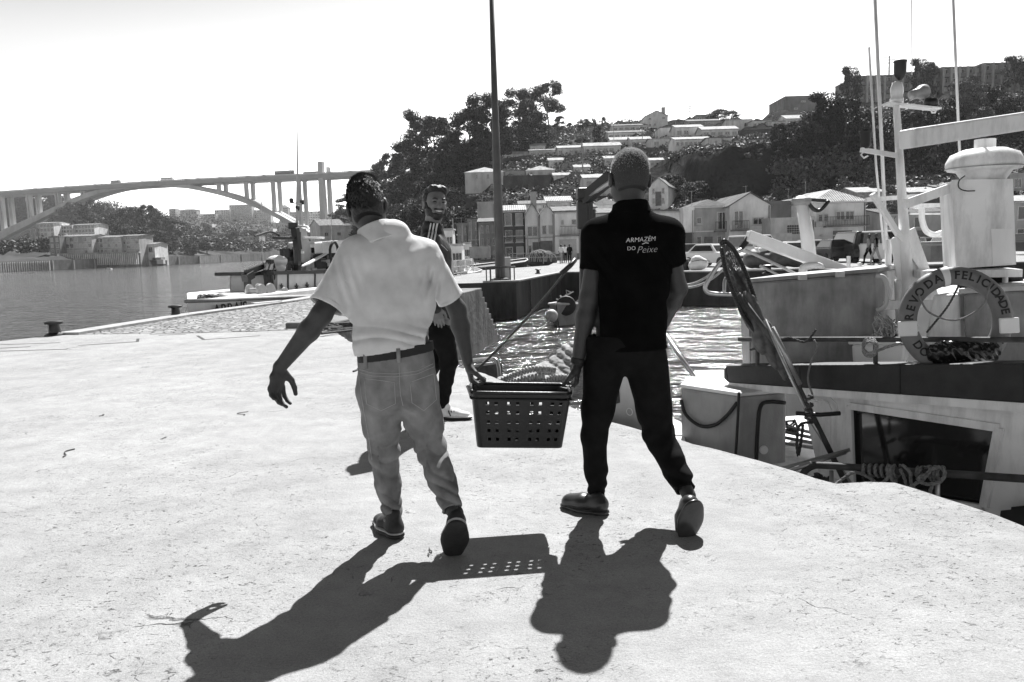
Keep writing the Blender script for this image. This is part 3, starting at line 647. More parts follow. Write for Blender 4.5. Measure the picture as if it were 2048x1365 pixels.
def house(u0, u1, yt, yb, D, dep, label, roof='gable', rpx=8, m=0, rm=None, grid=(3, 1), ws=(.16, .45), rz=0.0, g='v', extra=None, name='house', z0=None, wins=None, dark=None, cat='house', over=.25):
    p0 = W(u0, yb, D); p1 = W(u1, yb, D); wd = p1.x-p0.x; H = (yb-yt)/F*D; rh = rpx/F*D
    base = Vector(((p0.x+p1.x)/2, D, (p0.z+p1.z)/2 if z0 is None else z0)); H += base.z*0+((p0.z+p1.z)/2-base.z)
    t = thing(name, label, cat, base, rz, GRP_H[g]); M_ = PL[m]; sk = {'t': 1.2, 'f': 8.0}.get(g, 3.0); D = D
    mb = MB(); mb.box((0, dep/2, (H-sk)/2), (wd, dep, H+sk))
    if roof == 'front':
        mb.prism([(-wd/2, .01, H-.001), (wd/2, .01, H-.001), (0, .01, H+rh)], (0, dep-.02, 0))
    elif roof == 'gable':
        mb.prism([(-wd/2+.01, 0.0, H-.001), (-wd/2+.01, dep, H-.001), (-wd/2+.01, dep/2, H+rh)][::-1], (wd-.02, 0, 0))
    wl = mb.build('wall', M_, t); o = over; mb = MB(); RM = rm or TILE; th_ = .14
    if roof == 'gable':
        for s, ya in ((-1, -o), (1, dep+o)):
            a = [Vector((-wd/2-o, ya, H-rh*o/(dep/2)*1.0)), Vector((wd/2+o, ya, H-rh*o/(dep/2))), Vector((wd/2+o, dep/2, H+rh)), Vector((-wd/2-o, dep/2, H+rh))]
            mb.hexa(a if s < 0 else a[::-1], [q+Vector((0, 0, th_)) for q in (a if s < 0 else a[::-1])])
    elif roof == 'front':
        for s in (-1, 1):
            a = [Vector((s*(wd/2+o), -o, H-rh*o/(wd/2))), Vector((0, -o, H+rh)), Vector((0, dep+o, H+rh)), Vector((s*(wd/2+o), dep+o, H-rh*o/(wd/2)))]
            a = a if s < 0 else a[::-1]; mb.hexa(a, [q+Vector((0, 0, th_)) for q in a])
    elif roof == 'hip':
        k = min(wd, dep)/2*.95; e = [Vector((-wd/2-o, -o, H)), Vector((wd/2+o, -o, H)), Vector((wd/2+o, dep+o, H)), Vector((-wd/2-o, dep+o, H))]
        if wd >= dep: r0, r1 = Vector((-wd/2+k, dep/2, H+rh)), Vector((wd/2-k, dep/2, H+rh)); fs = [(0, 1, 5, 4), (1, 2, 5), (2, 3, 4, 5), (3, 0, 4)]
        else: r0, r1 = Vector((0, k, H+rh)), Vector((0, dep-k, H+rh)); fs = [(0, 1, 4), (1, 2, 5, 4), (2, 3, 5), (3, 0, 4, 5)]
        mb.add(e+[r0, r1], fs+[(3, 2, 1, 0)])
    elif roof == 'shed':
        a = [Vector((-wd/2-o, -o, H+.02)), Vector((wd/2+o, -o, H+.02)), Vector((wd/2+o, dep+o, H+rh)), Vector((-wd/2-o, dep+o, H+rh))]; mb.hexa(a, [q+Vector((0, 0, th_)) for q in a])
    else:
        mb.box((0, dep/2, H+.15), (wd+.12, dep+.12, .3))
    mb.build('roof', RM if roof != 'flat' else (rm or M_), t)
    if g == 'v':
        q = MB(); q.box((0, -.02, .35), (wd+.04, .06, .7)); q.build('plinth', PL[4], t)
        if H > 5: q = MB(); q.box((0, -.04, H*.5), (wd+.02, .1, .12)); q.build('string_course', PL[0] if m != 0 else PL[1], t)
        q = MB(); ax = wd*(.3 if int(u0) % 2 else -.25); q.tube([(ax, dep*.5, H), (ax, dep*.5, H+rh+1.2)], .018, 4); q.bar((ax-.4, dep*.5, H+rh+1.1), (ax+.2, dep*.5, H+rh+1.16), .02, .02); q.build('aerial', STEEL, t)
        if m != 2 and H > 4 and wd > 4: q = MB(); q.box((wd*(.12 if int(u1) % 2 else -.42), -.22, H*.56), (.8, .36, .55)); q.build('air_unit', LGREY, t)
        q = MB(); q.tube([(wd/2-.15, -.08, 0), (wd/2-.15, -.08, H-.05)], .05, 6); q.build('downpipe', GREYP if m == 0 else DARK, t)
        q = MB(); q.tube([(-wd/2, -.1-over, H-.12), (wd/2, -.1-over, H-.12)], .07, 6); q.build('gutter', LGREY, t) if roof in ('gable', 'hip', 'shed') else None
    if wins is None:
        c, r_ = grid; wins = []
        for i in range(c):
            for j in range(r_): wins.append(((i+.5)/c-.5, (j+.5)/r_, ws[0] if c <= 3 else ws[0]*3/c, ws[1]/max(1, r_*.75)))
    many = False
    big = MB()
    rw = random.Random(int(u0*7+yb))
    for (fx, fz, fw, fh) in wins:
        if rw.random() < .06 and not many: continue
        q = big if many else MB()
        win(q, fx*wd, fz*H, fw*wd, fh*H, 0)
        if not many:
            q.build('window', [WF if m != 3 else LGREY, GLASS if rw.random() < .7 else SHUT], t)
    if many:
        q = big.build('window_rows', [WF, GLASS], t); q['kind'] = 'stuff'
    if extra: extra(t, wd, H, dep)
    return t
def ex_door(fx=.3, w_=.9, h=2.1, m=None):
    def f(t, wd, H, dep):
        mb = MB(); mb.box((fx*wd, -.03, h/2), (w_, .1, h)); d = mb.build('door', m or DOOR, t)
        mb = MB(); mb.ball((fx*wd+w_*.35, -.1, 1.0), .04, 4); mb.build('handle', STEEL, d)
    return f
def ex_balcony(fx, w_, z, door=True):
    def f(t, wd, H, dep):
        x = fx*wd; b = MB(); b.box((x, -.45, z), (w_, .9, .14)); s = b.build('balcony', CONC, t); r_ = MB()
        n = max(4, int(w_/.16))
        for i in range(n+1): r_.box((x-w_/2+w_*i/n, -.86, z+.55), (.03, .03, .9))
        r_.box((x, -.86, z+1.02), (w_, .05, .05)); r_.box((x, -.86, z+.14), (w_, .04, .04))
        r_.build('railing', BLACK, s)
        if door: q = MB(); win(q, x, z+1.15, min(w_*.6, 2.2), 2.0, 0); q.build('balcony_door', [WF, GLASS], t)
    return f
def ex_chimney(fx, fy=.5, h=1.6, w_=.7):
    def f(t, wd, H, dep):
        mb = MB(); mb.box((fx*wd, fy*dep, H+h/2), (w_, w_, h+1)); mb.box((fx*wd, fy*dep, H+h+.55), (w_+.2, w_+.2, .12)); mb.build('chimney', PL[1], t)
    return f
def many(*fs):
    def f(*a):
        for q in fs: q(*a)
    return f
Z = FZ
# --- the waterfront village, from the left
house(916, 938, 452, 508, 108, 8, 'plain grey block at the left end of the village front', 'flat', 0, 1, grid=(2, 3), z0=Z)
house(937, 959, 440, 508, 106, 9, 'narrow grey house with a shed roof, second from the left end of the village', 'shed', 5, 1, grid=(2, 3), z0=Z)
house(958, 993, 410, 508, 112, 8, 'tall blank plaster tower house behind the lamp post', 'flat', 0, 1, grid=(1, 1), ws=(.1, .05), z0=Z)
house(960, 1006, 446, 510, 98, 9, 'grey house with rows of small windows just left of the lamp post', 'gable', 9, 1, grid=(4, 3), z0=Z)
house(1008, 1051, 424, 514, 92, 9, 'dark tiled three-storey house with balconies right of the lamp post', 'gable', 13, 2, rm=TILEL, grid=(2, 3), ws=(.34, .55), z0=Z, extra=many(ex_balcony(-.24, 1.0, 2.6, False), ex_balcony(.24, 1.0, 2.6, False)))
house(1052, 1081, 434, 514, 91.5, 9, 'narrow pale house with a glazed bay and steep gable next to the dark tiled house', 'front', 24, 0, wins=[(0, .66, .8, .25), (-.2, .2, .25, .3)], z0=Z, extra=many(ex_door(.25), ex_chimney(.2, .5, 2.4)))
house(1082, 1110, 430, 514, 91, 9, 'narrow white house with a pair of dark upper windows', 'front', 16, 0, rm=TILEL, wins=[(-.22, .66, .34, .2), (.24, .66, .34, .2)], z0=Z, extra=ex_door(-.1, 1.4, 2.2))
house(1111, 1162, 425, 514, 90.5, 10, 'broad white house with a balcony over a wide garage door', 'gable', 12, 0, grid=(3, 1), wins=[(-.2, .78, .13, .11), (0, .78, .13, .11), (.25, .78, .2, .11)], z0=Z, extra=many(ex_balcony(.1, 2.4, 2.7, False), ex_door(.0, 1.9, 2.3, SHUT)))
house(1094, 1143, 404, 430, 112, 9, 'house showing only a bright sloping roof behind the white houses', 'gable', 12, 3, rm=TILEL, grid=(2, 1), z0=None)
house(1040, 1090, 410, 440, 108, 8, 'pale house with low roof behind the narrow gabled house', 'gable', 9, 3, grid=(3, 1), z0=None)
house(1164, 1192, 418, 514, 95, 9, 'narrow grey house hidden behind the black derrick post', 'gable', 10, 1, grid=(2, 3), z0=Z)
house(1192, 1232, 408, 440, 108, 9, 'small house with hipped roof left of the black shirted man', 'hip', 12, 0, grid=(2, 1))
house(1194, 1296, 428, 514, 93, 10, 'long white house hidden mostly by the black shirted man', 'gable', 12, 0, grid=(5, 2), z0=Z)
house(1168, 1228, 357, 378, 138, 8, 'low house with bright roof above the derrick arm', 'gable', 10, 3, rm=TILEL, grid=(3, 1), g='t')
house(1298, 1336, 374, 412, 122, 8, 'tall gabled house standing alone below the cliff', 'front', 16, 0, grid=(2, 2), rz=-.35, g='t', extra=ex_door(0))
house(1297, 1368, 424, 510, 90, 10, 'long white house with low roof right of the black shirted man', 'shed', 8, 0, wins=[(-.1, .7, .06, .14), (0, .7, .06, .14), (.28, .66, .08, .16)], z0=Z)
house(1367, 1388, 422, 508, 88, 6, 'bright white narrow block over a dark shopfront', 'flat', 0, 0, grid=(1, 1), wins=[], z0=Z, extra=lambda t, w_, H, d: MB().box((0, -.05, 1.3), (w_*.9, .12, 2.6)).build('shopfront', DARK, t))
house(1388, 1460, 415, 508, 89, 11, 'grey house with a low dark hip roof and hanging laundry', 'hip', 16, 1, rm=TILED, wins=[(-.36, .72, .14, .13), (-.36, .3, .14, .2), (.2, .3, .12, .2)], z0=Z, extra=many(ex_balcony(.28, 1.9, 2.65), ex_door(-.1)))
house(1459, 1540, 413, 508, 87, 12, 'grey house with a white front gable and a balcony beside a shuttered window', 'front', 24, 3, rm=TILED, wins=[(.2, .68, .28, .16), (.1, .25, .2, .2)], z0=Z, extra=many(ex_balcony(-.28, 1.8, 2.65), ex_door(.38)))
house(1540, 1595, 409, 508, 93, 8, 'blank dark side wall of a house behind the low lattice block', 'flat', 0, 4, wins=[], z0=Z)
house(1594, 1629, 404, 508, 91, 9, 'bright white blank house left of the barred-balcony house', 'hip', 9, 0, wins=[(.1, .8, .2, .1)], z0=Z)
def lattice(t, wd, H, dep):
    mb = MB()
    for i in range(7):
        for j in range(4): mb.lathe((-wd*.1+i*.24, -.03, H*.62+j*.24), [(.07, -.04), (.11, -.04), (.11, .04), (.07, .04)], 6, M=Matrix.Rotation(R(90), 3, 'X'))
    mb.build('lattice_panel', DARK, t)
house(1541, 1628, 442, 506, 84, 5, 'low grey block with a pierced lattice panel', 'flat', 0, 1, wins=[(.36, .6, .07, .3)], z0=Z, extra=many(lattice, ex_door(-.25, 2.2, 2.2, SHUT)))
house(1628, 1730, 405, 506, 86, 13, 'big house with striped hip roof and a barred balcony', 'hip', 27, 3, rm=TILEL, wins=[(-.39, .69, .09, .15), (-.28, .69, .09, .15), (.0, .72, .18, .18), (.18, .72, .18, .18), (-.3, .2, .12, .16)], z0=Z,
      extra=many(ex_balcony(.08, 4.6, 2.75, False), ex_door(.05, 2.0, 2.3), lambda t, w_, H, d: MB().box((.08*w_, -.4, H*.45-.6), (5.2, .8, .08)).build('awning', WF, t)))
house(1714, 1768, 386, 402, 106, 7, 'small house with bright flat-pitched roof above the striped hip roof', 'gable', 12, 1, rm=TILEL, grid=(3, 1), g='t')
house(1818, 1884, 386, 412, 106, 8, 'low dark house with a bright ribbed roof left of the radar', 'gable', 12, 1, rm=TILEL, grid=(4, 1), g='t')
house(1770, 1822, 393, 412, 107, 7, 'very low flat shed between the mast and the ribbed roof', 'flat', 0, 4, grid=(3, 1), g='t')
house(1884, 1975, 378, 412, 110, 8, 'long house hidden behind the radar cabinet', 'gable', 10, 3, grid=(5, 1), g='t')
house(2018, 2110, 352, 412, 108, 10, 'grey square block at the right edge beyond the radar', 'flat', 0, 1, grid=(3, 2), g='t')
house(1765, 1900, 428, 500, 92, 10, 'wide house behind the mast with a dark doorway', 'gable', 12, 1, rm=TILED, grid=(5, 2), z0=Z, extra=ex_door(.1, 1.5))
house(1960, 2150, 405, 500, 88, 10, 'wide house at the right edge behind the radar cabinet', 'gable', 14, 1, rm=TILEL, grid=(6, 2), z0=Z)
# --- houses half way up
house(931, 1008, 346, 388, hilld(970, 392), 12, 'big pale house with hip roof and three small upper windows behind the lamp post', 'hip', 13, 3, rm=TILEL, wins=[(-.2, .8, .06, .18), (.1, .8, .06, .18), (.36, .8, .06, .18)], g='t')
house(1052, 1110, 341, 352, hilld(1080, 356), 9, 'low house with a bright hip roof on top of the great stone wall', 'hip', 11, 3, rm=TILEL, grid=(3, 1), g='t')
house(1010, 1050, 346, 356, hilld(1030, 360), 7, 'tiny flat cabin between the big pale house and the hip roof', 'flat', 0, 1, grid=(2, 1), g='t')
def slats(t, wd, H, dep):
    mb = MB()
    for i in range(14): mb.box((-wd*.28+i*wd*.055, dep*.3, H+.8), (.1, .1, 1.8))
    mb.build('roof_screen', LGREY, t)
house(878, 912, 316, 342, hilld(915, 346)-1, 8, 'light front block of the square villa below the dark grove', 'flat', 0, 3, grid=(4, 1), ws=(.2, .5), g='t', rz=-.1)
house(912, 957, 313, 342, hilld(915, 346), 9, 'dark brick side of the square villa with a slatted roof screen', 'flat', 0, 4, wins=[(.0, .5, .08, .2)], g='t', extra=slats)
house(888, 912, 372, 388, hilld(900, 390), 6, 'tiny shed with bright roof left of the big pale house', 'gable', 4, 1, rm=TILEL, grid=(1, 1), g='t')
house(641, 692, 452, 486, 300, 14, 'gabled boathouse at the foot of the headland beside the bridge pylon', 'gable', 13, 3, rm=TILE, grid=(2, 1), ws=(.15, .2), g='t', rz=.5)
house(690, 730, 452, 480, 290, 10, 'second smaller house beside the gabled boathouse', 'gable', 8, 1, rm=TILED, grid=(2, 1), g='t')
# --- the terraces near the ridge
TR = [(1000, 1059, 309, 319, 'low long cottage with bright roof at the left end of the lowest terrace', 7, 0, (5, 1)), (1060, 1091, 293, 307, 'white cottage above the long low roof of the terrace', 7, 0, (2, 1)), (1059, 1114, 302, 313, 'middle cottage of the lowest terrace under the white cottage', 5, 3, (4, 1)),
      (1116, 1168, 297, 314, 'white walled cottage with round dark openings beside the street light', 7, 0, (5, 1)), (1146, 1162, 284, 296, 'little white cube house perched behind the terrace', 4, 0, (1, 1)), (1168, 1242, 293, 309, 'long pale cottage row right of the street light head', 9, 0, (6, 1)),
      (1216, 1290, 266, 280, 'upper pale row left of the tall gabled house', 6, 3, (6, 1)), (1225, 1294, 252, 264, 'thin topmost row left of the tall gabled house', 5, 3, (6, 1)), (1222, 1262, 281, 296, 'left unit of the row above the shaven head', 8, 0, (4, 1)), (1262, 1302, 280, 295, 'middle unit of the row above the shaven head', 8, 0, (4, 1)),
      (1302, 1346, 279, 296, 'right unit with blank wall of the row above the shaven head', 4, 0, (2, 1)), (1351, 1421, 280, 296, 'long bungalow with a bright roof and many windows', 8, 0, (8, 1)), (1421, 1443, 277, 296, 'small gabled end house beside the long bungalow', 4, 0, (1, 1)), (1446, 1464, 277, 291, 'tiny outhouse right of the small gabled end house', 3, 0, (1, 1)),
      (1320, 1352, 257, 277, 'plain white block below the tall gabled house', 3, 3, (1, 1)), (1352, 1406, 256, 276, 'two-tone terrace house with four windows under a long bright roof', 8, 0, (4, 1)), (1405, 1476, 260, 276, 'broad terrace house with wide bright roof in the middle of the ridge', 9, 0, (5, 1)),
      (1458, 1505, 241, 260, 'square pale house with one window near the ridge', 4, 3, (2, 1)), (1505, 1543, 243, 258, 'pale house with three dark windows on the ridge', 3, 3, (4, 1)), (1543, 1573, 244, 256, 'narrow pale ridge house left of the bright white one', 4, 3, (2, 1)), (1573, 1628, 238, 250, 'white house with bright roof in front of the grey tower block', 10, 0, (4, 1)),
      (1468, 1540, 281, 289, 'long low sheds below the retaining wall', 4, 3, (5, 1)), (1376, 1440, 243, 252, 'low brown house behind the two-tone terrace house', 6, 1, (4, 1)), (1392, 1432, 232, 243, 'flat striped canopy house on the skyline', 3, 1, (3, 1))]
for (a_, b_, yt_, yb_, lb, rp, m_, g_) in TR:
    d_ = hilld((a_+b_)/2, yb_+2); house(a_, b_, yt_, yb_, d_, 7, lb, 'gable' if rp > 3 else 'flat', rp, 0 if m_ == 3 else m_, rm=TILEL if rp > 6 else TILE, grid=g_, ws=(.24, .44), g='t')
for (a_, b_, yt_, yb_, lb) in ((1098, 1126, 322, 332, 'little hut with a bright roof among the scrub below the terrace'), (1210, 1238, 318, 329, 'low pale shed beside the shaven head on the slope'), (1300, 1330, 322, 334, 'small pale shed right of the shaven head on the slope'), (1150, 1180, 336, 350, 'small pale cottage above the derrick arm'), (1108, 1140, 352, 364, 'pale cottage with a bright roof right of the great stone wall')):
    house(a_, b_, yt_, yb_, hilld((a_+b_)/2, yb_+2), 6, lb, 'gable', 7, 0, rm=TILEL, grid=(3, 1), ws=(.2, .4), g='t')
d_ = hilld(1315, 258)
house(1291, 1336, 234, 262, d_, 11, 'tall white gabled house standing highest on the ridge', 'front', 10, 0, wins=[(-.3, .82, .12, .12), (.3, .86, .14, .12), (-.3, .4, .1, .15), (-.08, .42, .1, .15), (.3, .45, .2, .16)], g='t', extra=ex_chimney(.42, .4, 2.6, 1.0))
# retaining walls (built as walls of stone)
def rwall(u0, y0, y0b, u1, y1, y1b, D0, D1, label, m=None, th_=1.0, name='retaining_wall'):
    a, b, c, d = W(u0, y0, D0), W(u0, y0b, D0), W(u1, y1, D1), W(u1, y1b, D1); t = TH(name, label, 'wall', b); mb = MB(); e = Vector((0, th_, 0))
    mb.hexa([b-Vector((0, 0, 2)), d-Vector((0, 0, 2)), d+e-Vector((0, 0, 2)), b+e-Vector((0, 0, 2))], [a, c, c+e, a+e]); t.part('stonework', mb, m or PL[4])
STONE = mat('dark_stonework', 0.10, 0.9, 0.3, .8, stain=.4, bump=.05, bscale=3)
rwall(999, 318, 338, 1062, 310, 332, hilld(1030, 330), hilld(1060, 325), 'tall dark retaining wall under the left end of the terrace', STONE)
rwall(1006, 352, 400, 1102, 350, 392, 158, 160, 'great stained stone wall right of the lamp post', STONE)
rwall(931, 388, 402, 1006, 386, 402, 149, 149, 'stone plinth wall below the big pale house', STONE)
rwall(1258, 296, 318, 1450, 294, 306, hilld(1258, 305), hilld(1440, 300), 'long dark retaining wall under the bungalow row', STONE)
rwall(1470, 262, 282, 1560, 256, 280, hilld(1470, 272), hilld(1560, 268), 'dark retaining wall under the ridge houses', STONE)
rwall(1775, 400, 412, 1960, 396, 410, 104, 104, 'garden wall below the ribbed roof', STONE)
# the long dark apartment block on the skyline
def balcony_rows(n, rows):
    def f(t, wd, H, dep):
        for i in range(n+1):
            mb = MB(); mb.box((-wd/2+wd*i/n, -.6, H/2), (.5, 1.2, H+.3)); mb.build('party_wall', PL[1], t)
        for i in range(n):
            for j in range(rows):
                x = -wd/2+wd*(i+.5)/n; z = H*(j+.5)/rows; q = MB(); win(q, x, z+.2, wd/n*.62, H/rows*.55, 0); q.build('window', [WF, GLASS if (i+j) % 3 else SHUT], t)
                mb = MB(); mb.box((x, -.5, z-H/rows*.36), (wd/n-.5, 1.0, .9)); mb.build('balcony', PL[4], t)
    return f
for i, (a_, b_, yt_, yb_) in enumerate(((1713, 1800, 156, 205), (1801, 1880, 149, 200), (1881, 1962, 139, 190), (1963, 2048, 131, 184), (2049, 2140, 128, 180))):
    house(a_, b_, yt_, yb_, 214-i*1.5, 14, ['leftmost section of the long dark apartment block on the hilltop', 'second section of the dark apartment block, behind the boat mast lamp', 'middle section of the dark apartment block on the hilltop', 'stepped-up section of the dark apartment block near the right edge', 'last section of the dark apartment block beyond the right edge'][i],
          'flat', 0, 4, wins=[], g='a', name='apartment_block', cat='apartment block', extra=balcony_rows(5, 3))
house(1570, 1642, 196, 240, 262, 16, 'square grey brick tower block behind the ridge houses', 'flat', 0, 4, wins=[(-.3, .8, .16, .06), (0, .8, .12, .06), (-.2, .5, .1, .06), (.2, .55, .1, .06), (.1, .3, .1, .06)], g='a', name='apartment_block', cat='apartment block')
# --- far bank
FB = [(123, 186, 474, 511, 345, 'grey waterfront block with a white window strip, left one of three', 'gable', 4, 1, (7, 3)), (186, 245, 476, 508, 350, 'middle grey waterfront block with white window bays', 'gable', 4, 1, (8, 3)), (245, 280, 473, 508, 352, 'right waterfront block with a white end bay', 'gable', 3, 1, (4, 4)),
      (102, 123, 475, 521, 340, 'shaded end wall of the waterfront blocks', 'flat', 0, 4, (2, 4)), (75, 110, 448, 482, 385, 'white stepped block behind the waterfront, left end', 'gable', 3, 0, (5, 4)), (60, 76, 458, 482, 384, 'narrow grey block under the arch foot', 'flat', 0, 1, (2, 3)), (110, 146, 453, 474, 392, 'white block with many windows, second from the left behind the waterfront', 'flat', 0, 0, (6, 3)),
      (145, 190, 451, 474, 394, 'white block with rounded bays behind the waterfront', 'gable', 3, 0, (7, 3)), (279, 310, 490, 510, 360, 'bright white low hall at the right end of the waterfront', 'gable', 4, 0, (2, 1)),
      (359, 394, 421, 437, 1080, 'distant apartment house with curved roof on the skyline', 'hip', 3, 1, (6, 4)), (339, 352, 419, 436, 1050, 'small distant block left of the curved roof', 'flat', 0, 1, (3, 4)), (402, 430, 429, 443, 1100, 'low distant block right of the curved roof', 'flat', 0, 1, (6, 3)),
      (430, 461, 421, 441, 1120, 'distant pale slab left of the highest slab', 'flat', 0, 3, (7, 5)), (460, 505, 411, 442, 1130, 'highest distant slab block under the arch', 'flat', 0, 1, (9, 8)), (505, 542, 421, 441, 1140, 'distant pale slab right of the highest slab', 'flat', 0, 3, (8, 5)),
      (560, 577, 416, 440, 1100, 'distant tower with a pointed top', 'hip', 6, 1, (3, 6)), (581, 612, 425, 452, 1000, 'distant pale flats left of the pylon', 'flat', 0, 3, (7, 6)), (612, 646, 424, 452, 1040, 'distant pale flats just behind the pylon', 'flat', 0, 0, (7, 6)),
      (495, 547, 459, 474, 800, 'long office block with white horizontal bands', 'flat', 0, 0, (1, 4)), (463, 521, 475, 512, 600, 'big square warehouse with a grid of dark windows', 'flat', 0, 1, (9, 5)), (523, 560, 486, 508, 620, 'lower warehouse right of the one with the window grid', 'hip', 3, 1, (6, 2)),
      (560, 600, 488, 506, 660, 'low warehouse behind the fishing boat crane', 'gable', 3, 3, (6, 2)), (340, 372, 457, 470, 760, 'pale distant houses, left of the hillside group', 'gable', 3, 3, (5, 2)), (374, 400, 459, 478, 720, 'pale distant houses in the middle of the hillside group', 'flat', 0, 3, (4, 3)),
      (402, 434, 462, 482, 700, 'pale distant houses right of the hillside group', 'gable', 3, 0, (5, 3)), (436, 462, 468, 490, 660, 'distant grey flats left of the warehouse', 'flat', 0, 1, (4, 3)), (547, 580, 448, 462, 860, 'distant low white terrace under the arch end', 'flat', 0, 3, (6, 2)),
      (408, 425, 449, 459, 900, 'little white cube high in the distant town', 'flat', 0, 0, (2, 1)), (584, 640, 462, 486, 780, 'distant pale row behind the boat mast', 'gable', 3, 3, (8, 3)), (360, 392, 487, 500, 520, 'low pale house among the trees near the far quay', 'gable', 3, 1, (4, 1))]
for (a_, b_, yt_, yb_, d_, lb, rf, rp, m_, g_) in FB:
    house(a_, b_, yt_, yb_, d_, 14, lb, rf, rp, m_, grid=g_, ws=(.25, .52), g='f', name='far_building', cat='building', over=.4)
# arcade under the waterfront blocks and the sheet-pile embankment
p0, p1 = W(123, 521, 338), W(281, 517, 346); t = TH('arcade', 'long low colonnade below the grey waterfront blocks', 'arcade', p0, None)
mb = MB(); mb.bar(p0+Vector((0, 0, 2.6)), p1+Vector((0, 0, 2.6)), 6, .5); t.part('canopy', mb, PL[1])
mb = MB()
for i in range(42): q = p0.lerp(p1, i/41); mb.box((q.x, q.y-2.4, q.z), (.35, .5, 5))
t.part('columns', mb, PL[0])
mb = MB(); P_ = []
t = TH('sheet_pile_wall', 'ribbed steel and concrete embankment wall along the far bank', 'wall', W(150, 530, 320))
for u in range(-300, 761, 20): P_.append(W(u, fcol(u)[0][0]+.5, fcol(u)[0][1]-1.2))
vs = []; fs = []
for q in P_: vs += [(q.x, q.y, WZ-1), (q.x, q.y, q.z+.6), (q.x, q.y+2, q.z+.6)]
for i in range(len(P_)-1): fs += [(3*i, 3*i+3, 3*i+4, 3*i+1), (3*i+1, 3*i+4, 3*i+5, 3*i+2)]
mb.add(vs, fs); t.part('wall', mb, PL[4])
mb = MB()
for u in np.arange(-100, 100, 4.6): q = W(u, fcol(u)[0][0], fcol(u)[0][1]-1.7); mb.box((q.x, q.y, (q.z+WZ)/2), (.35, .8, q.z-WZ+.6))
for u in np.arange(105, 640, 42): q = W(u, fcol(u)[0][0], fcol(u)[0][1]-1.6); mb.box((q.x, q.y, (q.z+WZ)/2), (.4, .5, q.z-WZ+.6))
t.part('ribs', mb, PL[1])
# ================================================================ smooth solid modelling for the people (distance fields -> one continuous mesh)
def V3(*a): return np.array(a, np.float64)
class Field:
    """ordered list of (primitive, blend radius); evaluates a smooth union"""
    def __init__(s): s.p = []
    def ecap(s, a, b, wa, wb, side=(1, 0, 0), k=.02, op='u', er=None):
        a = np.array(a, float); b = np.array(b, float); ax = b-a; L = np.linalg.norm(ax)+1e-9; ax = ax/L
        sd = np.array(side, float); sd = sd-ax*sd.dot(ax); n = np.linalg.norm(sd)
        sd = sd/n if n > 1e-6 else np.array(Vector(ax).orthogonal().normalized()); fw = np.cross(ax, sd)
        wa = (wa, wa) if np.isscalar(wa) else wa; wb = (wb, wb) if np.isscalar(wb) else wb
        m = max(max(wa), max(wb))
        def f(P):
            q = P-a; z = q@ax; h = np.clip(z/L, 0, 1); w0 = wa[0]+(wb[0]-wa[0])*h; w1 = wa[1]+(wb[1]-wa[1])*h
            mn = np.minimum(w0, w1); e = z-np.clip(z, 0, L)
            kx = (q@sd)/w0; ky = (q@fw)/w1; kz = e/(mn if er is None else w0)
            return (np.sqrt(kx*kx+ky*ky+kz*kz)-1)*mn
        s.p.append((f, np.minimum(a, b)-m, np.maximum(a, b)+m, k, op)); return s
    def ell(s, c, r, Mf=None, k=.02, op='u'):
        c = np.array(c, float); r = np.array(r, float); Mf = np.eye(3) if Mf is None else np.array(Mf)   # rows: local axes
        def f(P):
            q = ((P-c)@Mf.T)/r; l = np.sqrt((q*q).sum(1)); g = np.sqrt(((q/r)**2).sum(1))+1e-9
            return l*(l-1)/g
        m = r.max(); s.p.append((f, c-m, c+m, k, op)); return s
    def cut(s, c, n):                        # remove everything on the side n points to
        c = np.array(c, float); n = np.array(n, float); n /= np.linalg.norm(n)
        s.p.append((lambda P: -((P-c)@n), None, None, 0.0, 's')); return s
    def bounds(s):
        lo = np.min([p[1] for p in s.p if p[1] is not None and p[4] == 'u'], 0); hi = np.max([p[2] for p in s.p if p[1] is not None and p[4] == 'u'], 0); return lo, hi
    def __call__(s, P, far=.12):
        P = np.asarray(P, float); d = np.full(len(P), 9.0)
        for f, lo, hi, k, op in s.p:
            if lo is not None: ix = np.nonzero(((P > lo-far) & (P < hi+far)).all(1))[0]
            else: ix = slice(None)
            if lo is not None and len(ix) == 0: continue
            v = f(P[ix]); c = d[ix]
            if op == 'u':
                if k > 0: h = np.maximum(k-np.abs(c-v), 0)/k; c = np.minimum(c, v)-h*h*k*.25
                else: c = np.minimum(c, v)
            else:
                if k > 0: h = np.maximum(k-np.abs(c+v), 0)/k; c = np.maximum(c, -v)+h*h*k*.25
                else: c = np.maximum(c, -v)
            d[ix] = c
        return d
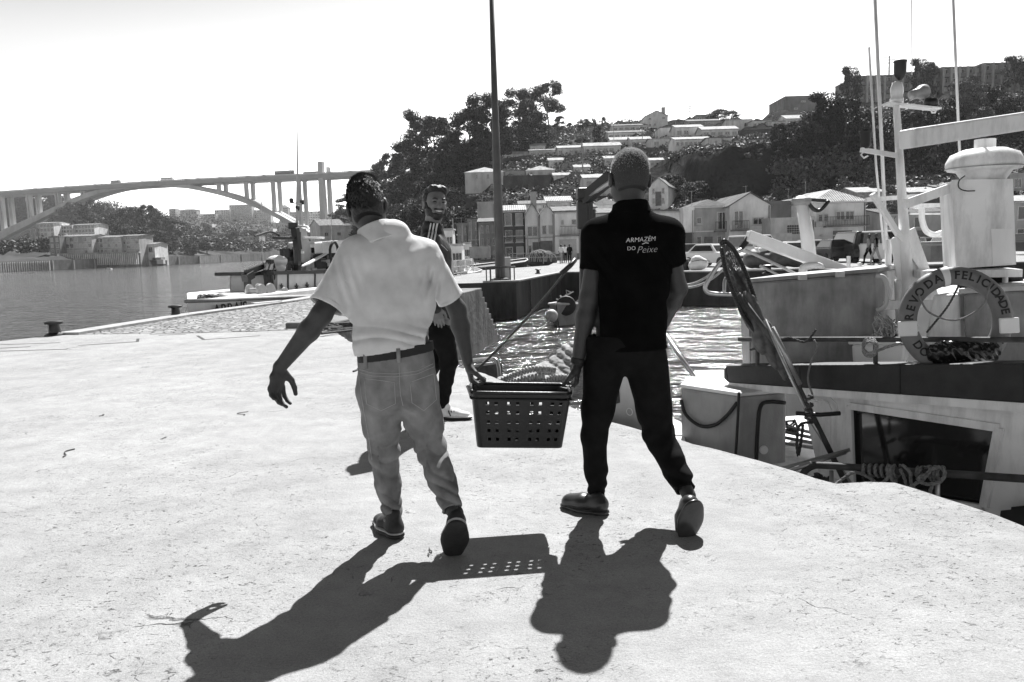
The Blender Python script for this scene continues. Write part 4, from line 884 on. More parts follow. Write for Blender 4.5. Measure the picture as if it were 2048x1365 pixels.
def polygonise(fn, lo, hi, h):
    """surface nets over a sparse band of the grid"""
    lo = np.array(lo)-3*h; hi = np.array(hi)+3*h; K = 4; n = (np.ceil((hi-lo)/h/K).astype(int)+1)*K
    nc = n//K; cx = [lo[i]+(np.arange(nc[i])+.5)*K*h for i in range(3)]
    G_ = np.stack(np.meshgrid(*cx, indexing='ij'), -1).reshape(-1, 3); dc = fn(G_, .2).reshape(nc)
    near = np.abs(dc) < K*h*1.25; D_ = np.repeat(np.repeat(np.repeat(np.where(dc < 0, -1., 1.), K, 0), K, 1), K, 2).astype(np.float32)
    bi = np.argwhere(near); off = np.stack(np.meshgrid(*[np.arange(K)]*3, indexing='ij'), -1).reshape(-1, 3)
    ix = (bi[:, None, :]*K+off[None]).reshape(-1, 3)
    for c in range(0, len(ix), 400000):
        q = ix[c:c+400000]; D_[q[:, 0], q[:, 1], q[:, 2]] = fn(lo+q*h, .06)
    S_ = D_ < 0; cs = np.zeros(np.array(D_.shape)-1, np.uint8)
    for a in (0, 1):
        for b in (0, 1):
            for c in (0, 1): cs += S_[a:a+cs.shape[0], b:b+cs.shape[1], c:c+cs.shape[2]]
    cell = np.argwhere((cs > 0) & (cs < 8)); vid = np.full(cs.shape, -1, np.int64); vid[tuple(cell.T)] = np.arange(len(cell))
    acc = np.zeros((len(cell), 3)); cnt = np.zeros(len(cell))
    cor = [(a, b, c) for a in (0, 1) for b in (0, 1) for c in (0, 1)]
    for p in cor:
        for ax in range(3):
            if p[ax]: continue
            q = list(p); q[ax] = 1
            d0 = D_[cell[:, 0]+p[0], cell[:, 1]+p[1], cell[:, 2]+p[2]]; d1 = D_[cell[:, 0]+q[0], cell[:, 1]+q[1], cell[:, 2]+q[2]]
            m = (d0 < 0) != (d1 < 0); t = d0/(d0-d1+1e-12); w_ = np.zeros((len(cell), 3)); w_[:] = p; w_[:, ax] = np.clip(t, 0, 1)
            acc[m] += w_[m]; cnt[m] += 1
    V = lo+(cell+acc/np.maximum(cnt, 1)[:, None])*h; F_ = []
    for ax in range(3):
        b, c = [(1, 2), (2, 0), (0, 1)][ax]; sl0 = [slice(1, -1)]*3; s0 = [slice(None)]*3; s1 = [slice(None)]*3
        s0[ax] = slice(0, -1); s1[ax] = slice(1, None); A = S_[tuple(s0)]; B = S_[tuple(s1)]
        for flip, M_ in ((False, A & ~B), (True, ~A & B)):
            e = np.argwhere(M_)
            e = e[(e[:, b] > 0) & (e[:, c] > 0) & (e[:, b] < cs.shape[b]) & (e[:, c] < cs.shape[c])]
            def vv(db, dc_): g_ = e.copy(); g_[:, b] -= db; g_[:, c] -= dc_; return vid[g_[:, 0], g_[:, 1], g_[:, 2]]
            q = np.stack([vv(1, 1), vv(0, 1), vv(0, 0), vv(1, 0)], 1)
            F_.append(q[:, ::-1] if flip else q)
    Fq = np.concatenate(F_); Fq = Fq[(Fq >= 0).all(1)]
    return V, Fq
def solid(name, fn, m, parent, h=.006, lo=None, hi=None, smooth_it=1):
    """mesh a field (optionally wrapped) in world coordinates below `parent`"""
    base = Vector(parent.location) if parent is not None else Vector((0, 0, 0))
    q = parent
    while q is not None and q.parent is not None: q = q.parent; base = Vector(q.location)
    if lo is None: lo, hi = fn.bounds()
    V, Fq = polygonise(fn, lo, hi, h)
    o = fastmesh(name, V-np.array(base), Fq, m, None, smooth=True); o.parent = parent
    if parent is not None and parent.parent is not None: pass
    return o
def shell(fn, t):                        # hollow cloth of thickness t under the surface
    return lambda P, far=.12: (lambda d: np.maximum(d, -(d+t)))(fn(P, far))
class Cloth:
    """field + folds + hollow + cuts"""
    def __init__(s, fn, t=.012, folds=None, cuts=(), hollow=True): s.fn = fn; s.t = t; s.folds = folds; s.cuts = cuts; s.hollow = hollow
    def outer(s, P, far=.12):
        d = s.fn(P, far)
        if s.folds is not None: d = d+s.folds(np.asarray(P, float))
        return d
    def __call__(s, P, far=.12):
        P = np.asarray(P, float); d = s.outer(P, far)
        if s.hollow: d = np.maximum(d, -(d+s.t))
        for fcut in s.cuts: d = np.maximum(d, fcut(P))
        return d
    def bounds(s): return s.fn.bounds()
def rg_(a): return 1-2*np.abs(np.sin(a*.5))**.7      # sharp ridges for creased cloth
def march(fn, x, y, d0, d1, n=160):
    """where the view ray of a photo pixel meets a surface between depths d0 and d1"""
    r = np.array(ray(x, y)); o = np.array((0, 0, CAMZ)); ts = np.linspace(d0, d1, n)/r[1]; P = o+ts[:, None]*r; v = fn(P, .12)
    i = np.nonzero(v < 0)[0]
    if len(i) == 0: return None
    i = i[0]
    if i == 0: return Vector(P[0])
    t = lerp(ts[i-1], ts[i], v[i-1]/(v[i-1]-v[i])); return Vector(o+t*r)
def stitch(fn, pts, d0, d1, r=.0022, lift=.001, n=6):
    """raised line along a polyline of photo pixels laid on a surface; list of MB tubes"""
    mb = MB(); out = []
    for a, b in zip(pts[:-1], pts[1:]):
        for k in range(n): out.append((lerp(a[0], b[0], k/n), lerp(a[1], b[1], k/n)))
    out.append(pts[-1]); Q = [march(fn, x, y, d0, d1) for x, y in out]; Q = [q for q in Q if q is not None]
    if len(Q) > 1:
        Q = [q-Vector(ray(1024, 682)).normalized()*lift for q in Q]; mb.tube(Q, r, 5)
    return mb
def fnoise(P, f, seed=0.0):                # cheap smooth 3-D noise
    x, y, z = P[:, 0]*f[0]+seed, P[:, 1]*f[1]+seed*1.7, P[:, 2]*f[2]+seed*.6
    return (np.sin(x+1.7*np.sin(y*.9+z*.6))*np.cos(z+1.3*np.sin(x*.7+1.1))+.5*np.sin(1.9*x+2.3*z+np.sin(2.1*y)))/1.5
def frame(fwd, up=(0, 0, 1)):
    f = Vector(fwd).normalized(); r = f.cross(Vector(up)).normalized(); u = r.cross(f); return r, f, u
def head_field(F_, c, fwd, up, s=1.0, ears=True, nose=True):
    """c: centre of the skull; adds skull, face, jaw, ears; r/f/u local axes"""
    r, f, u = frame(fwd, up); Mf = np.array([r, f, u]); L = lambda x, y, z: np.array(Vector(c)+(r*x+f*y+u*z)*s)
    F_.ell(L(0, -.012, .022), np.array((.076, .095, .088))*s, Mf, k=.03)
    F_.ell(L(0, .03, -.035), np.array((.062, .066, .075))*s, Mf, k=.04)
    F_.ell(L(0, .055, -.085), np.array((.038, .038, .032))*s, Mf, k=.035)      # chin
    for sx in (-1, 1):
        F_.ell(L(sx*.045, .03, -.062), np.array((.024, .045, .034))*s, Mf, k=.03)   # jaw corner
        if nose: F_.ell(L(sx*.034, .068, -.018), np.array((.022, .02, .016))*s, Mf, k=.015)   # cheekbone
        if ears:
            F_.ell(L(sx*.083, -.005, -.018), np.array((.011, .022, .034))*s, Mf, k=.008)
            F_.ell(L(sx*.094, .004, -.014), np.array((.006, .012, .020))*s, Mf, k=.005, op='s')
    if nose:
        F_.ecap(L(0, .088, .01), L(0, .108, -.026), .009*s, .013*s, side=r, k=.012); 
        for sx in (-1, 1):
            F_.ell(L(sx*.012, .098, -.032), np.array((.009, .011, .008))*s, Mf, k=.006)
            F_.ell(L(sx*.032, .094, .008), np.array((.017, .012, .011))*s, Mf, k=.01, op='s')   # eye socket
        F_.ecap(L(-.04, .086, .026), L(.04, .086, .026), .008*s, .008*s, side=u, k=.018)   # brow
    return L, Mf
def hand_field(F_, wrist, d, palm, thumb, curl=.5, spread=.0, s=1.0, fl=(.072, .08, .074, .058), tcurl=.5, curls=None):
    """d: wrist to knuckles, palm: direction the palm faces, thumb: +1/-1 side; four separate bent fingers and a thumb"""
    d = Vector(d).normalized(); pn = Vector(palm); pn = (pn-d*pn.dot(d)).normalized(); sd = d.cross(pn)*thumb; w_ = Vector(wrist)
    F_.ecap(w_-d*.01*s, w_+d*.03*s, (.026*s, .018*s), (.036*s, .016*s), side=sd, k=.012)
    F_.ecap(w_+d*.03*s, w_+d*.082*s, (.036*s, .016*s), (.041*s, .0125*s), side=sd, k=.012)
    tips = []
    for i in range(4):
        off = (1.5-i)*.0215; k0 = w_+d*(.088-.006*abs(i-1.2))*s+sd*off*s; a = (curls[i] if curls else curl)
        dd = (d+sd*(1.5-i)*spread).normalized(); p = k0; ang = a*.9
        for j, (seg, r0) in enumerate(((.46, .0098), (.30, .0088), (.24, .0078))):
            v = dd*math.cos(ang)+pn*math.sin(ang); q = p+v*fl[i]*seg*s*1.05
            F_.ecap(p, q, r0*s*(.92 if i == 3 else 1), (r0-.001)*s*(.92 if i == 3 else 1), k=.0035 if j else .008); p = q; ang += a*(1.15 if j == 0 else .8)
        tips.append(p)
    t0 = w_+d*.022*s+sd*.026*s+pn*.006*s; v1 = (d*.62+sd*.68+pn*(.25+.2*tcurl)).normalized(); t1 = t0+v1*.04*s
    v2 = (d*.85+sd*(.45-.5*tcurl)+pn*(.25+.5*tcurl)).normalized(); t2 = t1+v2*.032*s; v3 = (d*.9+sd*(.25-.7*tcurl)+pn*(.25+.6*tcurl)).normalized(); t3 = t2+v3*.026*s
    F_.ecap(t0, t1, .0165*s, .0125*s, k=.012); F_.ecap(t1, t2, .0118*s, .0105*s, k=.004); F_.ecap(t2, t3, .0102*s, .0085*s, k=.004)
    return tips
# ================================================================ the people
SKIN = mat('skin', 0.046, 0.55, 0.12, 30, bump=0.0015, bscale=220, spec=0.4); SKIN2 = mat('skin_tanned', 0.036, 0.5, 0.12, 30, bump=0.0015, bscale=220, spec=0.45)
HAIRD = mat('black_hair', 0.008, 0.45, 0.5, 160, bump=0.004, bscale=260, sx=(1, 1, .4)); HAIRG = mat('cropped_grey_hair', 0.035, 0.75, 0.35, 180, bump=0.002, bscale=420)
POLO = mat('pale_pique_cotton', 0.64, 0.85, 0.1, 14, bump=0.0012, bscale=700); BLK = mat('black_cotton', 0.004, 0.95, 0.3, 14, bump=0.0012, bscale=500, spec=0.04)
def denim():
    m = mat('faded_denim', 0.225, 0.85, 0.4, 9, bump=0.0012, bscale=600, stain=0.3, sscale=9, spec=0.2); return m
JEAN = denim(); THREAD = mat('jeans_stitching', 0.40, 0.9, 0.1, 50); BELT = mat('black_leather', 0.006, 0.65, 0.3, 30)
SHOE = mat('dark_suede', 0.03, 0.8, 0.5, 20, bump=.001, bscale=200); SOLE = mat('shoe_rubber', 0.018, 0.7, 0.3, 20, bump=.003, bscale=70); MIDS = mat('pale_midsole', 0.38, 0.7, 0.15, 30)
CLOG = mat('rubber_clog', 0.035, 0.32, 0.3, 20); WHT = mat('white_cloth', 0.75, 0.8, 0.08, 30); TEETH = mat('teeth', 0.8, 0.3, 0.03, 10); SOCK = mat('sock', 0.22, 0.9, 0.2, 60)
def A_(x, y, d): return np.array(W(x, y, d))
def half(P, c, n): n = np.array(n, float); n /= np.linalg.norm(n); return (P-np.array(c, float))@n
def shoe(parent, toe, heel, n, ls=1.0, kind='shoe', h=.005):
    """toe and heel: underside points; n: direction from sole to ankle"""
    toe = Vector(toe); heel = Vector(heel); l = (toe-heel).normalized(); n = Vector(n); n = (n-l*n.dot(l)).normalized(); s = l.cross(n); L_ = (toe-heel).length
    P = lambda a, b, c=0: np.array(heel+l*L_*a+n*b+s*c)
    up = Field(); so = Field(); bigr = 1.04 if kind == 'clog' else 1.0
    up.ecap(P(.13, .045), P(.5, .045), (.036*bigr, .036), (.043*bigr, .036), side=s, k=.03); up.ecap(P(.5, .04), P(.86, .032), (.045*bigr, .035), (.038*bigr, .028), side=s, k=.03)
    up.ecap(P(.16, .05), P(.2, .072 if kind == 'clog' else .105), (.034, .042), (.033, .040), side=s, k=.03)
    if kind == 'clog': up.ecap(P(.55, .044), P(.8, .038), (.046, .036), (.040, .030), side=s, k=.03)
    so.ecap(P(.13, .013), P(.5, .013), (.043*bigr, .016), (.044*bigr, .016), side=s, k=.02, er=1); so.ecap(P(.5, .013), P(.84, .013), (.051*bigr, .016), (.046*bigr, .015), side=s, k=.02, er=1)
    solid('upper', up, CLOG if kind == 'clog' else (SHOE if kind == 'shoe' else WHT), parent, h)
    solid('sole', so, CLOG if kind == 'clog' else SOLE, parent, h)
    if kind in ('shoe', 'trainer'):
        ms = Field(); ms.ecap(P(.12, .028), P(.5, .027), (.0435, .009), (.0445, .008), side=s, k=.01, er=1); ms.ecap(P(.5, .027), P(.87, .026), (.0515, .008), (.0465, .008), side=s, k=.01, er=1)
        solid('midsole', ms, MIDS if kind == 'shoe' else WHT, parent, h)
        la = MB()
        for i in range(4): a = .42+i*.08; la.tube([P(a, .082-.01*i, -.022), P(a+.02, .088-.011*i, 0), P(a, .082-.01*i, .022)], .0028, 5)
        q = la.build('laces', WHT if kind == 'trainer' else SOLE); q.data.transform(Matrix.Translation(-Vector(parent.location))); q.parent = parent
        if kind == 'trainer':
            st = MB()
            for i in range(3):
                a = .36+i*.085
                for sg in (-1, 1): st.tube([P(a+.05, .034, sg*.0465), P(a, .055, sg*.044), P(a-.03, .074, sg*.036)], .0045, 5)
            q = st.build('side_stripes', BLK); q.data.transform(Matrix.Translation(-Vector(parent.location))); q.parent = parent
def pm(name, mb, m, t, smooth=True):
    o = mb.build(name, m, None, smooth=smooth); o.data.transform(Matrix.Translation(-Vector(t.location))); o.parent = t; return o

# ---------------------------------------------------------------- man in the pale polo shirt
fa = G(795, 1083); TA = thing('person', 'man in pale polo shirt and faded jeans carrying the left end of the black crate', 'person', fa)
b = Field(); S_ = (1, 0.05, 0)
neck = A_(746, 470, 3.56); hc = A_(733, 408, 3.60)
HLA, HMA = head_field(b, hc, (-.10, 1, -.12), (-.13, .10, 1), 1.0)
b.ecap(A_(768, 500, 3.54), A_(742, 440, 3.585), (.068, .066), (.056, .058), side=S_, k=.03)
shl, shr = A_(716, 508, 3.52), A_(846, 512, 3.60)
b.ecap(shl, shr, (.055, .05), (.055, .05), side=(0, 1, 0), k=.04)
b.ecap(A_(782, 540, 3.55), A_(787, 690, 3.48), (.155, .09), (.135, .09), side=S_, k=.05)
b.ecap(A_(790, 700, 3.48), A_(794, 765, 3.47), (.14, .09), (.14, .09), side=S_, k=.05)
el, wl = A_(643, 630, 3.42), A_(560, 735, 3.44)
b.ecap(shl, el, (.052, .052), (.044, .044), k=.03); b.ecap(el, lerp(el, wl, .3), .044, (.045, .047), k=.02); b.ecap(lerp(el, wl, .3), wl, (.045, .047), (.028, .024), k=.02)
er, wr = A_(914, 618, 3.68), A_(936, 726, 3.72)
b.ecap(shr, er, (.050, .052), (.039, .042), k=.03); b.ecap(er, lerp(er, wr, .3), .041, (.042, .046), k=.02); b.ecap(lerp(er, wr, .3), wr, (.042, .046), (.024, .028), k=.02)
hand_field(b, wl+(np.array(wl)-el)*.02, (-.22, .05, -1.0), (.85, -.5, -.1), -1, curls=(.42, .45, .5, .55), spread=.08, tcurl=.5, s=1.12)
RIMA = W(951, 776, 3.73)
hand_field(b, np.array(wr), (.16, .02, -1), (1, .12, .2), 1, curls=(.85, .9, .9, .9), tcurl=.8)
# legs
kl, al = A_(768, 905, 3.56), A_(786, 1042, 3.62); kr, ar = A_(862, 898, 3.52), A_(905, 1022, 3.33)
for hp, kn, an in ((A_(758, 780, 3.48), kl, al), (A_(832, 780, 3.47), kr, ar)):
    b.ecap(hp, kn, .068, .044, k=.03); b.ecap(kn, lerp(kn, an, .35), .044, .042, k=.03); b.ecap(lerp(kn, an, .35), an, .042, .030, k=.03)
solid('body', b, SKIN, TA, .0042)
# hair
f = Field(); f.ell(HLA(0, -.018, .03), np.array((.0815, .099, .094)), HMA, k=.02); f.ell(HLA(0, -.036, -.04), np.array((.0705, .060, .080)), HMA, k=.02)
n_f = np.array(HMA)[1]; n_u = np.array(HMA)[2]
hair = Cloth(f, folds=lambda P: -.0025*fnoise(P, (140, 140, 110))-.002*fnoise(P, (60, 60, 50), 3), hollow=False,
             cuts=[lambda P: -((P-HLA(0, 0, -.095))@n_u)-.45*((P-hc)@n_f), lambda P: (P-HLA(0, .055, 0))@n_f-.5*((P-hc)@n_u)])
solid('hair', hair, HAIRD, TA, .0042)
mb = MB(); g_ = random.Random(4)
for i in range(5200):                                   # cropped tufts catching the light
    a = g_.uniform(0, 6.28); e = g_.uniform(-.9 if math.sin(a) < .2 else .45, 1.5); d = np.array((math.cos(a)*math.cos(e), math.sin(a)*math.cos(e)-.1, math.sin(e)))
    p = Vector(HLA(d[0]*.081, -.018+d[1]*.098, .03+d[2]*.093)); v = (Vector(HMA[0])*d[0]*.5+Vector(HMA[1])*(d[1]*.5-.2)+Vector(HMA[2])*(d[2]*.9))+Vector((g_.uniform(-.5, .5), g_.uniform(-.5, .5), g_.uniform(-.2, .5)))
    v = (v*(1 if e > .5 else .35)-Vector((0, 0, 1))*(0 if e > .5 else .5)).normalized()*g_.uniform(.008, .016 if e > .5 else .011); sd = v.orthogonal().normalized()*.0014; mb.add([p-sd, p+sd, p+v], [(0, 1, 2)])
pm('hair_tufts', mb, HAIRD, TA, False)
# polo shirt
s = Field()
s.ecap(shl+V3(.0, 0, .0), shr, (.075, .062), (.075, .062), side=(0, 1, 0), k=.06)
s.ecap(A_(783, 470, 3.55), A_(781, 520, 3.56), (.085, .07), (.15, .085), side=S_, k=.06)
s.ecap(A_(779, 540, 3.55), A_(783, 610, 3.52), (.182, .122), (.178, .120), side=S_, k=.05)
s.ecap(A_(783, 610, 3.52), A_(784, 690, 3.48), (.176, .118), (.166, .120), side=S_, k=.05)
s.ecap(A_(784, 684, 3.48), A_(787, 712, 3.47), (.176, .128), (.158, .118), side=S_, k=.03)
ml = lerp(shl, el, .86); s.ecap(shl, ml, (.080, .076), (.078, .074), k=.05); mr = lerp(shr, er, .80); s.ecap(shr, mr, (.074, .076), (.062, .066), k=.05)
def polofold(P):
    z = P[:, 2]; x = P[:, 0]; zw = W(787, 690, 3.48).z; cx = W(783, 600, 3.5).x
    low = np.exp(-((z-zw-.03)/.05)**2); v = .0055*low*rg_(z*120+x*20+2*np.sin(x*15)+1.5*np.sin(x*9+z*30))+.0014*rg_(x*30+z*16+2*np.sin(z*7))*np.exp(-((x-cx)/.2)**2)
    for px, sg in ((700, 1), (862, -1)):
        ax = W(px, 560, 3.5); d = np.hypot(x-ax.x, (z-ax.z)*.6); v += .006*np.exp(-(d/.055)**2)*np.sin((x-ax.x)*150*sg+(z-ax.z)*40)
    sh = W(845, 500, 3.5); d = np.hypot(x-sh.x, z-sh.z); v += .0022*np.exp(-(d/.09)**2)*np.sin((x*.5-z)*80)
    return v+.0022*fnoise(P, (19, 15, 13), 2)+.0016*fnoise(P, (45, 40, 22), 5)
al_, ar_ = (np.array(el)-shl), (np.array(er)-shr)
hemz = A_(788, 708, 3.48); nv = np.array(Vector((0.0, 0.0, -1)))
hl, hr2 = A_(716, 711, 3.48), A_(864, 685, 3.48); hn = np.cross(hr2-hl, V3(0, 1, 0)); hn = hn/np.linalg.norm(hn); hn = hn if hn[2] < 0 else -hn
polo = Cloth(s, .010, polofold, cuts=[lambda P: half(P, hl, hn),
      lambda P: np.where(P[:, 0] < shl[0]-.03, half(P, lerp(shl, el, .86), al_+V3(.04, 0, .05)), -1.), lambda P: np.where(P[:, 0] > shr[0]+.02, half(P, lerp(shr, er, .80), ar_), -1.),
      lambda P: -(np.sqrt(((P[:, :2]-A_(757, 470, 3.56)[:2])**2).sum(1))-.062) if False else -np.linalg.norm((P-A_(750, 452, 3.58))*np.array([1, 1, .8]), axis=1)+.060])
solid('polo_shirt', polo, POLO, TA, .005)
c = Field(); c.ecap(A_(763, 492, 3.55), A_(746, 450, 3.575), (.112, .098), (.074, .074), side=(1, 0.05, .12), k=.01)
cn = (A_(747, 452, 3.575)-A_(764, 487, 3.55)); cn = cn/np.linalg.norm(cn)
cn2 = cn+V3(.10, -.10, 0)
coll = Cloth(c, .010, lambda P: .002*fnoise(P, (30, 30, 30)), cuts=[lambda P: half(P, A_(747, 453, 3.575), cn2), lambda P: half(P, A_(762, 488, 3.54), -cn2)])
solid('collar', coll, POLO, TA, .004)
for (p, q, rr) in ((shl, el, .86), (shr, er, .80)):    # sleeve cuffs
    cu = Field(); a = lerp(p, q, rr-.09); z_ = lerp(p, q, rr+.012); wdt = (.0795, .0755) if q is el else (.0635, .0675); cu.ecap(a, z_, wdt, wdt, k=.01); nn_ = np.array(q)-p+(V3(.04, 0, .05) if q is el else 0)
    cf = Cloth(cu, .008, lambda P: .0015*fnoise(P, (40, 40, 20)), cuts=[lambda P, z_=z_, nn_=nn_: half(P, z_, nn_), lambda P, a=a, nn_=nn_: half(P, a+nn_*.04, -nn_)])
    solid('sleeve_cuff', cf, POLO, TA, .004)
# jeans
j = Field(); j.ecap(A_(791, 706, 3.475), A_(795, 770, 3.47), (.166, .118), (.168, .125), side=S_, k=.05)
hpl, hpr = A_(757, 785, 3.475), A_(834, 785, 3.47)
j.ecap(hpl, lerp(hpl, kl, .55), (.092, .10), (.082, .082), side=S_, k=.05); j.ecap(lerp(hpl, kl, .5), kl, (.080, .080), (.064, .066), side=S_, k=.03)
j.ecap(kl, lerp(kl, al, .45), (.064, .066), (.056, .058), side=S_, k=.03); j.ecap(lerp(kl, al, .45), lerp(kl, al, 1.0), (.054, .056), (.037, .043), side=S_, k=.03)
j.ecap(hpr, lerp(hpr, kr, .55), (.090, .10), (.080, .082), side=S_, k=.05); j.ecap(lerp(hpr, kr, .5), kr, (.078, .080), (.063, .068), side=S_, k=.03)
j.ecap(kr, lerp(kr, ar, .45), (.063, .066), (.057, .059), side=S_, k=.03); j.ecap(lerp(kr, ar, .45), lerp(kr, ar, 1.0), (.055, .057), (.041, .045), side=S_, k=.03)
def jfold(P):
    z = P[:, 2]; x = P[:, 0]; v = .0022*rg_(P[:, 0]*38+P[:, 2]*52+2.2*np.sin(P[:, 2]*17+P[:, 0]*9))*np.clip(fnoise(P, (8, 8, 7), 4)+.2, 0, 1)
    for kn in (kl, kr):
        d = np.abs(z-kn[2]); m = np.exp(-((x-kn[0])/.12)**2); v += m*.0065*np.exp(-(d/.10)**2)*rg_(z*85+x*34*np.sign(x-kn[0]+.01)+1.2*np.sin(x*50))
    for an in (al, ar):
        d = z-an[2]; m = np.exp(-((x-an[0])/.12)**2); v += m*.0095*np.exp(-((d-.06)/.085)**2)*rg_(z*120+x*30+2.2*np.sin(x*24+P[:, 1]*34))
    cr = W(808, 815, 3.45); d = np.hypot(x-cr.x, z-cr.z); v += .005*np.exp(-(d/.10)**2)*np.sin((np.abs(x-cr.x)*.9+z)*90)
    return v+.002*fnoise(P, (22, 22, 15), 9)
wl_, wr_ = A_(712, 712, 3.47), A_(866, 688, 3.47); wn = np.cross(wr_-wl_, V3(0, 1, 0)); wn = wn/np.linalg.norm(wn); wn = wn if wn[2] > 0 else -wn
jeans = Cloth(j, .012, jfold, cuts=[lambda P: half(P, wl_, wn), lambda P: np.where(P[:, 0] < .5*(al[0]+ar[0]), half(P, lerp(kl, al, .99), al-kl), -1.), lambda P: np.where(P[:, 0] > .5*(al[0]+ar[0]), half(P, lerp(kr, ar, .98), ar-kr), -1.)])
solid('jeans', jeans, JEAN, TA, .005)
bl = Field(); bl.ecap(A_(790, 690, 3.476), A_(793, 724, 3.47), (.168, .120), (.169, .120), side=S_, k=.01)
belt = Cloth(bl, .012, None, cuts=[lambda P: half(P, A_(712, 706, 3.47), wn), lambda P: half(P, A_(712, 725, 3.47), -wn)])
solid('belt', belt, BELT, TA, .004)
jo = lambda P, far=.12: jeans.outer(P, far)
for name, pts in (('waistband_seam', [(714, 738), (745, 746), (790, 748), (835, 742), (866, 728)]), ('yoke_seam', [(714, 744), (745, 752), (790, 754), (835, 748), (868, 734)]), ('centre_seam', [(798, 728), (799, 760), (801, 790), (806, 812)]),
                  ('back_pocket', [(729, 757), (733, 808), (762, 822), (791, 808), (789, 765), (729, 757)]), ('back_pocket', [(820, 765), (824, 806), (848, 822), (873, 800), (868, 748), (820, 765)]), ('side_seam', [(716, 740), (724, 800), (738, 880), (744, 920)])):
    mb = stitch(jo, pts, 3.2, 3.7, .0014)
    if mb.v: pm(name, mb, THREAD, TA)
for x_, y_ in ((731, 718), (797, 706)):
    p = march(belt.outer, x_, y_, 3.2, 3.7)
    if p: mb = MB(); mb.box(p-Vector((0, .004, .012)), (.016, .008, .062)); pm('belt_loop', mb, JEAN, TA)
hh = G(797, 1080); tt = hh+Vector((-.13, .235, 0)); shoe(TA, tt, hh, (0, 0, 1))
tt = G(906, 1113); tt.z = .004; hl_ = W(914, 1052, 3.235); shoe(TA, tt+(tt-hl_).normalized()*.01, hl_, (0, .55, .5))

# ---------------------------------------------------------------- man in black
fb = G(1206, 1030); TB = thing('person', 'grey cropped man in black with white script on his back carrying the crate', 'person', fb)
b = Field(); hcB = A_(1259, 352, 3.84); DB = 3.82; SB = (1, 0, 0)
HLB, HMB = head_field(b, hcB, (-.10, 1, -.10), (.02, .06, 1), 1.12)
b.ecap(A_(1264, 440, DB), A_(1259, 392, 3.83), (.070, .07), (.062, .064), side=SB, k=.03)
bsl, bsr = A_(1199, 474, DB), A_(1331, 472, DB)
b.ecap(bsl, bsr, (.055, .05), (.055, .05), side=(0, 1, 0), k=.04)
b.ecap(A_(1263, 490, DB), A_(1256, 640, 3.80), (.155, .09), (.14, .09), side=SB, k=.05); b.ecap(A_(1254, 650, 3.8), A_(1251, 690, 3.8), (.15, .08), (.14, .08), side=SB, k=.03)
bel, bwl = A_(1177, 598, 3.80), A_(1155, 728, 3.79)
b.ecap(bsl, bel, (.052, .052), (.043, .043), k=.03); b.ecap(bel, lerp(bel, bwl, .3), .043, (.044, .045), k=.02); b.ecap(lerp(bel, bwl, .3), bwl, (.044, .045), (.029, .026), k=.02)
ber, bwr = A_(1356, 578, 3.86), A_(1318, 664, 4.02)
b.ecap(bsr, ber, (.052, .052), (.044, .044), k=.03); b.ecap(ber, lerp(ber, bwr, .3), .044, .044, k=.02); b.ecap(lerp(ber, bwr, .3), bwr, .043, (.028, .026), k=.02)
hand_field(b, bwl, (-.10, .0, -1), (-1, .1, .1), -1, curls=(.62, .68, .74, .8), tcurl=.7, s=1.06)
hand_field(b, bwr, (-.3, .8, -.3), (-.8, -.3, 0), 1, curl=.6)
bkl, bal = A_(1188, 872, 3.84), A_(1195, 1002, 3.88); bkr, bar_ = A_(1318, 872, 3.80), A_(1378, 992, 3.57)
for hp, kn, an in ((A_(1210, 755, 3.8), bkl, bal), (A_(1298, 755, 3.8), bkr, bar_)):
    b.ecap(hp, kn, .066, .044, k=.03); b.ecap(kn, lerp(kn, an, .35), .044, .044, k=.03); b.ecap(lerp(kn, an, .35), an, .044, .032, k=.03)
b.ecap(bal, A_(1196, 1016, 3.88), (.036, .04), (.036, .045), k=.03)
solid('body', b, SKIN2, TB, .0042)
f = Field(); f.ell(HLB(0, -.012, .022), np.array((.0785, .0975, .0905))*1.12, HMB, k=.02); f.ell(HLB(0, -.040, -.03), np.array((.076, .068, .08)), HMB, k=.03); nf, nu = np.array(HMB)[1], np.array(HMB)[2]
hair = Cloth(f, folds=lambda P: .0012*fnoise(P, (200, 200, 200)), hollow=False, cuts=[lambda P: -((P-HLB(0, 0, -.075))@nu)-.2*((P-hcB)@nf), lambda P: (P-HLB(0, .05, 0))@nf-.4*((P-hcB)@nu)])
solid('hair', hair, HAIRG, TB, .0042)
mb = MB()
for i in range(14000):                                   # grey stubble standing off the scalp, thinned low down to paint the back's shade
    a = g_.uniform(0, 6.28); e = math.asin(g_.uniform(-.75 if math.sin(a) < .3 else .35, 1)); d = np.array((math.cos(a)*math.cos(e), math.sin(a)*math.cos(e), math.sin(e)))
    if g_.random() > min(1, .12+max(0, e-.05)*1.6): continue
    p = Vector(HLB(d[0]*.0785, -.012+d[1]*.0975, .022+d[2]*.0905)); v = (Vector(HMB[0])*d[0]+Vector(HMB[1])*d[1]+Vector(HMB[2])*d[2])+Vector((g_.uniform(-.5, .5), g_.uniform(-.5, .5), g_.uniform(-.5, .5)))
    v = v.normalized()*g_.uniform(.004, .008); sd = v.orthogonal().normalized()*.0011; mb.add([p-sd, p+sd, p+v], [(0, 1, 2)])
pm('stubble', mb, mat('grey_stubble', .62, .6, .3, 90), TB, False)
s = Field(); s.ecap(bsl, bsr, (.072, .066), (.072, .066), side=(0, 1, 0), k=.06); s.ecap(A_(1261, 418, DB), A_(1263, 470, DB), (.07, .068), (.12, .085), side=SB, k=.04)
for q_ in (bsl, bsr): s.ecap(A_(1261, 436, DB), q_, (.062, .062), (.072, .07), k=.05)
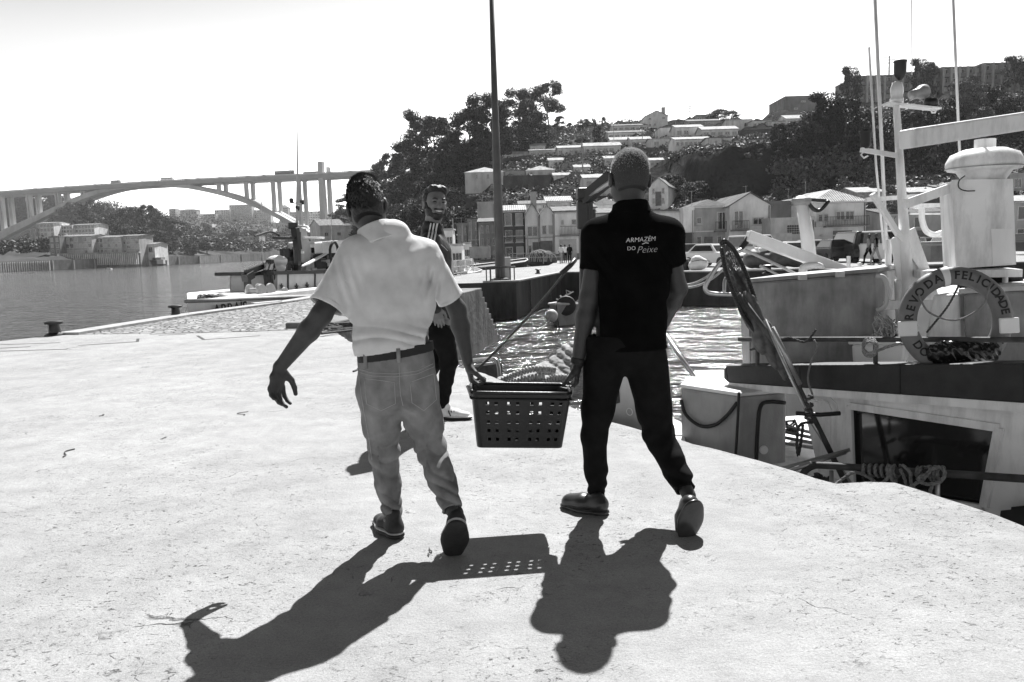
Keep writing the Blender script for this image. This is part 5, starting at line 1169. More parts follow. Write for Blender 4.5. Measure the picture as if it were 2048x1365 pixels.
s.ecap(A_(1263, 490, DB), A_(1262, 560, DB), (.180, .125), (.178, .125), side=SB, k=.05); s.ecap(A_(1262, 560, DB), A_(1256, 640, 3.80), (.175, .12), (.172, .122), side=SB, k=.05)
s.ecap(A_(1256, 640, 3.80), A_(1253, 695, 3.79), (.172, .122), (.196, .135), side=SB, k=.04)
s.ecap(bsl, lerp(bsl, bel, .56), (.078, .078), (.068, .07), k=.05); s.ecap(bsr, lerp(bsr, ber, .56), (.078, .078), (.068, .07), k=.05)
def bfold(P):
    x, z = P[:, 0], P[:, 2]; v = .0022*fnoise(P, (17, 15, 12), 3)
    for px in (1195, 1340):
        ax = W(px, 540, DB); d = np.hypot(x-ax.x, (z-ax.z)*.6); v += .005*np.exp(-(d/.08)**2)*np.sin((x-ax.x)*90+(z-ax.z)*60)
    return v
shirtB = Cloth(s, .010, bfold, cuts=[lambda P: half(P, A_(1253, 698, 3.79), (0, 0, -1)), lambda P: np.where(P[:, 0] < bsl[0]-.02, half(P, lerp(bsl, bel, .55), np.array(bel)-bsl), -1.), lambda P: np.where(P[:, 0] > bsr[0]+.02, half(P, lerp(bsr, ber, .55), np.array(ber)-bsr), -1.),
        lambda P: -np.linalg.norm((P-A_(1261, 403, 3.84))*np.array([1, 1, .7]), axis=1)+.068])
solid('polo_shirt', shirtB, BLK, TB, .005)
c = Field(); c.ecap(A_(1263, 436, DB), A_(1260, 404, 3.83), (.102, .094), (.082, .080), side=SB, k=.01); cn = A_(1260, 402, 3.83)-A_(1263, 428, DB)
solid('collar', Cloth(c, .010, lambda P: .002*fnoise(P, (30, 30, 30)), cuts=[lambda P: half(P, A_(1260, 406, 3.83), cn), lambda P: half(P, A_(1263, 432, DB), -cn)]), BLK, TB, .004)
# printed words on the back, laid on the cloth
PRW = mat('white_print', 0.85, 0.7, 0.03, 20); PRG = mat('grey_print', 0.40, 0.7, 0.05, 20)
def on_back(o, cx, cy, surf, t, wd=None, d0=3.4, d1=4.0, rot=0.0):
    me = o.data; n = len(me.vertices); co = np.zeros(n*3); me.vertices.foreach_get('co', co); co = co.reshape(-1, 3); c_, s_ = math.cos(rot), math.sin(rot)
    if wd: k = wd/(co[:, 0].max()-co[:, 0].min()); co[:, :2] *= k
    x0 = (co[:, 0].max()+co[:, 0].min())/2; y0 = (co[:, 1].max()+co[:, 1].min())/2
    ce = march(surf, cx, cy, d0, d1); out = []
    for x, y, z in co:
        x -= x0; y -= y0; X = ce.x+x*c_-y*s_; Z = ce.z+x*s_+y*c_; ys = np.linspace(ce.y-.08, ce.y+.12, 60); v = surf(np.stack([np.full(60, X), ys, np.full(60, Z)], 1), .12); i = np.nonzero(v < 0)[0]
        yy = ys[i[0]]-(.0015 if z > 0 else 0) if len(i) else ce.y; out.append((X-t.location.x, yy-.0025-t.location.y, Z-t.location.z))
    me.vertices.foreach_set('co', np.array(out).ravel()); me.update(); o.parent = t
o = text('ARMAZ\u00c9M', .05, PRW, 'printed_words', .001, -.0008, .18); on_back(o, 1282, 478, shirtB.outer, TB, .140, rot=.03)
o = text('DO', .05, PRW, 'printed_words', .001, -.0008); on_back(o, 1263, 497, shirtB.outer, TB, .036, rot=.03)
o = text('Peixe', .05, PRG, 'printed_words', .001, -.0008, .35); on_back(o, 1295, 499, shirtB.outer, TB, .098, rot=.03)
# long strokes of the Z and the R tails, like the script lettering
for pts in ([(1284, 489), (1291, 486), (1297, 487)],):
    mb = stitch(shirtB.outer, pts, 3.4, 4.0, .0014, .002)
    if mb.v: pm('printed_stroke', mb, PRW, TB)
# joggers
j = Field(); j.ecap(A_(1253, 672, 3.79), A_(1250, 690, 3.79), (.180, .125), (.195, .135), side=SB, k=.05); hpl, hpr = A_(1204, 765, 3.8), A_(1298, 765, 3.8)
j.ecap(A_(1208, 735, 3.8), lerp(hpl, bkl, .55), (.100, .115), (.074, .085), side=SB, k=.03); j.ecap(lerp(hpl, bkl, .5), bkl, (.076, .085), (.060, .07), side=SB, k=.03); j.ecap(bkl, lerp(bkl, bal, .5), (.060, .07), (.058, .066), side=SB, k=.03); j.ecap(lerp(bkl, bal, .5), lerp(bkl, bal, .98), (.055, .064), (.040, .045), side=SB, k=.02)
j.ecap(A_(1294, 735, 3.8), lerp(hpr, bkr, .55), (.104, .115), (.080, .085), side=SB, k=.03); j.ecap(lerp(hpr, bkr, .5), bkr, (.082, .085), (.072, .075), side=SB, k=.03); j.ecap(bkr, lerp(bkr, bar_, .5), (.070, .075), (.062, .068), side=SB, k=.03); j.ecap(lerp(bkr, bar_, .5), lerp(bkr, bar_, .92), (.060, .066), (.050, .052), side=SB, k=.02)
def jf2(P):
    z = P[:, 2]; x = P[:, 0]; v = .002*fnoise(P, (20, 20, 14), 4)
    for an, q in ((bal, .006), (bar_, .010)):
        d = z-an[2]; m = np.exp(-((x-an[0])/.11)**2); v += m*q*np.exp(-((d-.07)/.07)**2)*np.sin(z*85+x*26)
    m = np.exp(-((x-bkr[0])/.12)**2); v += m*.006*np.exp(-((z-bkr[2])/.08)**2)*np.sin(z*60-x*60); return v
jog = Cloth(j, .012, jf2, cuts=[lambda P: half(P, A_(1250, 668, 3.8), (0, 0, 1)), lambda P: np.where(P[:, 0] < .5*(bal[0]+bar_[0]), half(P, lerp(bkl, bal, .86), bal-bkl), -1.), lambda P: np.where(P[:, 0] > .5*(bal[0]+bar_[0]), half(P, lerp(bkr, bar_, .90), bar_-bkr), -1.)])
solid('joggers', jog, mat('black_jersey', 0.010, 0.9, 0.3, 14, bump=0.0012, bscale=500, spec=0.06), TB, .005)
f = Field(); f.ecap(lerp(bkl, bal, .84), lerp(bkl, bal, .97), .038, .037, k=.01); solid('ankle_cuff', f, BLK, TB, .005)
w_ = Field(); d_ = np.array(bwl)-bel; a0 = lerp(bel, bwl, .955); w_.ecap(a0-d_*.03, a0+d_*.03, (.036, .034), (.035, .033), k=.004); solid('wristwatch', Cloth(w_, hollow=False, cuts=[lambda P: half(P, a0+d_*.045, d_), lambda P: half(P, a0-d_*.045, -d_)]), BELT, TB, .004)
hh = G(1213, 1031); tt = hh+Vector((-.205, .165, 0)); shoe(TB, tt, hh, (0, 0, 1), kind='clog')
tt = G(1376, 1074); tt.z = .004; hl_ = W(1392, 1012, 3.44); shoe(TB, tt+(tt-hl_).normalized()*.01, hl_, (-.1, .6, .45), kind='clog')

# ---------------------------------------------------------------- smiling man in the striped track jacket
DC = 6.17; TC = thing('person', 'smiling bearded man in a black track jacket with three white sleeve stripes looking back', 'person', G(890, 838))
b = Field(); hcC = A_(870, 406, DC); HLC, HMC = head_field(b, hcC, (.40, -.90, -.06), (.06, .04, 1), 1.06)
b.ecap(A_(864, 462, DC), A_(868, 430, DC), (.068, .068), (.06, .06), k=.03)
csr, csl = A_(861, 488, 6.02), A_(874, 490, 6.34)       # his right shoulder is nearer
b.ecap(csr, csl, .055, .055, k=.04); b.ecap(A_(868, 500, DC), A_(874, 620, DC), (.10, .15), (.10, .13), side=(1, 0, 0), k=.05); b.ecap(A_(874, 620, DC), A_(876, 650, DC), (.11, .13), (.11, .13), side=(1, 0, 0), k=.05)
cer, cwr = A_(862, 568, 5.94), A_(872, 617, 5.93)
b.ecap(csr, cer, .05, .042, k=.03); b.ecap(cer, cwr, .042, .028, k=.02); cel, cwl = A_(893, 560, 6.45), A_(905, 610, 6.40); b.ecap(csl, cel, .05, .042, k=.03); b.ecap(cel, cwl, .042, .028, k=.02)
hand_field(b, cwr, (.2, 0, -1), (-.2, 1, 0), 1, curl=.35); hand_field(b, cwl, (.4, 0, -1), (0, -1, 0), 1, curl=.5)
ckr, car = A_(898, 722, 6.12), A_(886, 808, 6.14); ckl, cal = A_(868, 722, 6.28), A_(838, 800, 6.36)
for hp, kn, an in ((A_(882, 650, 6.08), ckr, car), (A_(876, 650, 6.28), ckl, cal)): b.ecap(hp, kn, .078, .052, k=.03); b.ecap(kn, an, .054, .036, k=.03)
solid('body', b, mat('skin_face', .17, .5, .12, 30, spec=.4), TC, .0055)
f = Field(); f.ell(HLC(0, -.022, .036), np.array((.085, .098, .090))*1.06, HMC, k=.02); nf, nu, nr_ = np.array(HMC)[1], np.array(HMC)[2], np.array(HMC)[0]
f.ecap(HLC(-.05, .03, .100), HLC(.045, .045, .104), .024, .022, k=.03)
solid('hair', Cloth(f, folds=lambda P: .005*fnoise(P, (80, 80, 80)), hollow=False, cuts=[lambda P: ((P-HLC(0, .025, 0))@nf)-.9*np.maximum((P-HLC(0, 0, .066))@nu, 0)*3, lambda P: -((P-HLC(0, 0, -.04))@nu)-.3*((P-hcC)@nf)]), HAIRD, TC, .0048)
f = Field(); f.ell(HLC(0, .057, -.086), np.array((.045, .047, .040))*1.06, HMC, k=.02)
for sx in (-1, 1): f.ell(HLC(sx*.047, .032, -.062), np.array((.029, .050, .042))*1.06, HMC, k=.02)
f.ecap(HLC(-.030, .092, -.047), HLC(.030, .092, -.047), .0085, .0085, k=.01)
for sx in (-1, 1): f.ecap(HLC(sx*.073, .012, -.004), HLC(sx*.064, .03, -.055), (.008, .016), (.012, .026), side=HMC[0], k=.015)
solid('beard', Cloth(f, folds=lambda P: .0015*fnoise(P, (150, 150, 150)), hollow=False, cuts=[lambda P: -(np.linalg.norm(((P-HLC(0, .105, -.064))@np.array(HMC).T)/np.array([.027, .05, .015]), axis=1)-1)*.02, lambda P: np.where(np.abs((P-hcC)@nr_) > .055, -1, (P-HLC(0, 0, -.037))@nu)]), HAIRD, TC, .004)
mb = MB()
for i in range(7): a = (i-3)*.0066; mb.box(HLC(a, .0985-abs(a)*.3, -.0575-abs(a)*-.16), (.0064, .006, .013), M=Matrix((HMC[0], HMC[1], HMC[2])).transposed())
pm('teeth', mb, TEETH, TC, False)
f = Field(); f.ecap(HLC(-.030, .093, -.053), HLC(0, .100, -.050), .0045, .005, k=.004); f.ecap(HLC(.030, .093, -.053), HLC(0, .100, -.050), .0045, .005, k=.004); f.ecap(HLC(-.026, .092, -.066), HLC(0, .101, -.073), .005, .006, k=.004); f.ecap(HLC(.026, .092, -.066), HLC(0, .101, -.073), .005, .006, k=.004)
solid('lips', f, mat('lips', .12, .5, .1, 30), TC, .003)
mb = MB()
for sx in (-1, 1):
    mb.tube([HLC(sx*.016, .1025, .024), HLC(sx*.034, .100, .029), HLC(sx*.052, .086, .022)], [.005, .006, .003], 6)
pm('eyebrows', mb, HAIRD, TC)
for sx in (-1, 1):
    mb = MB(); mb.tube([HLC(sx*.020, .0925, .004), HLC(sx*.032, .0955, .0065), HLC(sx*.045, .087, .005)], [.002, .0042, .002], 6); pm('eye', mb, BLK, TC)
s = Field(); s.ecap(csr, csl, .078, .078, k=.06); s.ecap(A_(864, 458, DC), A_(867, 500, DC), (.075, .075), (.12, .17), side=(1, 0, 0), k=.05); s.ecap(A_(868, 510, DC), A_(874, 590, DC), (.128, .18), (.125, .165), side=(1, 0, 0), k=.05); s.ecap(A_(874, 590, DC), A_(876, 648, DC), (.125, .165), (.125, .15), side=(1, 0, 0), k=.05)
for a_, e_, q_ in ((csr, cer, cwr), (csl, cel, cwl)): s.ecap(a_, e_, .073, .060, k=.04); s.ecap(e_, lerp(e_, q_, .98), .060, .045, k=.03)
s.ecap(A_(865, 474, DC), A_(867, 448, DC), (.082, .082), (.072, .072), k=.02)
jack = Cloth(s, .012, lambda P: .004*fnoise(P, (22, 20, 26), 6)+.002*fnoise(P, (50, 50, 40)), hollow=True, cuts=[lambda P: half(P, A_(875, 652, DC), (0, 0, -1)), lambda P: -np.linalg.norm((P-A_(868, 438, DC))*np.array([1, 1, .8]), axis=1)+.072])
solid('track_jacket', jack, mat('shiny_black_nylon', 0.008, 0.6, 0.3, 14, bump=.002, bscale=60), TC, .006)
for k in (-1, 0, 1):
    pts = [(868+k*6.2, 447), (864+k*6.4, 470), (859+k*6.4, 495), (853+k*6.2, 520), (850+k*6, 560)]
    mb = stitch(jack.outer, pts, 5.6, 6.6, .0075, -.003, n=8)
    if mb.v: pm('sleeve_stripe', mb, WHT, TC)
mb = stitch(jack.outer, [(882, 490), (890, 497), (895, 502)], 5.6, 6.6, .003, -.001)
if mb.v: pm('pocket_zip', mb, STEEL, TC)
j = Field(); j.ecap(A_(876, 640, DC), A_(878, 662, DC), (.12, .16), (.12, .17), side=(1, 0, 0), k=.05)
for hp, kn, an in ((A_(884, 668, 6.08), ckr, car), (A_(876, 668, 6.28), ckl, cal)): j.ecap(hp, kn, .092, .07, k=.05); j.ecap(kn, an, .07, .044, k=.03)
solid('track_trousers', Cloth(j, .012, lambda P: .006*fnoise(P, (26, 26, 32), 8), hollow=False), mat('black_jersey', .012), TC, .006)
hh = G(880, 838, .0); shoe(TC, hh+Vector((.25, -.06, 0)), hh, (0, 0, 1), kind='trainer'); hh = G(838, 822); shoe(TC, hh+Vector((.2, .1, 0))+Vector((0, 0, 0)), hh+Vector((-.03, 0, .09)), (0, 0, 1), kind='trainer')

# ---------------------------------------------------------------- the crate they carry
def crate():
    top = [W(955, 786, 3.60), W(1139, 788, 3.64), W(1120, 769, 3.90), W(944, 767, 3.88)]
    t = TH('fish_crate', 'black plastic fish crate with square holes carried between the two men', 'crate', (top[0]+top[2])/2-Vector((0, 0, .3)))
    zt = sum(p.z for p in top)/4; c = (top[0]+top[2])/2; ex = ((top[1]-top[0])+(top[2]-top[3])).normalized(); ez = Vector((.02, .0, 1)).normalized(); ey = ez.cross(ex).normalized(); ez = ex.cross(ey)
    c = sum(top, Vector())/4; w0, d0, H = .234, .128, .265; w1, d1 = .202, .105
    PLB = mat('black_plastic', 0.010, 0.38, 0.3, 20, bump=.0008, bscale=90, spec=.5)
    Q = lambda x, y, z: c+ex*x+ey*y+ez*z
    def pt(face, a, h):                               # a in -1..1 along the face, h 0 bottom..1 top
        w_, d_ = lerp(w1, w0, h), lerp(d1, d0, h); z = -H*(1-h); rc = .03
        if face in (0, 2):
            s = -1 if face == 0 else 1; x = a*w_ if face == 0 else -a*w_; q = max(0, abs(a)*w_-(w_-rc)); return Q(x, s*(d_-(rc-math.sqrt(max(0, rc*rc-q*q)))), z)
        s = 1 if face == 1 else -1; y = a*d_*s; q = max(0, abs(a)*d_-(d_-rc)); return Q(s*(w_-(rc-math.sqrt(max(0, rc*rc-q*q)))), y, z)
    cols = []; rows = []
    for face in range(4):
        long = face in (0, 2)
        if long:
            xs = [-.70, -.52, -.26, -.08, .21, .38, .63, .80]; hs = [.81, .645, .475, .32, .16] if face == 0 else [.645, .475]; hw, hh = .034, .028
        else: xs = [-.62, -.42, -.22, 0, .22, .42, .62] if face == 3 else []; hs = [.48]; hw, hh = .05, .36
        A = sorted(set([-1, -.97, -.93, -.88, .88, .93, .97, 1]+[round(x+s*hw, 4) for x in xs for s in (-1, 1)])); B = sorted(set([0, .03, .06, 1]+[round(h+s*hh, 4) for h in hs for s in (-1, 1)]))
        mb = MB(); base = len(mb.v); vs = [pt(face, a, h) for a in A for h in B]; nb = len(B); fs = []
        for i in range(len(A)-1):
            for k in range(nb-1):
                am, hm = (A[i]+A[i+1])/2, (B[k]+B[k+1])/2
                if any(abs(am-x) < hw for x in xs) and any(abs(hm-h) < hh for h in hs): continue
                fs.append((i*nb+k, (i+1)*nb+k, (i+1)*nb+k+1, i*nb+k+1))
        mb.add(vs, fs); o = t.part('side_panel', mb, PLB); so = o.modifiers.new('thickness', 'SOLIDIFY'); so.thickness = .004; so.offset = -1
    mb = MB(); r_ = [pt(f, a, 1) for f in range(4) for a in (-1, -.9, -.5, 0, .5, .9)]; r2 = []
    for p in r_: r2.append(p)
    mb.tube(r2+[r2[0]], .0085, 8, cap=False); t.part('rim', mb, PLB, smooth=True)
    mb = MB(); mb.tube([p-ez*.03+(p-c).normalized()*.004 for p in r2]+[r2[0]-ez*.03], .005, 6, cap=False); t.part('lower_band', mb, PLB, smooth=True)
    mb = MB(); mb.prism([pt(f, a, 0.005) for f in range(4) for a in (-.97, -.5, 0, .5, .97)], ez*.006); t.part('bottom', mb, PLB)
    for s in (-1, 1):                                  # rope handles
        mb = MB(); e = Q(s*w0, 0, -.01); mb.tube(spline([e+ey*-.07-ez*.02, e+ex*s*.012-ey*.05+ez*.012, e+ex*s*.018+ez*.018, e+ex*s*.012+ey*.05+ez*.012, e+ey*.07-ez*.02], 5), .007, 8); t.part('rope_handle', mb, ROPE, smooth=True)
    tl = TH('crate_load', 'dark wet load filling the lower half of the black crate', 'load', Q(0, 0, -H)); F_ = Field(); r5 = random.Random(8)
    for i in range(26): F_.ell(Q(r5.uniform(-.155, .155), -.060 if i % 2 else r5.uniform(-.05, .07), r5.uniform(-.18, -.155)), (r5.uniform(.05, .06), .028, .042), k=.03)
    solid('load', Cloth(F_, folds=lambda P: .003*fnoise(P, (90, 90, 90)), hollow=False), mat('wet_black_load', .012, .3, .4, 30), tl.o, .008)
    return t
crate()
# ================================================================ the fishing boat at the right
K_ = 1.28; MB.US = K_; W0 = W
def W(u, y, d): return W0(u, y, d*K_)     # this boat lies 28 % farther out than first measured
def vplane(a, b):
    """vertical plane through two ground points; returns f(px, py, out) -> point, out = metres towards the quay"""
    a = Vector((a[0], a[1], 0)); b = Vector((b[0], b[1], 0)); n = Vector(((b-a).y, -(b-a).x, 0)).normalized()
    if n.y > 0: n = -n
    def f(u, y, out=0.0):
        r = ray(u, y); t = (a+n*out*MB.US).dot(n)/(r.x*n.x+r.y*n.y); return Vector((r.x*t, r.y*t, CAMZ+r.z*t))
    f.n = n; f.t = (b-a).normalized(); return f
def mesh_noise(n=5): pass
pA, pB = W(1700, 820, 4.95), W(2048, 880, 4.05)
CW = vplane(pA, pB); n_ = CW.n
FB_ = TH('fishing_boat', 'white fishing boat with a radar mast moored along the right quay edge', 'boat', Vector((2.9, 4.9, WZ)))
def quadslab(mb, f, pts, o0, o1):       # polygon of photo pixels on a plane, thickened between two offsets
    A = [f(u, y, o1) for u, y in pts]; B = [f(u, y, o1)-f.n*(o1-o0)*MB.US for u, y in pts]; k = len(pts)
    mb.add(A+B, [tuple(range(k))[::-1], tuple(range(k, 2*k))]+[((i+1) % k, i, i+k, (i+1) % k+k) for i in range(k)]); return mb
# deck house wall with a real window opening
def zz(u, y): return CW(u, y)
# frame of wall pieces round the opening
WO = [(1702, 826), (1992, 868), (1960, 1016), (1690, 1016)]
mb = MB()
quadslab(mb, CW, [(1590, 770), (2330, 818), (2330, 900), (1992, 858), (1700, 816), (1640, 806)], -.05, 0)
quadslab(mb, CW, [(1604, 800), (1700, 816), (1704, 1010), (1690, 1180), (1650, 1180), (1650, 1000)], -.05, 0)
quadslab(mb, CW, [(1992, 858), (2330, 900), (2330, 1300), (1950, 1250), (1962, 1016)], -.05, 0)
quadslab(mb, CW, [(1704, 975), (1966, 1016), (1950, 1250), (1700, 1200)], -.05, 0)
FB_.part('cabin_wall', mb, BWHITE)
mb = MB()
for a, b in (((1700, 812), (1998, 856)), ((1998, 856), (1968, 1014)), ((1698, 812), (1704, 972)), ((1704, 975), (1966, 1018))): mb.bar(CW(*a, .012), CW(*b, .012), .045, .028, up=n_)
FB_.part('window_frame', mb, BWHITE, bevel=.004)
mb = MB(); quadslab(mb, CW, [(1704, 818), (1994, 862), (1966, 1014), (1704, 974)], -.035, -.028); FB_.part('window_pane', mb, GLASS)
mb = MB(); mb.tube([CW(1712, 830, -.02), CW(1740, 822, -.02)], .002); quadslab(mb, CW, [(1742, 826), (1900, 850), (1900, 992), (1742, 970)], -.16, -.15); FB_.part('curtain', mb, mat('dark_curtain', .02, .9, .5, 12))
mb = MB()                                             # dark visor band with a rounded end, thicker towards the right
vt = [(1447, 740), (1452, 732), (1600, 730), (1800, 729), (2048, 727), (2330, 724)]; vb = [(1447, 757), (1456, 766), (1600, 776), (1800, 790), (2048, 807), (2330, 828)]
A = [CW(u, y, .16) for u, y in vt]; B = [CW(u, y, .16) for u, y in vb]
for i in range(len(A)-1): mb.hexa([B[i], B[i+1], B[i+1]-n_*.22, B[i]-n_*.22], [A[i], A[i+1], A[i+1]-n_*.22, A[i]-n_*.22])
VIS = mat('dark_visor_paint', .016, .6, .35, 9, bump=.004, bscale=40, stain=.0); FB_.part('visor_band', mb, VIS, bevel=.01)
# white top deck behind the visor, hull below
mb = MB(); a, b = CW(1456, 766, .14), CW(2330, 826, .14); c, d = b-n_*2.2, a-n_*1.9+CW.t*.4
mb.hexa([a-Vector((0, 0, .06)), b-Vector((0, 0, .06)), c-Vector((0, 0, .06)), d-Vector((0, 0, .06))], [a, b, c, d]); FB_.part('top_deck', mb, BWHITE)
mb = MB(); t = CW.t; o = CW(1620, 1000, 0); o.z = 0; q = [o-t*1.6-n_*.9, o-t*1.1-n_*.05+n_*.05, o+t*3.4+n_*.0, o+t*3.4-n_*2.6, o-t*1.1-n_*2.4]
mb.prism([Vector((p.x, p.y, WZ-.4)) for p in q], (0, 0, 1.0)); mb.prism([Vector((p.x, p.y, -.95)) for p in [q[0]-t*.3, q[1]-t*.2+n_*.08, q[2]+n_*.08, q[3], q[4]-t*.2]], (0, 0, .28)); FB_.part('hull', mb, BWHITE, bevel=.03)
mb = MB(); quadslab(mb, CW, [(2010, 1030), (2048, 1026), (2200, 1030), (2200, 1110), (2006, 1060)], 0, .10); FB_.part('fender', mb, RUBBER, bevel=.03)
# conduit arch by the wall
mb = MB(); mb.tube([CW(u, y, .03) for u, y in ((1640, 800), (1655, 806), (1662, 820), (1660, 850), (1662, 930))], .008, 6); mb.tube([CW(u, y, .03) for u, y in ((1628, 792), (1655, 792), (1672, 808), (1676, 828))], .008, 6); FB_.part('conduit', mb, WHITE, smooth=True)
# upper rail and stanchions
RL = vplane(W(1480, 678, 5.35), W(2048, 680, 4.15))
mb = MB(); mb.tube([RL(1478, 679), RL(1700, 679), RL(2048, 680), RL(2330, 682)], .016, 10); FB_.part('upper_rail', mb, RUST, smooth=True)
for u in (1515, 1751, 2200): mb = MB(); mb.tube([RL(u, 681), RL(u, 732)], .014, 8); FB_.part('stanchion', mb, RUST, smooth=True)
# lower rail beside the quay with the mooring ropes
LR = vplane(W(1610, 930, 4.62), W(2048, 962, 3.82))
mb = MB(); mb.tube(spline([LR(1598, 990, 0), LR(1602, 955), LR(1622, 934), LR(1660, 932), LR(1780, 941), LR(1900, 948), LR(2048, 958), LR(2330, 975)], 6), .021, 12); FB_.part('lower_rail', mb, RUST, smooth=True)
mb = MB(); mb.tube([LR(1560, 948, .05), LR(1620, 928, .0), LR(1690, 905, -.25)], .014, 8); mb.tube([LR(1500, 955, .02), LR(1700, 900, -.3)], .012, 8); FB_.part('rail_tube', mb, STEEL, smooth=True)
for u in (1663, 1790, 1875): mb = MB(); mb.tube([LR(u, 942), LR(u, 1040)], .013, 8); FB_.part('stanchion', mb, STEEL, smooth=True)
def twisted(pts, r, m, parent_th=None, name='rope', strands=3, pitch=9.0, n=10):
    """laid rope: strands wound round a path"""
    P = spline(pts, n); mb = MB(); L_ = [0]
    for a, b in zip(P[:-1], P[1:]): L_.append(L_[-1]+(b-a).length)
    tot = L_[-1]; r *= MB.US; N = max(8, int(tot/(r*1.1))); Q = []
    k = 0
    for i in range(N+1):
        s_ = tot*i/N
        while k < len(L_)-2 and L_[k+1] < s_: k += 1
        Q.append(P[k].lerp(P[k+1], (s_-L_[k])/max(1e-6, L_[k+1]-L_[k])))
    for j in range(strands):
        out = []; X = None
        for i, p in enumerate(Q):
            tn = (Q[min(i+1, N)]-Q[max(i-1, 0)]).normalized(); X = tn.orthogonal().normalized() if X is None else (X-tn*X.dot(tn)).normalized(); Y = tn.cross(X); a = i*r*1.1/(r*pitch)*6.28+j*6.28/strands
            out.append(p+(X*math.cos(a)+Y*math.sin(a))*r*.52)
        mb.tube(out, r*.56/MB.US, 5)
    return mb
ROPEN = mat('worn_rope', .24, .9, .4, 60, bump=.003, bscale=150)
def coil(f, u0, u1, y, rr, turns, o=0.0, r=.0095):
    pts = []; N = turns*8
    for i in range(N+1): a = i/8*6.28; u = lerp(u0, u1, i/N); c = f(u, y+(u-u0)*.035, 0); pts.append(c+Vector((0, 0, 1))*rr*K_*math.cos(a)+f.n*rr*K_*math.sin(a))
    return pts
rp = TH('mooring_rope', 'thick laid mooring rope wound round the rusty rail beside the cabin window', 'rope', LR(1780, 960), 'mooring ropes on the near rail')
rp.part('coil', twisted(coil(LR, 1728, 1800, 941, .033, 6), .0095, ROPEN, n=2), ROPEN, smooth=True)
rp.part('hanging_loop', twisted([LR(1775, 935, .04), LR(1776, 955, .05), LR(1755, 972, .05), LR(1745, 960, .05), LR(1712, 945, .04), LR(1690, 955, .06), LR(1665, 975, .12), LR(1640, 990, .2)], .0095, ROPEN), ROPEN, smooth=True)
rp.part('hanging_loop', twisted([LR(1780, 930, .04), LR(1782, 955, .05), LR(1795, 978, .05), LR(1812, 985, .04), LR(1810, 960, .04), LR(1800, 938, .04)], .0095, ROPEN), ROPEN, smooth=True)
rp = TH('mooring_rope', 'second thick rope tied in a clump of knots on the rusty rail', 'rope', LR(1870, 960), 'mooring ropes on the near rail')
rp.part('coil', twisted(coil(LR, 1836, 1850, 947, .034, 2)+coil(LR, 1862, 1885, 947, .036, 3), .010, ROPEN, n=2), ROPEN, smooth=True)
rp.part('hanging_loop', twisted([LR(1805, 930, .04), LR(1820, 945, .06), LR(1822, 965, .06), LR(1832, 985, .05), LR(1815, 985, .08), LR(1804, 1000, .12)], .0095, ROPEN), ROPEN, smooth=True)
rp.part('knot', twisted([LR(1800, 1005, .14), LR(1815, 978, .08), LR(1845, 960, .07), LR(1850, 950, .07), LR(1836, 958, .09), LR(1850, 968, .08), LR(1878, 965, .07), LR(1890, 948, .06), LR(1880, 935, .04), LR(1862, 940, .06), LR(1850, 955, .06)], .010, ROPEN), ROPEN, smooth=True)
rp.part('tail', twisted([LR(1866, 965, .05), LR(1860, 985, .04), LR(1855, 1010, .03)], .010, ROPEN), ROPEN, smooth=True)
rp = TH('rope_heap', 'small dark heap of rope under the curved end of the lower rail', 'rope', LR(1640, 990))
g2 = random.Random(2); rp.part('coils', twisted([LR(g2.uniform(1615, 1665), g2.uniform(945, 985), -.1+g2.uniform(-.06, .06)) for _ in range(26)], .012, ROPED), ROPED, smooth=True)
# ---- gear on the top deck
def bin_(name, label, f, u0, u1, yt0, yt1, yb, dep, m, lid=.03, lipm=None, cat='bin'):
    t = TH(name, label, cat, f(u0, yb)); a, b = f(u0, yt0), f(u1, yt1); A, B = f(u0, yb), f(u1, yb); e = -f.n*dep*K_; mb = MB(); s = (b-a)*.03
    mb.hexa([A+s, B-s, B-s+e, A+s+e], [a, b, b+e, a+e]); t.part('body', mb, m, bevel=.025)
    mb = MB(); z = Vector((0, 0, lid*K_)); o_ = f.n*.025; q = (b-a).normalized()*.025
    mb.hexa([a+o_-q, b+o_+q, b+e-o_+q, a+e-o_-q], [a+o_-q+z, b+o_+q+z, b+e-o_+q+z, a+e-o_-q+z]); t.part('lid', mb, lipm or m, bevel=.012)
    return t, a, b
BINM = mat('grey_insulated_plastic', .28, .6, .25, 5, bump=.002, bscale=40, stain=.5, sscale=4); BINW = mat('pale_plastic', .5, .55, .1, 6, stain=.2, sscale=4)
f1 = vplane(W(1490, 700, 5.9), W(1755, 700, 5.35))
t, a, b = bin_('fish_bin', 'large scuffed grey insulated fish bin behind the landing net', f1, 1496, 1752, 566, 545, 742, .9, BINM)
mb = MB(); mb.tube(spline([f1(1752, 552, .01), f1(1768, 556, .01), f1(1775, 580, .01), f1(1770, 612, .01), f1(1754, 622, .01)], 5), .016, 8); t.part('handle', mb, BINW, smooth=True)
for u in (1605, 1680): mb = MB(); mb.box(f1(u, 549+(1680-u)*.08, .03), (.05, .05, .04)); t.part('hinge', mb, BINW, bevel=.004)
mb = MB(); quadslab(mb, f1, [(1480, 570), (1496, 568), (1500, 742), (1486, 742)], -.05, 0); t.part('end_edge', mb, BINW)
f2 = vplane(W(1700, 700, 5.15), W(1835, 700, 4.95))
t, a, b = bin_('cool_box', 'small white cool box standing on the dark visor band left of the life ring', f2, 1703, 1812, 689, 690, 733, .35, mat('white_plastic', .72, .4, .05, 5), .02, cat='box')
f3 = vplane(W(1930, 700, 5.0), W(2048, 700, 4.75))
t, a, b = bin_('fish_bin', 'grey fish bin with a white lid cut by the right edge of the picture', f3, 1925, 2150, 588, 576, 745, .8, BINM, .035, BINW)
f4 = vplane(W(1840, 700, 5.3), W(1930, 700, 5.1))
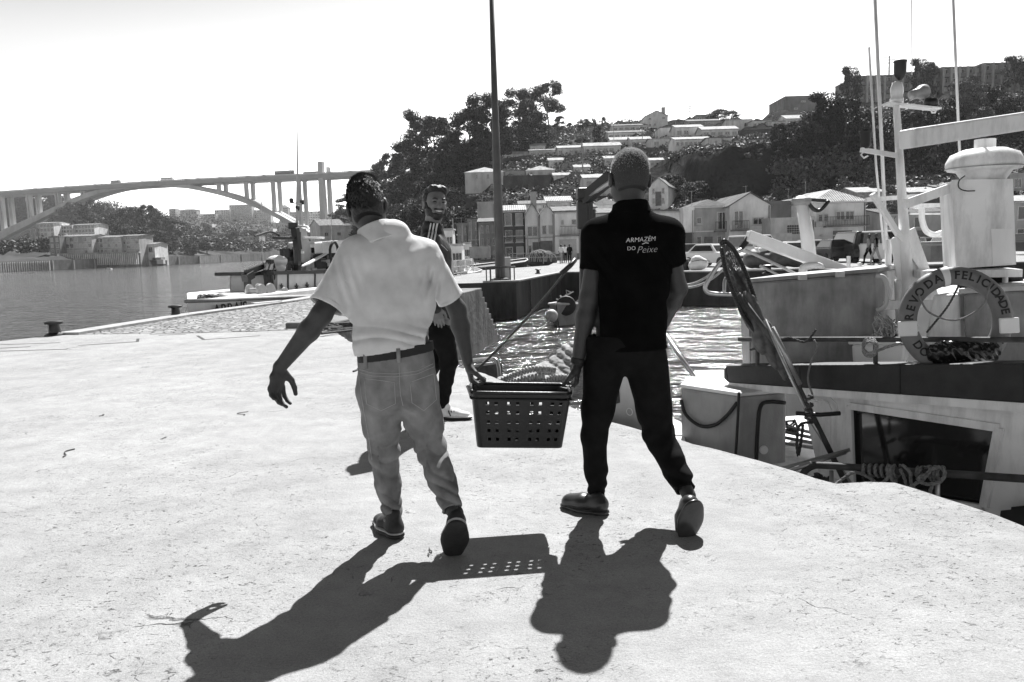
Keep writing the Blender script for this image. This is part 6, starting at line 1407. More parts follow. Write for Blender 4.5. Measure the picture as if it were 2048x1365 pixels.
tt_ = TH('bollard_housing', 'white tapered housing seen through the life ring', 'housing', f4(1880, 745)); mb = MB()
mb.hexa([f4(1842, 720), f4(1925, 716), f4(1925, 716)-f4.n*.4, f4(1842, 720)-f4.n*.4], [f4(1866, 590), f4(1918, 588), f4(1918, 588)-f4.n*.3, f4(1866, 590)-f4.n*.3]); tt_.part('body', mb, BWHITE, bevel=.02)
tn = TH('net_heap', 'tangled heap of fishing line between the large grey bin and the life ring', 'net', f2(1775, 730, -.1))
g3 = random.Random(9); mb = MB()
for i in range(46):
    c = Vector(f2(g3.uniform(1752, 1812), g3.uniform(640, 690), -.15+g3.uniform(-.12, .05))); r_ = g3.uniform(.04, .10); ax = Vector((g3.uniform(-1, 1), g3.uniform(-.4, .4), g3.uniform(-.3, .3))).normalized(); o_ = ax.orthogonal().normalized(); p_ = ax.cross(o_)
    mb.tube([c+(o_*math.cos(k*.7)+p_*math.sin(k*.7)*.5)*r_ for k in range(10)], .0045, 4)
tn.part('tangle', mb, ROPE)
mb = MB(); mb.hexa([f2(1752, 735, -.3), f2(1815, 735, -.3), f2(1815, 735, -.6), f2(1752, 735, -.6)], [f2(1765, 655, -.3), f2(1805, 650, -.3), f2(1805, 650, -.5), f2(1765, 655, -.5)]); tn.part('core', mb, ROPED, bevel=.03)
# ---- life ring
Rc, rr = .248*K_, .052*K_; cr = W(1909, 641, 4.42); ex = (Vector((1, -.16, .03))).normalized(); ny = Vector((-.16, -1, .12)).normalized(); ez = ex.cross(-ny).normalized(); ny = -(ez.cross(ex)).normalized(); ny = ny if ny.y < 0 else -ny
tr = TH('life_ring', 'life ring lettered with the boat name hanging on the upper rail', 'life ring', cr-Vector((0, 0, .3)))
def torus(a0, a1, Rc, r1, r2, n=48, m=14, close=True):
    mb = MB(); vs = []; fs = []; N = n if close else n+1
    for i in range(N):
        a = a0+(a1-a0)*i/n; d = ex*math.cos(a)+ez*math.sin(a)
        for k in range(m): b = 2*math.pi*k/m; vs.append(cr+d*(Rc+r1*math.cos(b))+ny*(r2*K_*math.sin(b)))
    for i in range(n):
        i2 = (i+1) % N if close else i+1
        for k in range(m): k2 = (k+1) % m; fs.append((i*m+k, i*m+k2, i2*m+k2, i2*m+k))
    return mb.add(vs, fs)
RINGM = mat('ring_orange_paint_grey', .17, .5, .12, 14, bump=.001, bscale=120, stain=.15, sscale=9)
tr.part('ring', torus(0, 2*math.pi, Rc, rr, .042), RINGM, smooth=True)
for a_ in (100, 191, -92): tr.part('strap', torus(R(a_-4.2), R(a_+4.2), Rc, rr+.005, .046, 6, 14, False), WHITE, smooth=True)
for a_, c_ in ((188, 1), (-9, -1)):
    mb = MB(); d = ex*math.cos(R(a_))+ez*math.sin(R(a_)); mb.box(cr+d*(Rc+.02)+ny*.058, (.10, .02, .085), M=Matrix((ex, -ny, ez)).transposed()); tr.part('reflector', mb, WHITE, bevel=.008)
LET = mat('black_lettering', .01, .6, .1, 30)
def ring_text(s_, a0, step, outward=True, size=.063*K_, wide=None):
    for i, ch in enumerate(s_):
        if ch == ' ': continue
        a = R(a0+step*i); d = ex*math.cos(a)+ez*math.sin(a); tx = (ex*math.sin(a)-ez*math.cos(a)) if outward else (-ex*math.sin(a)+ez*math.cos(a)); ty = d if outward else -d
        o = text(ch, size, LET, 'letter', .0008, .0020); me = o.data; out = []; bm_ = bmesh.new(); bm_.from_mesh(me); bmesh.ops.subdivide_edges(bm_, edges=bm_.edges[:], cuts=3, use_grid_fill=True); bm_.to_mesh(me); bm_.free()
        for v in me.vertices:
            x, y = v.co.x, v.co.y; p = d*(Rc)+tx*x+ty*y; rho = p.length; h = math.sqrt(max(0, 1-min(1, ((rho-Rc)/rr))**2))*.042*K_; out.append(cr+p+ny*(h+.0015+(v.co.z+.0008))-tr.base)
        me.vertices.foreach_set('co', np.array(out).ravel()); me.update(); o.parent = tr.o
ring_text('TREVO', 185, -11.5); ring_text('DA', 124, -12.5); ring_text('FELICIDADE', 88, -8.8); ring_text('DOURO', 212, 11.5, False); ring_text('S.', 320, 9, False)
mb = MB(); mb.tube(spline([cr+ex*(-.20)*K_+ez*(.15)*K_+ny*.075, cr+ex*(-.15)*K_+ez*(.05)*K_+ny*.075, cr+ex*-.02+ny*.075, cr+ex*(.12)*K_+ez*(.07)*K_+ny*.075, cr+ex*(.17)*K_+ez*(.19)*K_+ny*.075], 6), .005, 6); tr.part('grab_line', mb, mat('grey_rope', .2, .9, .2, 40), smooth=True)
mb = twisted([cr+ex*-.19+ez*-.08, cr+ex*-.05+ez*.09, cr+ex*.025+ez*.22, cr+ex*.04+ez*.26], .006, ROPED); tr.part('lashing', mb, ROPED, smooth=True)
tb = TH('black_bag', 'black rubbish bag slumped below the life ring', 'bag', W(1930, 735, 4.35)); F_ = Field()
for i in range(9): F_.ell(W(1875+i*13, 706+6*math.sin(i*2.1), 4.36), (.07, .065, .07+.015*math.sin(i*1.7)), k=.04)
o = solid('bag', Cloth(F_, folds=lambda P: .006*fnoise(P, (60, 60, 60))+.004*rg_(P[:, 0]*120+P[:, 2]*90), hollow=False), mat('black_polythene', .008, .25, .3, 20), tb.o, .007)
# ---- mast, radar and cabinet
MW = mat('mast_white_paint', .82, .5, .06, 5, bump=.001, bscale=60, stain=.35, sscale=7)
DM = 5.6; mw = lambda u, y, d=DM: W(u, y, d)
mb = MB(); mb.tube([mw(1825, 700), mw(1815, 560), mw(1803, 380), mw(1790, 165)], [.045, .042, .030, .020], 12); FB_.part('mast', mb, MW, smooth=True)
mb = MB(); mb.prism([mw(1783, 478), mw(1830, 455), mw(1862, 545), mw(1880, 600), mw(1800, 600)], (0, .02, 0)); FB_.part('mast_plate', mb, MW)
mb = MB(); mb.bar(mw(1745, 388), mw(1838, 535), .05, .03); FB_.part('brace', mb, MW)
mb = MB(); mb.bar(mw(1732, 400, 5.7), mw(1850, 392, 5.7), .03, .03); FB_.part('crossbar', mb, MW)
mb = MB(); mb.bar(mw(1808, 410, 5.5), mw(1908, 374, 5.45), .045, .06); FB_.part('brace', mb, MW)
mb = MB(); mb.bar(mw(1770, 208), mw(1876, 219), .10, .012); mb.tube([mw(1862, 219), mw(1864, 226), mw(1870, 226), mw(1872, 219)], .006, 6); FB_.part('lamp_platform', mb, MW)
mb = MB(); mb.lathe(mw(1793, 207), [(.046, 0), (.044, .03), (.036, .04), (.042, .06), (.042, .10), (.030, .135), (.008, .15)], 14); FB_.part('lantern', mb, mat('lantern_glass', .6, .15, .1, 5), smooth=True)
mb = MB(); mb.lathe(mw(1800, 152), [(.012, -.03), (.034, 0), (.040, .02), (.040, .085), (.043, .09), (.043, .1), (.03, .103)], 14); FB_.part('top_lamp', mb, BLACK, smooth=True)
Mh = Matrix.Rotation(R(75), 3, 'Y') @ Matrix.Rotation(R(-20), 3, 'X'); mb = MB(); mb.lathe(mw(1822, 191), [(.030, 0), (.034, .05), (.034, .07), (.048, .09), (.048, .13), (.040, .131)], 16, M=Mh); FB_.part('horn', mb, GREYP, smooth=True)
mb = MB(); mb.lathe(mw(1862, 200), [(.045, -.05), (.05, -.02), (.04, .01)], 12); FB_.part('dark_lamp', mb, BLACK, smooth=True)
mb = MB(); mb.bar(mw(1722, 300), mw(1803, 313), .035, .03); mb.tube([mw(1728, 303), mw(1722, 310), mw(1728, 317), mw(1736, 312)], .006, 6); FB_.part('side_arm', mb, MW)
mb = MB(); mb.lathe(mw(1731, 292), [(.02, -.02), (.034, 0), (.036, .08), (.044, .09), (.044, .10), (.02, .102)], 14); FB_.part('side_lamp', mb, BLACK, smooth=True)
for pts, r_, nm in (([(1778, 640, 5.9), (1776, 560, 5.9), (1748, -40, 5.9)], .013, 'whip_aerial'), ([(1768, 500, 6.1), (1752, 330, 6.1), (1738, 95, 6.1)], .009, 'whip_aerial'), ([(1922, 370, 6.2), (1905, -30, 6.2)], .010, 'whip_aerial'), ([(1824, 150, 5.7), (1823, -30, 5.7)], .003, 'wire_aerial'), ([(1795, 160, 5.6), (1740, 96, 6.1)], .001, 'wire_aerial')):
    mb = MB(); mb.tube([W(*p) for p in pts], r_, 8); FB_.part(nm, mb, MW, smooth=True)
for pts, r_ in (([(1778, 700, 5.9), (1776, 480, 5.9)], .022), ([(1755, 690, 5.7), (1752, 560, 5.7)], .02), ([(1800, 690, 5.6), (1795, 560, 5.6)], .022)):
    mb = MB(); mb.tube([W(*p) for p in pts], r_, 10); FB_.part('post', mb, MW, smooth=True)
mb = MB(); mb.bar(W(1752, 612, 5.6), W(1840, 606, 5.6), .07, .06); FB_.part('cross_beam', mb, MW)
mb = MB(); mb.tube(spline([W(1828, 412, 6.0), W(1842, 416, 6.0), W(1844, 440, 6.0), W(1852, 462, 6.0), W(1868, 470, 6.0), W(1884, 466, 6.0)], 5), .022, 10); mb.bar(W(1820, 412, 6.0), W(1882, 411, 6.0), .05, .03); mb.bar(W(1820, 428, 6.0), W(1880, 428, 6.0), .015, .015); FB_.part('davit', mb, MW, smooth=True, autos=40)
f5 = vplane(W(1905, 400, 5.35), W(2028, 400, 5.25)); mb = MB(); quadslab(mb, f5, [(1905, 362), (2024, 360), (2030, 528), (1914, 536)], -.35, 0); FB_.part('radar_cabinet', mb, MW, bevel=.008)
mb = MB(); quadslab(mb, f5, [(1982, 458), (2026, 458), (2030, 526), (1986, 530)], 0, .006); FB_.part('cabinet_panel', mb, WHITE)
mb = MB(); mb.bar(f5(1832, 548, -.1), f5(2030, 545, -.1), .30, .05); FB_.part('cabinet_shelf', mb, MW)
mb = MB(); mb.tube([f5(2010, 548, -.15), f5(2012, 640, -.15)], .018, 8); FB_.part('post', mb, MW, smooth=True)
cD = f5(1968, 340, -.16); mb = MB(); mb.lathe(cD, [(.13, -.07), (.15, -.04), (.17, -.01), (.222, .0), (.235, .03), (.232, .055), (.205, .105), (.13, .135), (.06, .14)], 28); FB_.part('radar_gearbox', mb, MW, smooth=True, autos=50)
mb = MB(); mb.lathe(cD+Vector((0, 0, .013)), [(.2365, 0), (.2365, .006)], 28); FB_.part('gearbox_seam', mb, GREYP)
mb = MB(); mb.lathe(cD, [(.065, .13), (.065, .2)], 18); FB_.part('radar_neck', mb, MW, smooth=True, autos=40)
s0, s1 = W(1812, 279, 4.9), W(2160, 226, 5.35); mb = MB(); mb.bar(s0, s1, .13, .115); FB_.part('radar_scanner', mb, MW, bevel=.02)
mb = MB(); mb.bar(s0.lerp(s1, .28)-Vector((0, 0, .055)), s0.lerp(s1, .66)-Vector((0, 0, .055)), .10, .02); FB_.part('scanner_bracket', mb, MW)
mb = MB(); mb.tube(spline([f5(1930, 352, .02), f5(1918, 362, .03), f5(1918, 376, .03), f5(1932, 382, .02), f5(1950, 382, .02)], 4), .004, 6); FB_.part('cable', mb, BLACK)
tt_ = TH('tyre_fender', 'black tyre lying behind the right grey bin under the cabinet', 'tyre', f5(1985, 560, -.3)); mb = MB(); Mt = Matrix.Rotation(R(62), 3, 'X')
mb.lathe(f5(1983, 570, -.25), [(.13, -.05), (.19, -.055), (.215, -.02), (.215, .02), (.19, .055), (.13, .05), (.115, .0), (.13, -.05)], 26, M=Mt); tt_.part('tyre', mb, RUBBER, smooth=True)
# ---- landing net and boat hook, standing on the quay side of the boat
TN_ = TH('landing_net', 'long-handled landing net leaning against the boat in front of the large grey bin', 'net', W(1690, 968, 4.75))
hoop = [(1443, 487), (1450, 483), (1466, 498), (1484, 530), (1500, 570), (1513, 612), (1522, 650), (1514, 665), (1500, 650), (1484, 625), (1468, 590), (1452, 545), (1443, 500)]
HP = [W(u, y, 5.0+.0008*(y-480)+(.10 if i < 7 else -.06)) for i, (u, y) in enumerate(hoop)]; mb = MB(); mb.tube(spline(HP, 5), .008, 8); TN_.part('hoop', mb, RUST, smooth=True)
mb = MB(); sp = spline(HP, 8)
for i in range(0, len(sp), 1):
    p = sp[i]; mb.ball(p+Vector((0, -.004, 0)), .016, 4, (1, 1, 1))
TN_.part('cork_line', mb, BLACK, smooth=True)
# netting: strands from the hoop down to the bag's tip
mb = MB(); tip = W(1585, 742, 5.15); H_ = [sp[int(i*(len(sp)-1)/30)] for i in range(31)]; cen_ = sum(H_, Vector())/31
def netp(i, v):
    p = H_[i % 31]; low = W(1510+ (i % 31-15)*1.2, 690, 5.2); q = p.lerp(cen_, .45*v)+Vector((.04*v, .23*math.sin(v*3.1), -.2*v))
    return q.lerp(tip, v**1.7)
for i in range(0, 31):
    for s_ in (-1, 1): mb.tube([netp((i+s_*k) % 31, k/10) for k in range(11)], .0028, 3, cap=False); mb.tube([netp((i+s_*(k//2)) % 31, k/10*.9+.02)+Vector((.02, 0, .01)) for k in range(11)], .0028, 3, cap=False)
TN_.part('netting', mb, mat('dark_netting', .12, .9, .4, 20))
F_ = Field(); F_.ecap(W(1492, 600, 5.12), W(1530, 680, 5.1), .06, .09, k=.05); F_.ecap(W(1530, 680, 5.1), W(1572, 752, 5.05), .09, .03, k=.05); o = solid('net_bag', Cloth(F_, folds=lambda P: .012*rg_(P[:, 0]*90+P[:, 2]*20)+.006*fnoise(P, (50, 50, 50)), hollow=False), mat('dark_netting', .12), TN_.o, .012)
mb = MB(); mb.tube([W(1478, 590, 5.05), W(1560, 700, 4.98), W(1692, 968, 4.75)], .018, 10); TN_.part('pole', mb, RUST, smooth=True)
mb = MB(); mb.tube([W(1545, 655, 4.95), W(1600, 770, 4.88)], .014, 8); TN_.part('sleeve', mb, STEEL, smooth=True)
t = TH('boat_hook', 'thin pole lashed alongside the landing net handle', 'pole', W(1668, 960, 4.8)); mb = MB(); mb.tube([W(1530, 640, 5.0), W(1620, 840, 4.86), W(1712, 985, 4.74)], .011, 8); t.part('pole', mb, STEEL, smooth=True)
mb = MB(); mb.tube([W(1592, 827, 4.82), W(1640, 830, 4.8), W(1680, 827, 4.8)], .014, 8); FB_.part('cleat_bar', mb, BLACK, smooth=True)
t = TH('lashing_rope', 'dark rope lashed round the poles at the cleat bar', 'rope', W(1622, 850, 4.8)); mb = twisted([W(1618+8*math.sin(i*1.9), 790+i*5, 4.78+.03*math.cos(i*2.2)) for i in range(12)]+[W(1600, 850, 4.78), W(1594, 880, 4.78), W(1596, 912, 4.78), W(1601, 890, 4.78), W(1606, 850, 4.78)], .009, ROPED); t.part('rope', mb, ROPED, smooth=True)
t = TH('hanging_cord', 'thin cord hanging from the upper rail in front of the visor', 'cord', W(1620, 790, 4.9)); mb = MB(); mb.tube(spline([RL(1628, 680, .03), RL(1634, 695, .04), RL(1622, 725, .06), RL(1616, 760, .06), RL(1625, 790, .05)], 6), .006, 6); t.part('cord', mb, mat('grey_rope', .2), smooth=True)
t = TH('mooring_rope', 'loops of rope knotted on the upper rail above the small cool box', 'rope', RL(1748, 700), 'ropes on the upper rail'); t.part('loops', twisted([RL(1740+14*math.cos(i*.9), 690+16*math.sin(i*.9)+i*.5, .03+.02*math.sin(i)) for i in range(22)]+[RL(1775, 694, .03), RL(1800, 688, .03), RL(1815, 690, .03)], .009, ROPE), mat('speckled_rope', .25, .9, .5, 90), smooth=True)
t = TH('mooring_rope', 'frayed line tied along the left end of the upper rail', 'rope', RL(1560, 690), 'ropes on the upper rail'); t.part('line', twisted([RL(1500, 700, .02), RL(1540, 690, .02), RL(1575, 676, .03), RL(1610, 684, .03), RL(1632, 660, .03)], .008, ROPE), ROPED, smooth=True)
# ---- white fish tank on the low deck left of the boat
TQ = vplane(W(1362, 850, 5.75), W(1478, 900, 5.35)); TQ2 = vplane(W(1478, 900, 5.35), W(1578, 900, 5.45))
t = TH('fish_tank', 'big grey fish tank with a bright white top beside the quay edge', 'tank', W(1470, 1000, 5.4)); zt = TQ(1362, 772).z
P1, P2, P3 = TQ(1362, 772), TQ(1480, 797), TQ2(1572, 806); P4 = W(1560, 770, 6.3); P5 = W(1390, 762, 6.35)
for p in (P1, P2, P3, P4, P5): p.z = zt-.02
P2.z = P3.z = zt-.02
mb = MB(); mb.prism([p-Vector((0, 0, 1.35)) for p in (P1, P2, P3, P4, P5)], (0, 0, 1.35)); t.part('body', mb, mat('tank_grey_plastic', .36, .6, .12, 6, bump=.002, bscale=60, stain=.3, sscale=4), bevel=.03)
cx_ = (P1+P2+P3+P4+P5)/5; mb = MB(); mb.prism([p+(p-cx_)*.02+Vector((0, 0, .002)) for p in (P1, P2, P3, P4, P5)], (0, 0, .035)); t.part('lid', mb, WHITE, bevel=.012)
t.part('hose', MB().tube(spline([TQ(1362, 800, .03), TQ(1372, 830, .03), TQ(1400, 852, .03), TQ(1430, 850, .03), TQ(1455, 830, .03), TQ(1474, 806, .03)], 6), .013, 8), RUBBER, smooth=True)
t.part('hose', MB().tube(spline([TQ(1478, 785, .03), TQ(1476, 830, .03), TQ(1472, 900, .03), TQ(1466, 960, .03)], 5), .010, 8), RUBBER, smooth=True)
t.part('hose', MB().tube(spline([TQ2(1570, 806, .03), TQ2(1540, 804, .03), TQ2(1522, 812, .04), TQ2(1516, 850, .04), TQ2(1512, 930, .03)], 6), .014, 8), RUBBER, smooth=True)
mb = MB(); mb.lathe(TQ2(1527, 900, .01), [(.03, -.01), (.03, .01)], 16, M=Matrix.Rotation(R(90), 3, 'X')); t.part('drain_plug', mb, WHITE)
t = TH('steel_pole', 'steel tube leaning from the black trousers to the fish tank', 'pole', W(1396, 770, 6.0)); t.part('tube', MB().tube([W(1330, 668, 6.4), W(1400, 772, 6.0)], .018, 8), STEEL, smooth=True)
t = TH('low_deck', 'bright white low foredeck between the fish tank and the cabin', 'boat', W(1600, 1000, 5.2)); mb = MB(); q = [W(1545, 1040, 4.9), W(1640, 1100, 4.4), W(1720, 960, 5.6), W(1560, 860, 6.6), W(1500, 880, 6.2)]
for p in q: p.z = -.91
mb.prism(q, (0, 0, .06)); t.part('deck', mb, WHITE); mb = MB()
for i in range(4): mb.tube([W(1560, 850+i*12, 5.9)-Vector((0, 0, .0)), W(1680, 880+i*8, 5.3)], .014, 6)
t.part('deck_tubes', mb, STEEL, smooth=True); t.part('hull', MB().prism([p-Vector((0, 0, 1.6)) for p in q], (0, 0, 1.598)), BWHITE)
t = TH('rope_heap', 'little tangle of line lying behind the fish tank', 'rope', W(1580, 850, 5.9)); t.part('line', twisted([W(g3.uniform(1566, 1600), g3.uniform(840, 868), 5.9+g3.uniform(-.1, .1)) for _ in range(20)], .008, ROPED), ROPED, smooth=True)

W = W0; MB.US = 1.0
# ================================================================ net boat moored beyond the crate
NB = TH('fishing_boat', 'low boat with a heap of netting moored behind the crate and the black trousered legs', 'boat', Vector((.9, 8.6, WZ)))
mb = MB(); pts = []
q = [W(905, 760, 10.4), W(1010, 775, 8.2), W(1290, 880, 6.15), W(1360, 860, 6.5), W(1345, 780, 8.0), W(1150, 715, 10.5), W(960, 700, 11.6)]
for p in q: p.z = WZ-.3
mb.prism(q, (0, 0, 1.35)); NB.part('hull', mb, mat('dark_hull', .05, .6, .3, 3, stain=.3), bevel=.05)
mb = MB(); q2 = [p.copy() for p in q]; c_ = sum(q2, Vector())/7; q2 = [c_+(p-c_)*1.03 for p in q2]
for a, b in zip(q2, q2[1:]+q2[:1]): mb.bar(Vector((a.x, a.y, -.55)), Vector((b.x, b.y, -.55)), .09, .10)
NB.part('gunwale', mb, WHITE)
f6 = vplane(W(1205, 830, 6.3), W(1310, 860, 5.95)); mb = MB(); quadslab(mb, f6, [(1180, 740), (1256, 742), (1296, 790), (1300, 900), (1180, 900)], -.3, 0); NB.part('cabin', mb, LGREY, bevel=.02)
mb = MB(); quadslab(mb, f6, [(1196, 770), (1236, 766), (1238, 806), (1196, 822)], 0, .012); NB.part('name_plate', mb, BLACK)
o = text('Sar', .075, PRW, 'lettering', .001, .0, .3); o.rotation_euler = (R(90), 0, math.atan2(f6.t.y, f6.t.x) if f6.t.x > 0 else math.atan2(-f6.t.y, -f6.t.x)); o.location = f6(1222, 790, .018)-NB.base; o.parent = NB.o
mb = MB(); c_ = f6(1259, 824, .008); mb.tube([c_+f6.t*.028*math.cos(a*.42)+Vector((0, 0, .028*math.sin(a*.42))) for a in range(16)], .004, 5); NB.part('ring_emblem', mb, WHITE)
mb = MB(); mb.tube(spline([W(895, 728, 10.2), W(940, 722, 9.8), W(985, 718, 9.3), W(996, 730, 9.2), W(1000, 760, 9.1)], 6), .022, 8); mb.tube([W(915, 736, 10.1), W(985, 726, 9.4)], .01, 6); NB.part('bow_rail', mb, STEEL, smooth=True)
mb = MB(); quadslab(mb, vplane(W(945, 740, 9.7), W(993, 740, 9.4)), [(945, 735), (992, 728), (996, 775), (945, 775)], -.1, 0); NB.part('bow_box', mb, RUST)
tn = TH('net_heap', 'heap of pale netting edged with fat cork floats behind the crate', 'net', W(1080, 775, 8.6)); F_ = Field()
for (u, y, d, a, b_, c_) in ((1010, 772, 8.4, .25, .3, .10), (1060, 764, 8.5, .34, .35, .12), (1110, 752, 8.6, .34, .35, .2), (1150, 728, 8.8, .3, .35, .30), (1185, 730, 8.9, .3, .3, .28)): F_.ell(W(u, y, d)-Vector((0, 0, .06)), (a, b_, c_), k=.15)
NETM = mat('pale_netting', .30, .95, .45, 26, bump=.012, bscale=60, sx=(.4, 1, 2.4)); solid('netting', Cloth(F_, folds=lambda P: .014*rg_(P[:, 0]*26+P[:, 2]*60+2*np.sin(P[:, 0]*11))+.010*fnoise(P, (30, 30, 30)), hollow=False), NETM, tn.o, .016)
COR = mat('cork_float', .36, .8, .25, 20, bump=.003, bscale=50)
for pts in ([(998, 764), (1020, 754), (1045, 744), (1070, 738), (1098, 739), (1112, 741)], [(1010, 770), (1035, 764), (1062, 756), (1090, 752)], [(1062, 776), (1085, 765), (1105, 757), (1128, 755), (1150, 760)]):
    P = spline([W(u, y, 8.25) for u, y in pts], 4)
    for i in range(0, len(P)-1): mb = MB(); mb.tube([P[i].lerp(P[i+1], .02), P[i].lerp(P[i+1], .2), P[i].lerp(P[i+1], .8), P[i].lerp(P[i+1], .98)], [.02, .036, .036, .02], 8); tn.part('float', mb, COR, smooth=True)
# the black derrick post behind the man in black, and its mooring rope
t = TH('derrick', 'black hydraulic derrick post and raised arm behind the man in black', 'crane', W(1165, 700, 8.6)); DD = 8.6
mb = MB(); mb.bar(W(1170, 760, DD), W(1173, 392, DD), .13, .13); t.part('post', mb, BLACK, bevel=.01); mb = MB(); mb.bar(W(1184, 560, DD), W(1186, 420, DD), .05, .05); t.part('cylinder', mb, RUST)
mb = MB(); mb.bar(W(1162, 404, DD), W(1225, 352, DD-.3), .10, .13); t.part('arm', mb, BLACK, bevel=.01); mb = MB(); mb.tube([W(1176, 396, DD-.1), W(1228, 358, DD-.4)], .022, 8); t.part('ram', mb, STEEL, smooth=True)
mb = MB(); mb.tube([W(1172, 386, DD), W(1222, 346, DD-.3)], .014, 6); t.part('hose', mb, STEEL, smooth=True); mb = MB(); mb.box(W(1172, 388, DD), (.2, .2, .12)); t.part('head', mb, BLACK, bevel=.02); mb = MB(); mb.box(W(1165, 430, DD), (.12, .16, .3)); t.part('valve_block', mb, BLACK, bevel=.02)
t = TH('mooring_rope', 'long taut mooring line running from the black derrick down to the crate corner', 'rope', W(958, 745, 9.0)); mb = MB(); mb.tube(catenary(W(1150, 520, 9.6), W(952, 742, 9.2), .05), .016, 6); t.part('line', mb, ROPED, smooth=True)
mb = MB(); mb.tube(spline([W(1150, 520, 9.6), W(1140, 532, 9.5), W(1122, 548, 9.5)], 4), [.03]*9, 8); t.part('splice', mb, BLACK, smooth=True)
# ================================================================ middle distance
def thing1(name, label, cat, mb, m, base, group=None, **k):
    """a thing that is one mesh"""
    o = mb.build(name, m, None, loc=base, **k); tag(o, label, cat, group); return o
# lamp post with its guard rail
LB = G(1001, 561, FZ); t = TH('lamp_post', 'very tall tapered steel lamp post rising from the pier behind the crate carriers', 'lamp post', LB)
POSTM = mat('weathered_post_steel', .11, .5, .25, 1.2, stain=.3, sscale=.6, metal=.2)
t.part('post', MB().tube([LB, LB+Vector((0, 0, 4)), LB+Vector((0, 0, 16))], [.25, .21, .07], 16), POSTM, smooth=True)
t.part('base_plate', MB().lathe(LB, [(.45, 0), (.45, .08), (.3, .12)], 16), CONC)
mb = MB()
for a in range(8): c = LB+Vector((math.cos(a*.785)*.68, math.sin(a*.785)*.55, 0)); mb.tube([c, c+Vector((0, 0, .62))], .03, 6)
t.part('guard_posts', mb, RUST); t.part('guard_ring', MB().tube([LB+Vector((math.cos(a*.393)*.72, math.sin(a*.393)*.58, .64)) for a in range(17)], .04, 6), RUST)
p = G(1015, 560, FZ); thing1('power_box', 'pale electrical box standing beside the tall lamp post', 'box', MB().box(p+Vector((0, .8, .55)), (.36, .3, 1.1)), LGREY, p, bevel=.02)
def bollard(p, label, s=1.0, group=None):
    t = TH('mooring_bollard', label, 'bollard', p, group); t.part('post', MB().lathe(p, [(.17*s, -.01), (.17*s, .02*s), (.10*s, .05*s), (.085*s, .18*s), (.10*s, .20*s)], 16), BLACK, smooth=True, autos=50)
    t.part('cap', MB().lathe(p, [(.09*s, .198*s), (.15*s, .205*s), (.155*s, .245*s), (.12*s, .262*s), (.001, .266*s)], 16), BLACK, smooth=True, autos=50); return t
bollard(G(110, 671), 'black iron bollard on the left quay edge, nearest to us', 1.0, 'bollards on the river edge'); bollard(G(352, 633), 'second black iron bollard farther along the left quay edge', .98, 'bollards on the river edge')
bollard(G(1076, 548, FZ), 'small dark bollard on the pier right of the lamp post', 1.1, 'bollards on the far quay'); bollard(G(911, 551, FZ), 'small bollard on the pier beside the smiling man', 1.0, 'bollards on the far quay'); bollard(G(1536, 548, FZ), 'dark bollard on the car park quay edge behind the landing net', 1.6, 'bollards on the far quay')
# heap of net and rope, fence, dark hull
hb = G(1082, 527, FZ); t = TH('rope_heap', 'black heap of net with pale rope loops thrown over it on the far quay', 'net', hb); F_ = Field(); d = hb.y
for (u, y, a) in ((1066, 522, .7), (1082, 516, .95), (1096, 519, .8), (1075, 512, .6), (1104, 524, .5)): F_.ell(W(u, y, d), (a, a, a*.8), k=.3)
solid('net', Cloth(F_, folds=lambda P: .05*fnoise(P, (6, 6, 6)), hollow=False), ROPED, t.o, .09)
mb = MB(); g4 = random.Random(12)
for i in range(9):
    u = 1062+i*4.2; mb.tube(spline([W(u-4, 524, d-.9), W(u-2, 510, d-.8), W(u+2+g4.uniform(-3, 5), 502+g4.uniform(-1, 3), d-.5), W(u+6+g4.uniform(0, 4), 508, d-.8), W(u+9+g4.uniform(-4, 8), 524, d-1)], 4), .035, 5)
t.part('rope_loops', mb, ROPE)
def fence(pts, z, h, label, m=LGREY, step=1.6, rails=2):
    t = TH('railing', label, 'railing', Vector((*pts[0], z))); mb = MB(); mr = MB()
    for a, b in zip(pts[:-1], pts[1:]):
        a = Vector((*a, z)); b = Vector((*b, z)); n = max(1, int((b-a).length/step))
        for i in range(n+1): c = a.lerp(b, i/n); mb.box(c+Vector((0, 0, h/2)), (.06, .06, h))
        for r_ in range(rails): mr.bar(a+Vector((0, 0, h*(1-.4*r_))), b+Vector((0, 0, h*(1-.4*r_))), .05, .05)
    t.part('posts', mb, m); t.part('rails', mr, m)
def gd(u, d, z=FZ): p = W(u, 500, d); return (p.x, p.y)
fence([gd(1018, 76), gd(1122, 72)], FZ, 1.0, 'low pale railing along the far street behind the rope heap')
fence([gd(905, 46), gd(945, 52)], FZ, .9, 'sloping handrail of the gangway beside the smiling man', rails=3)
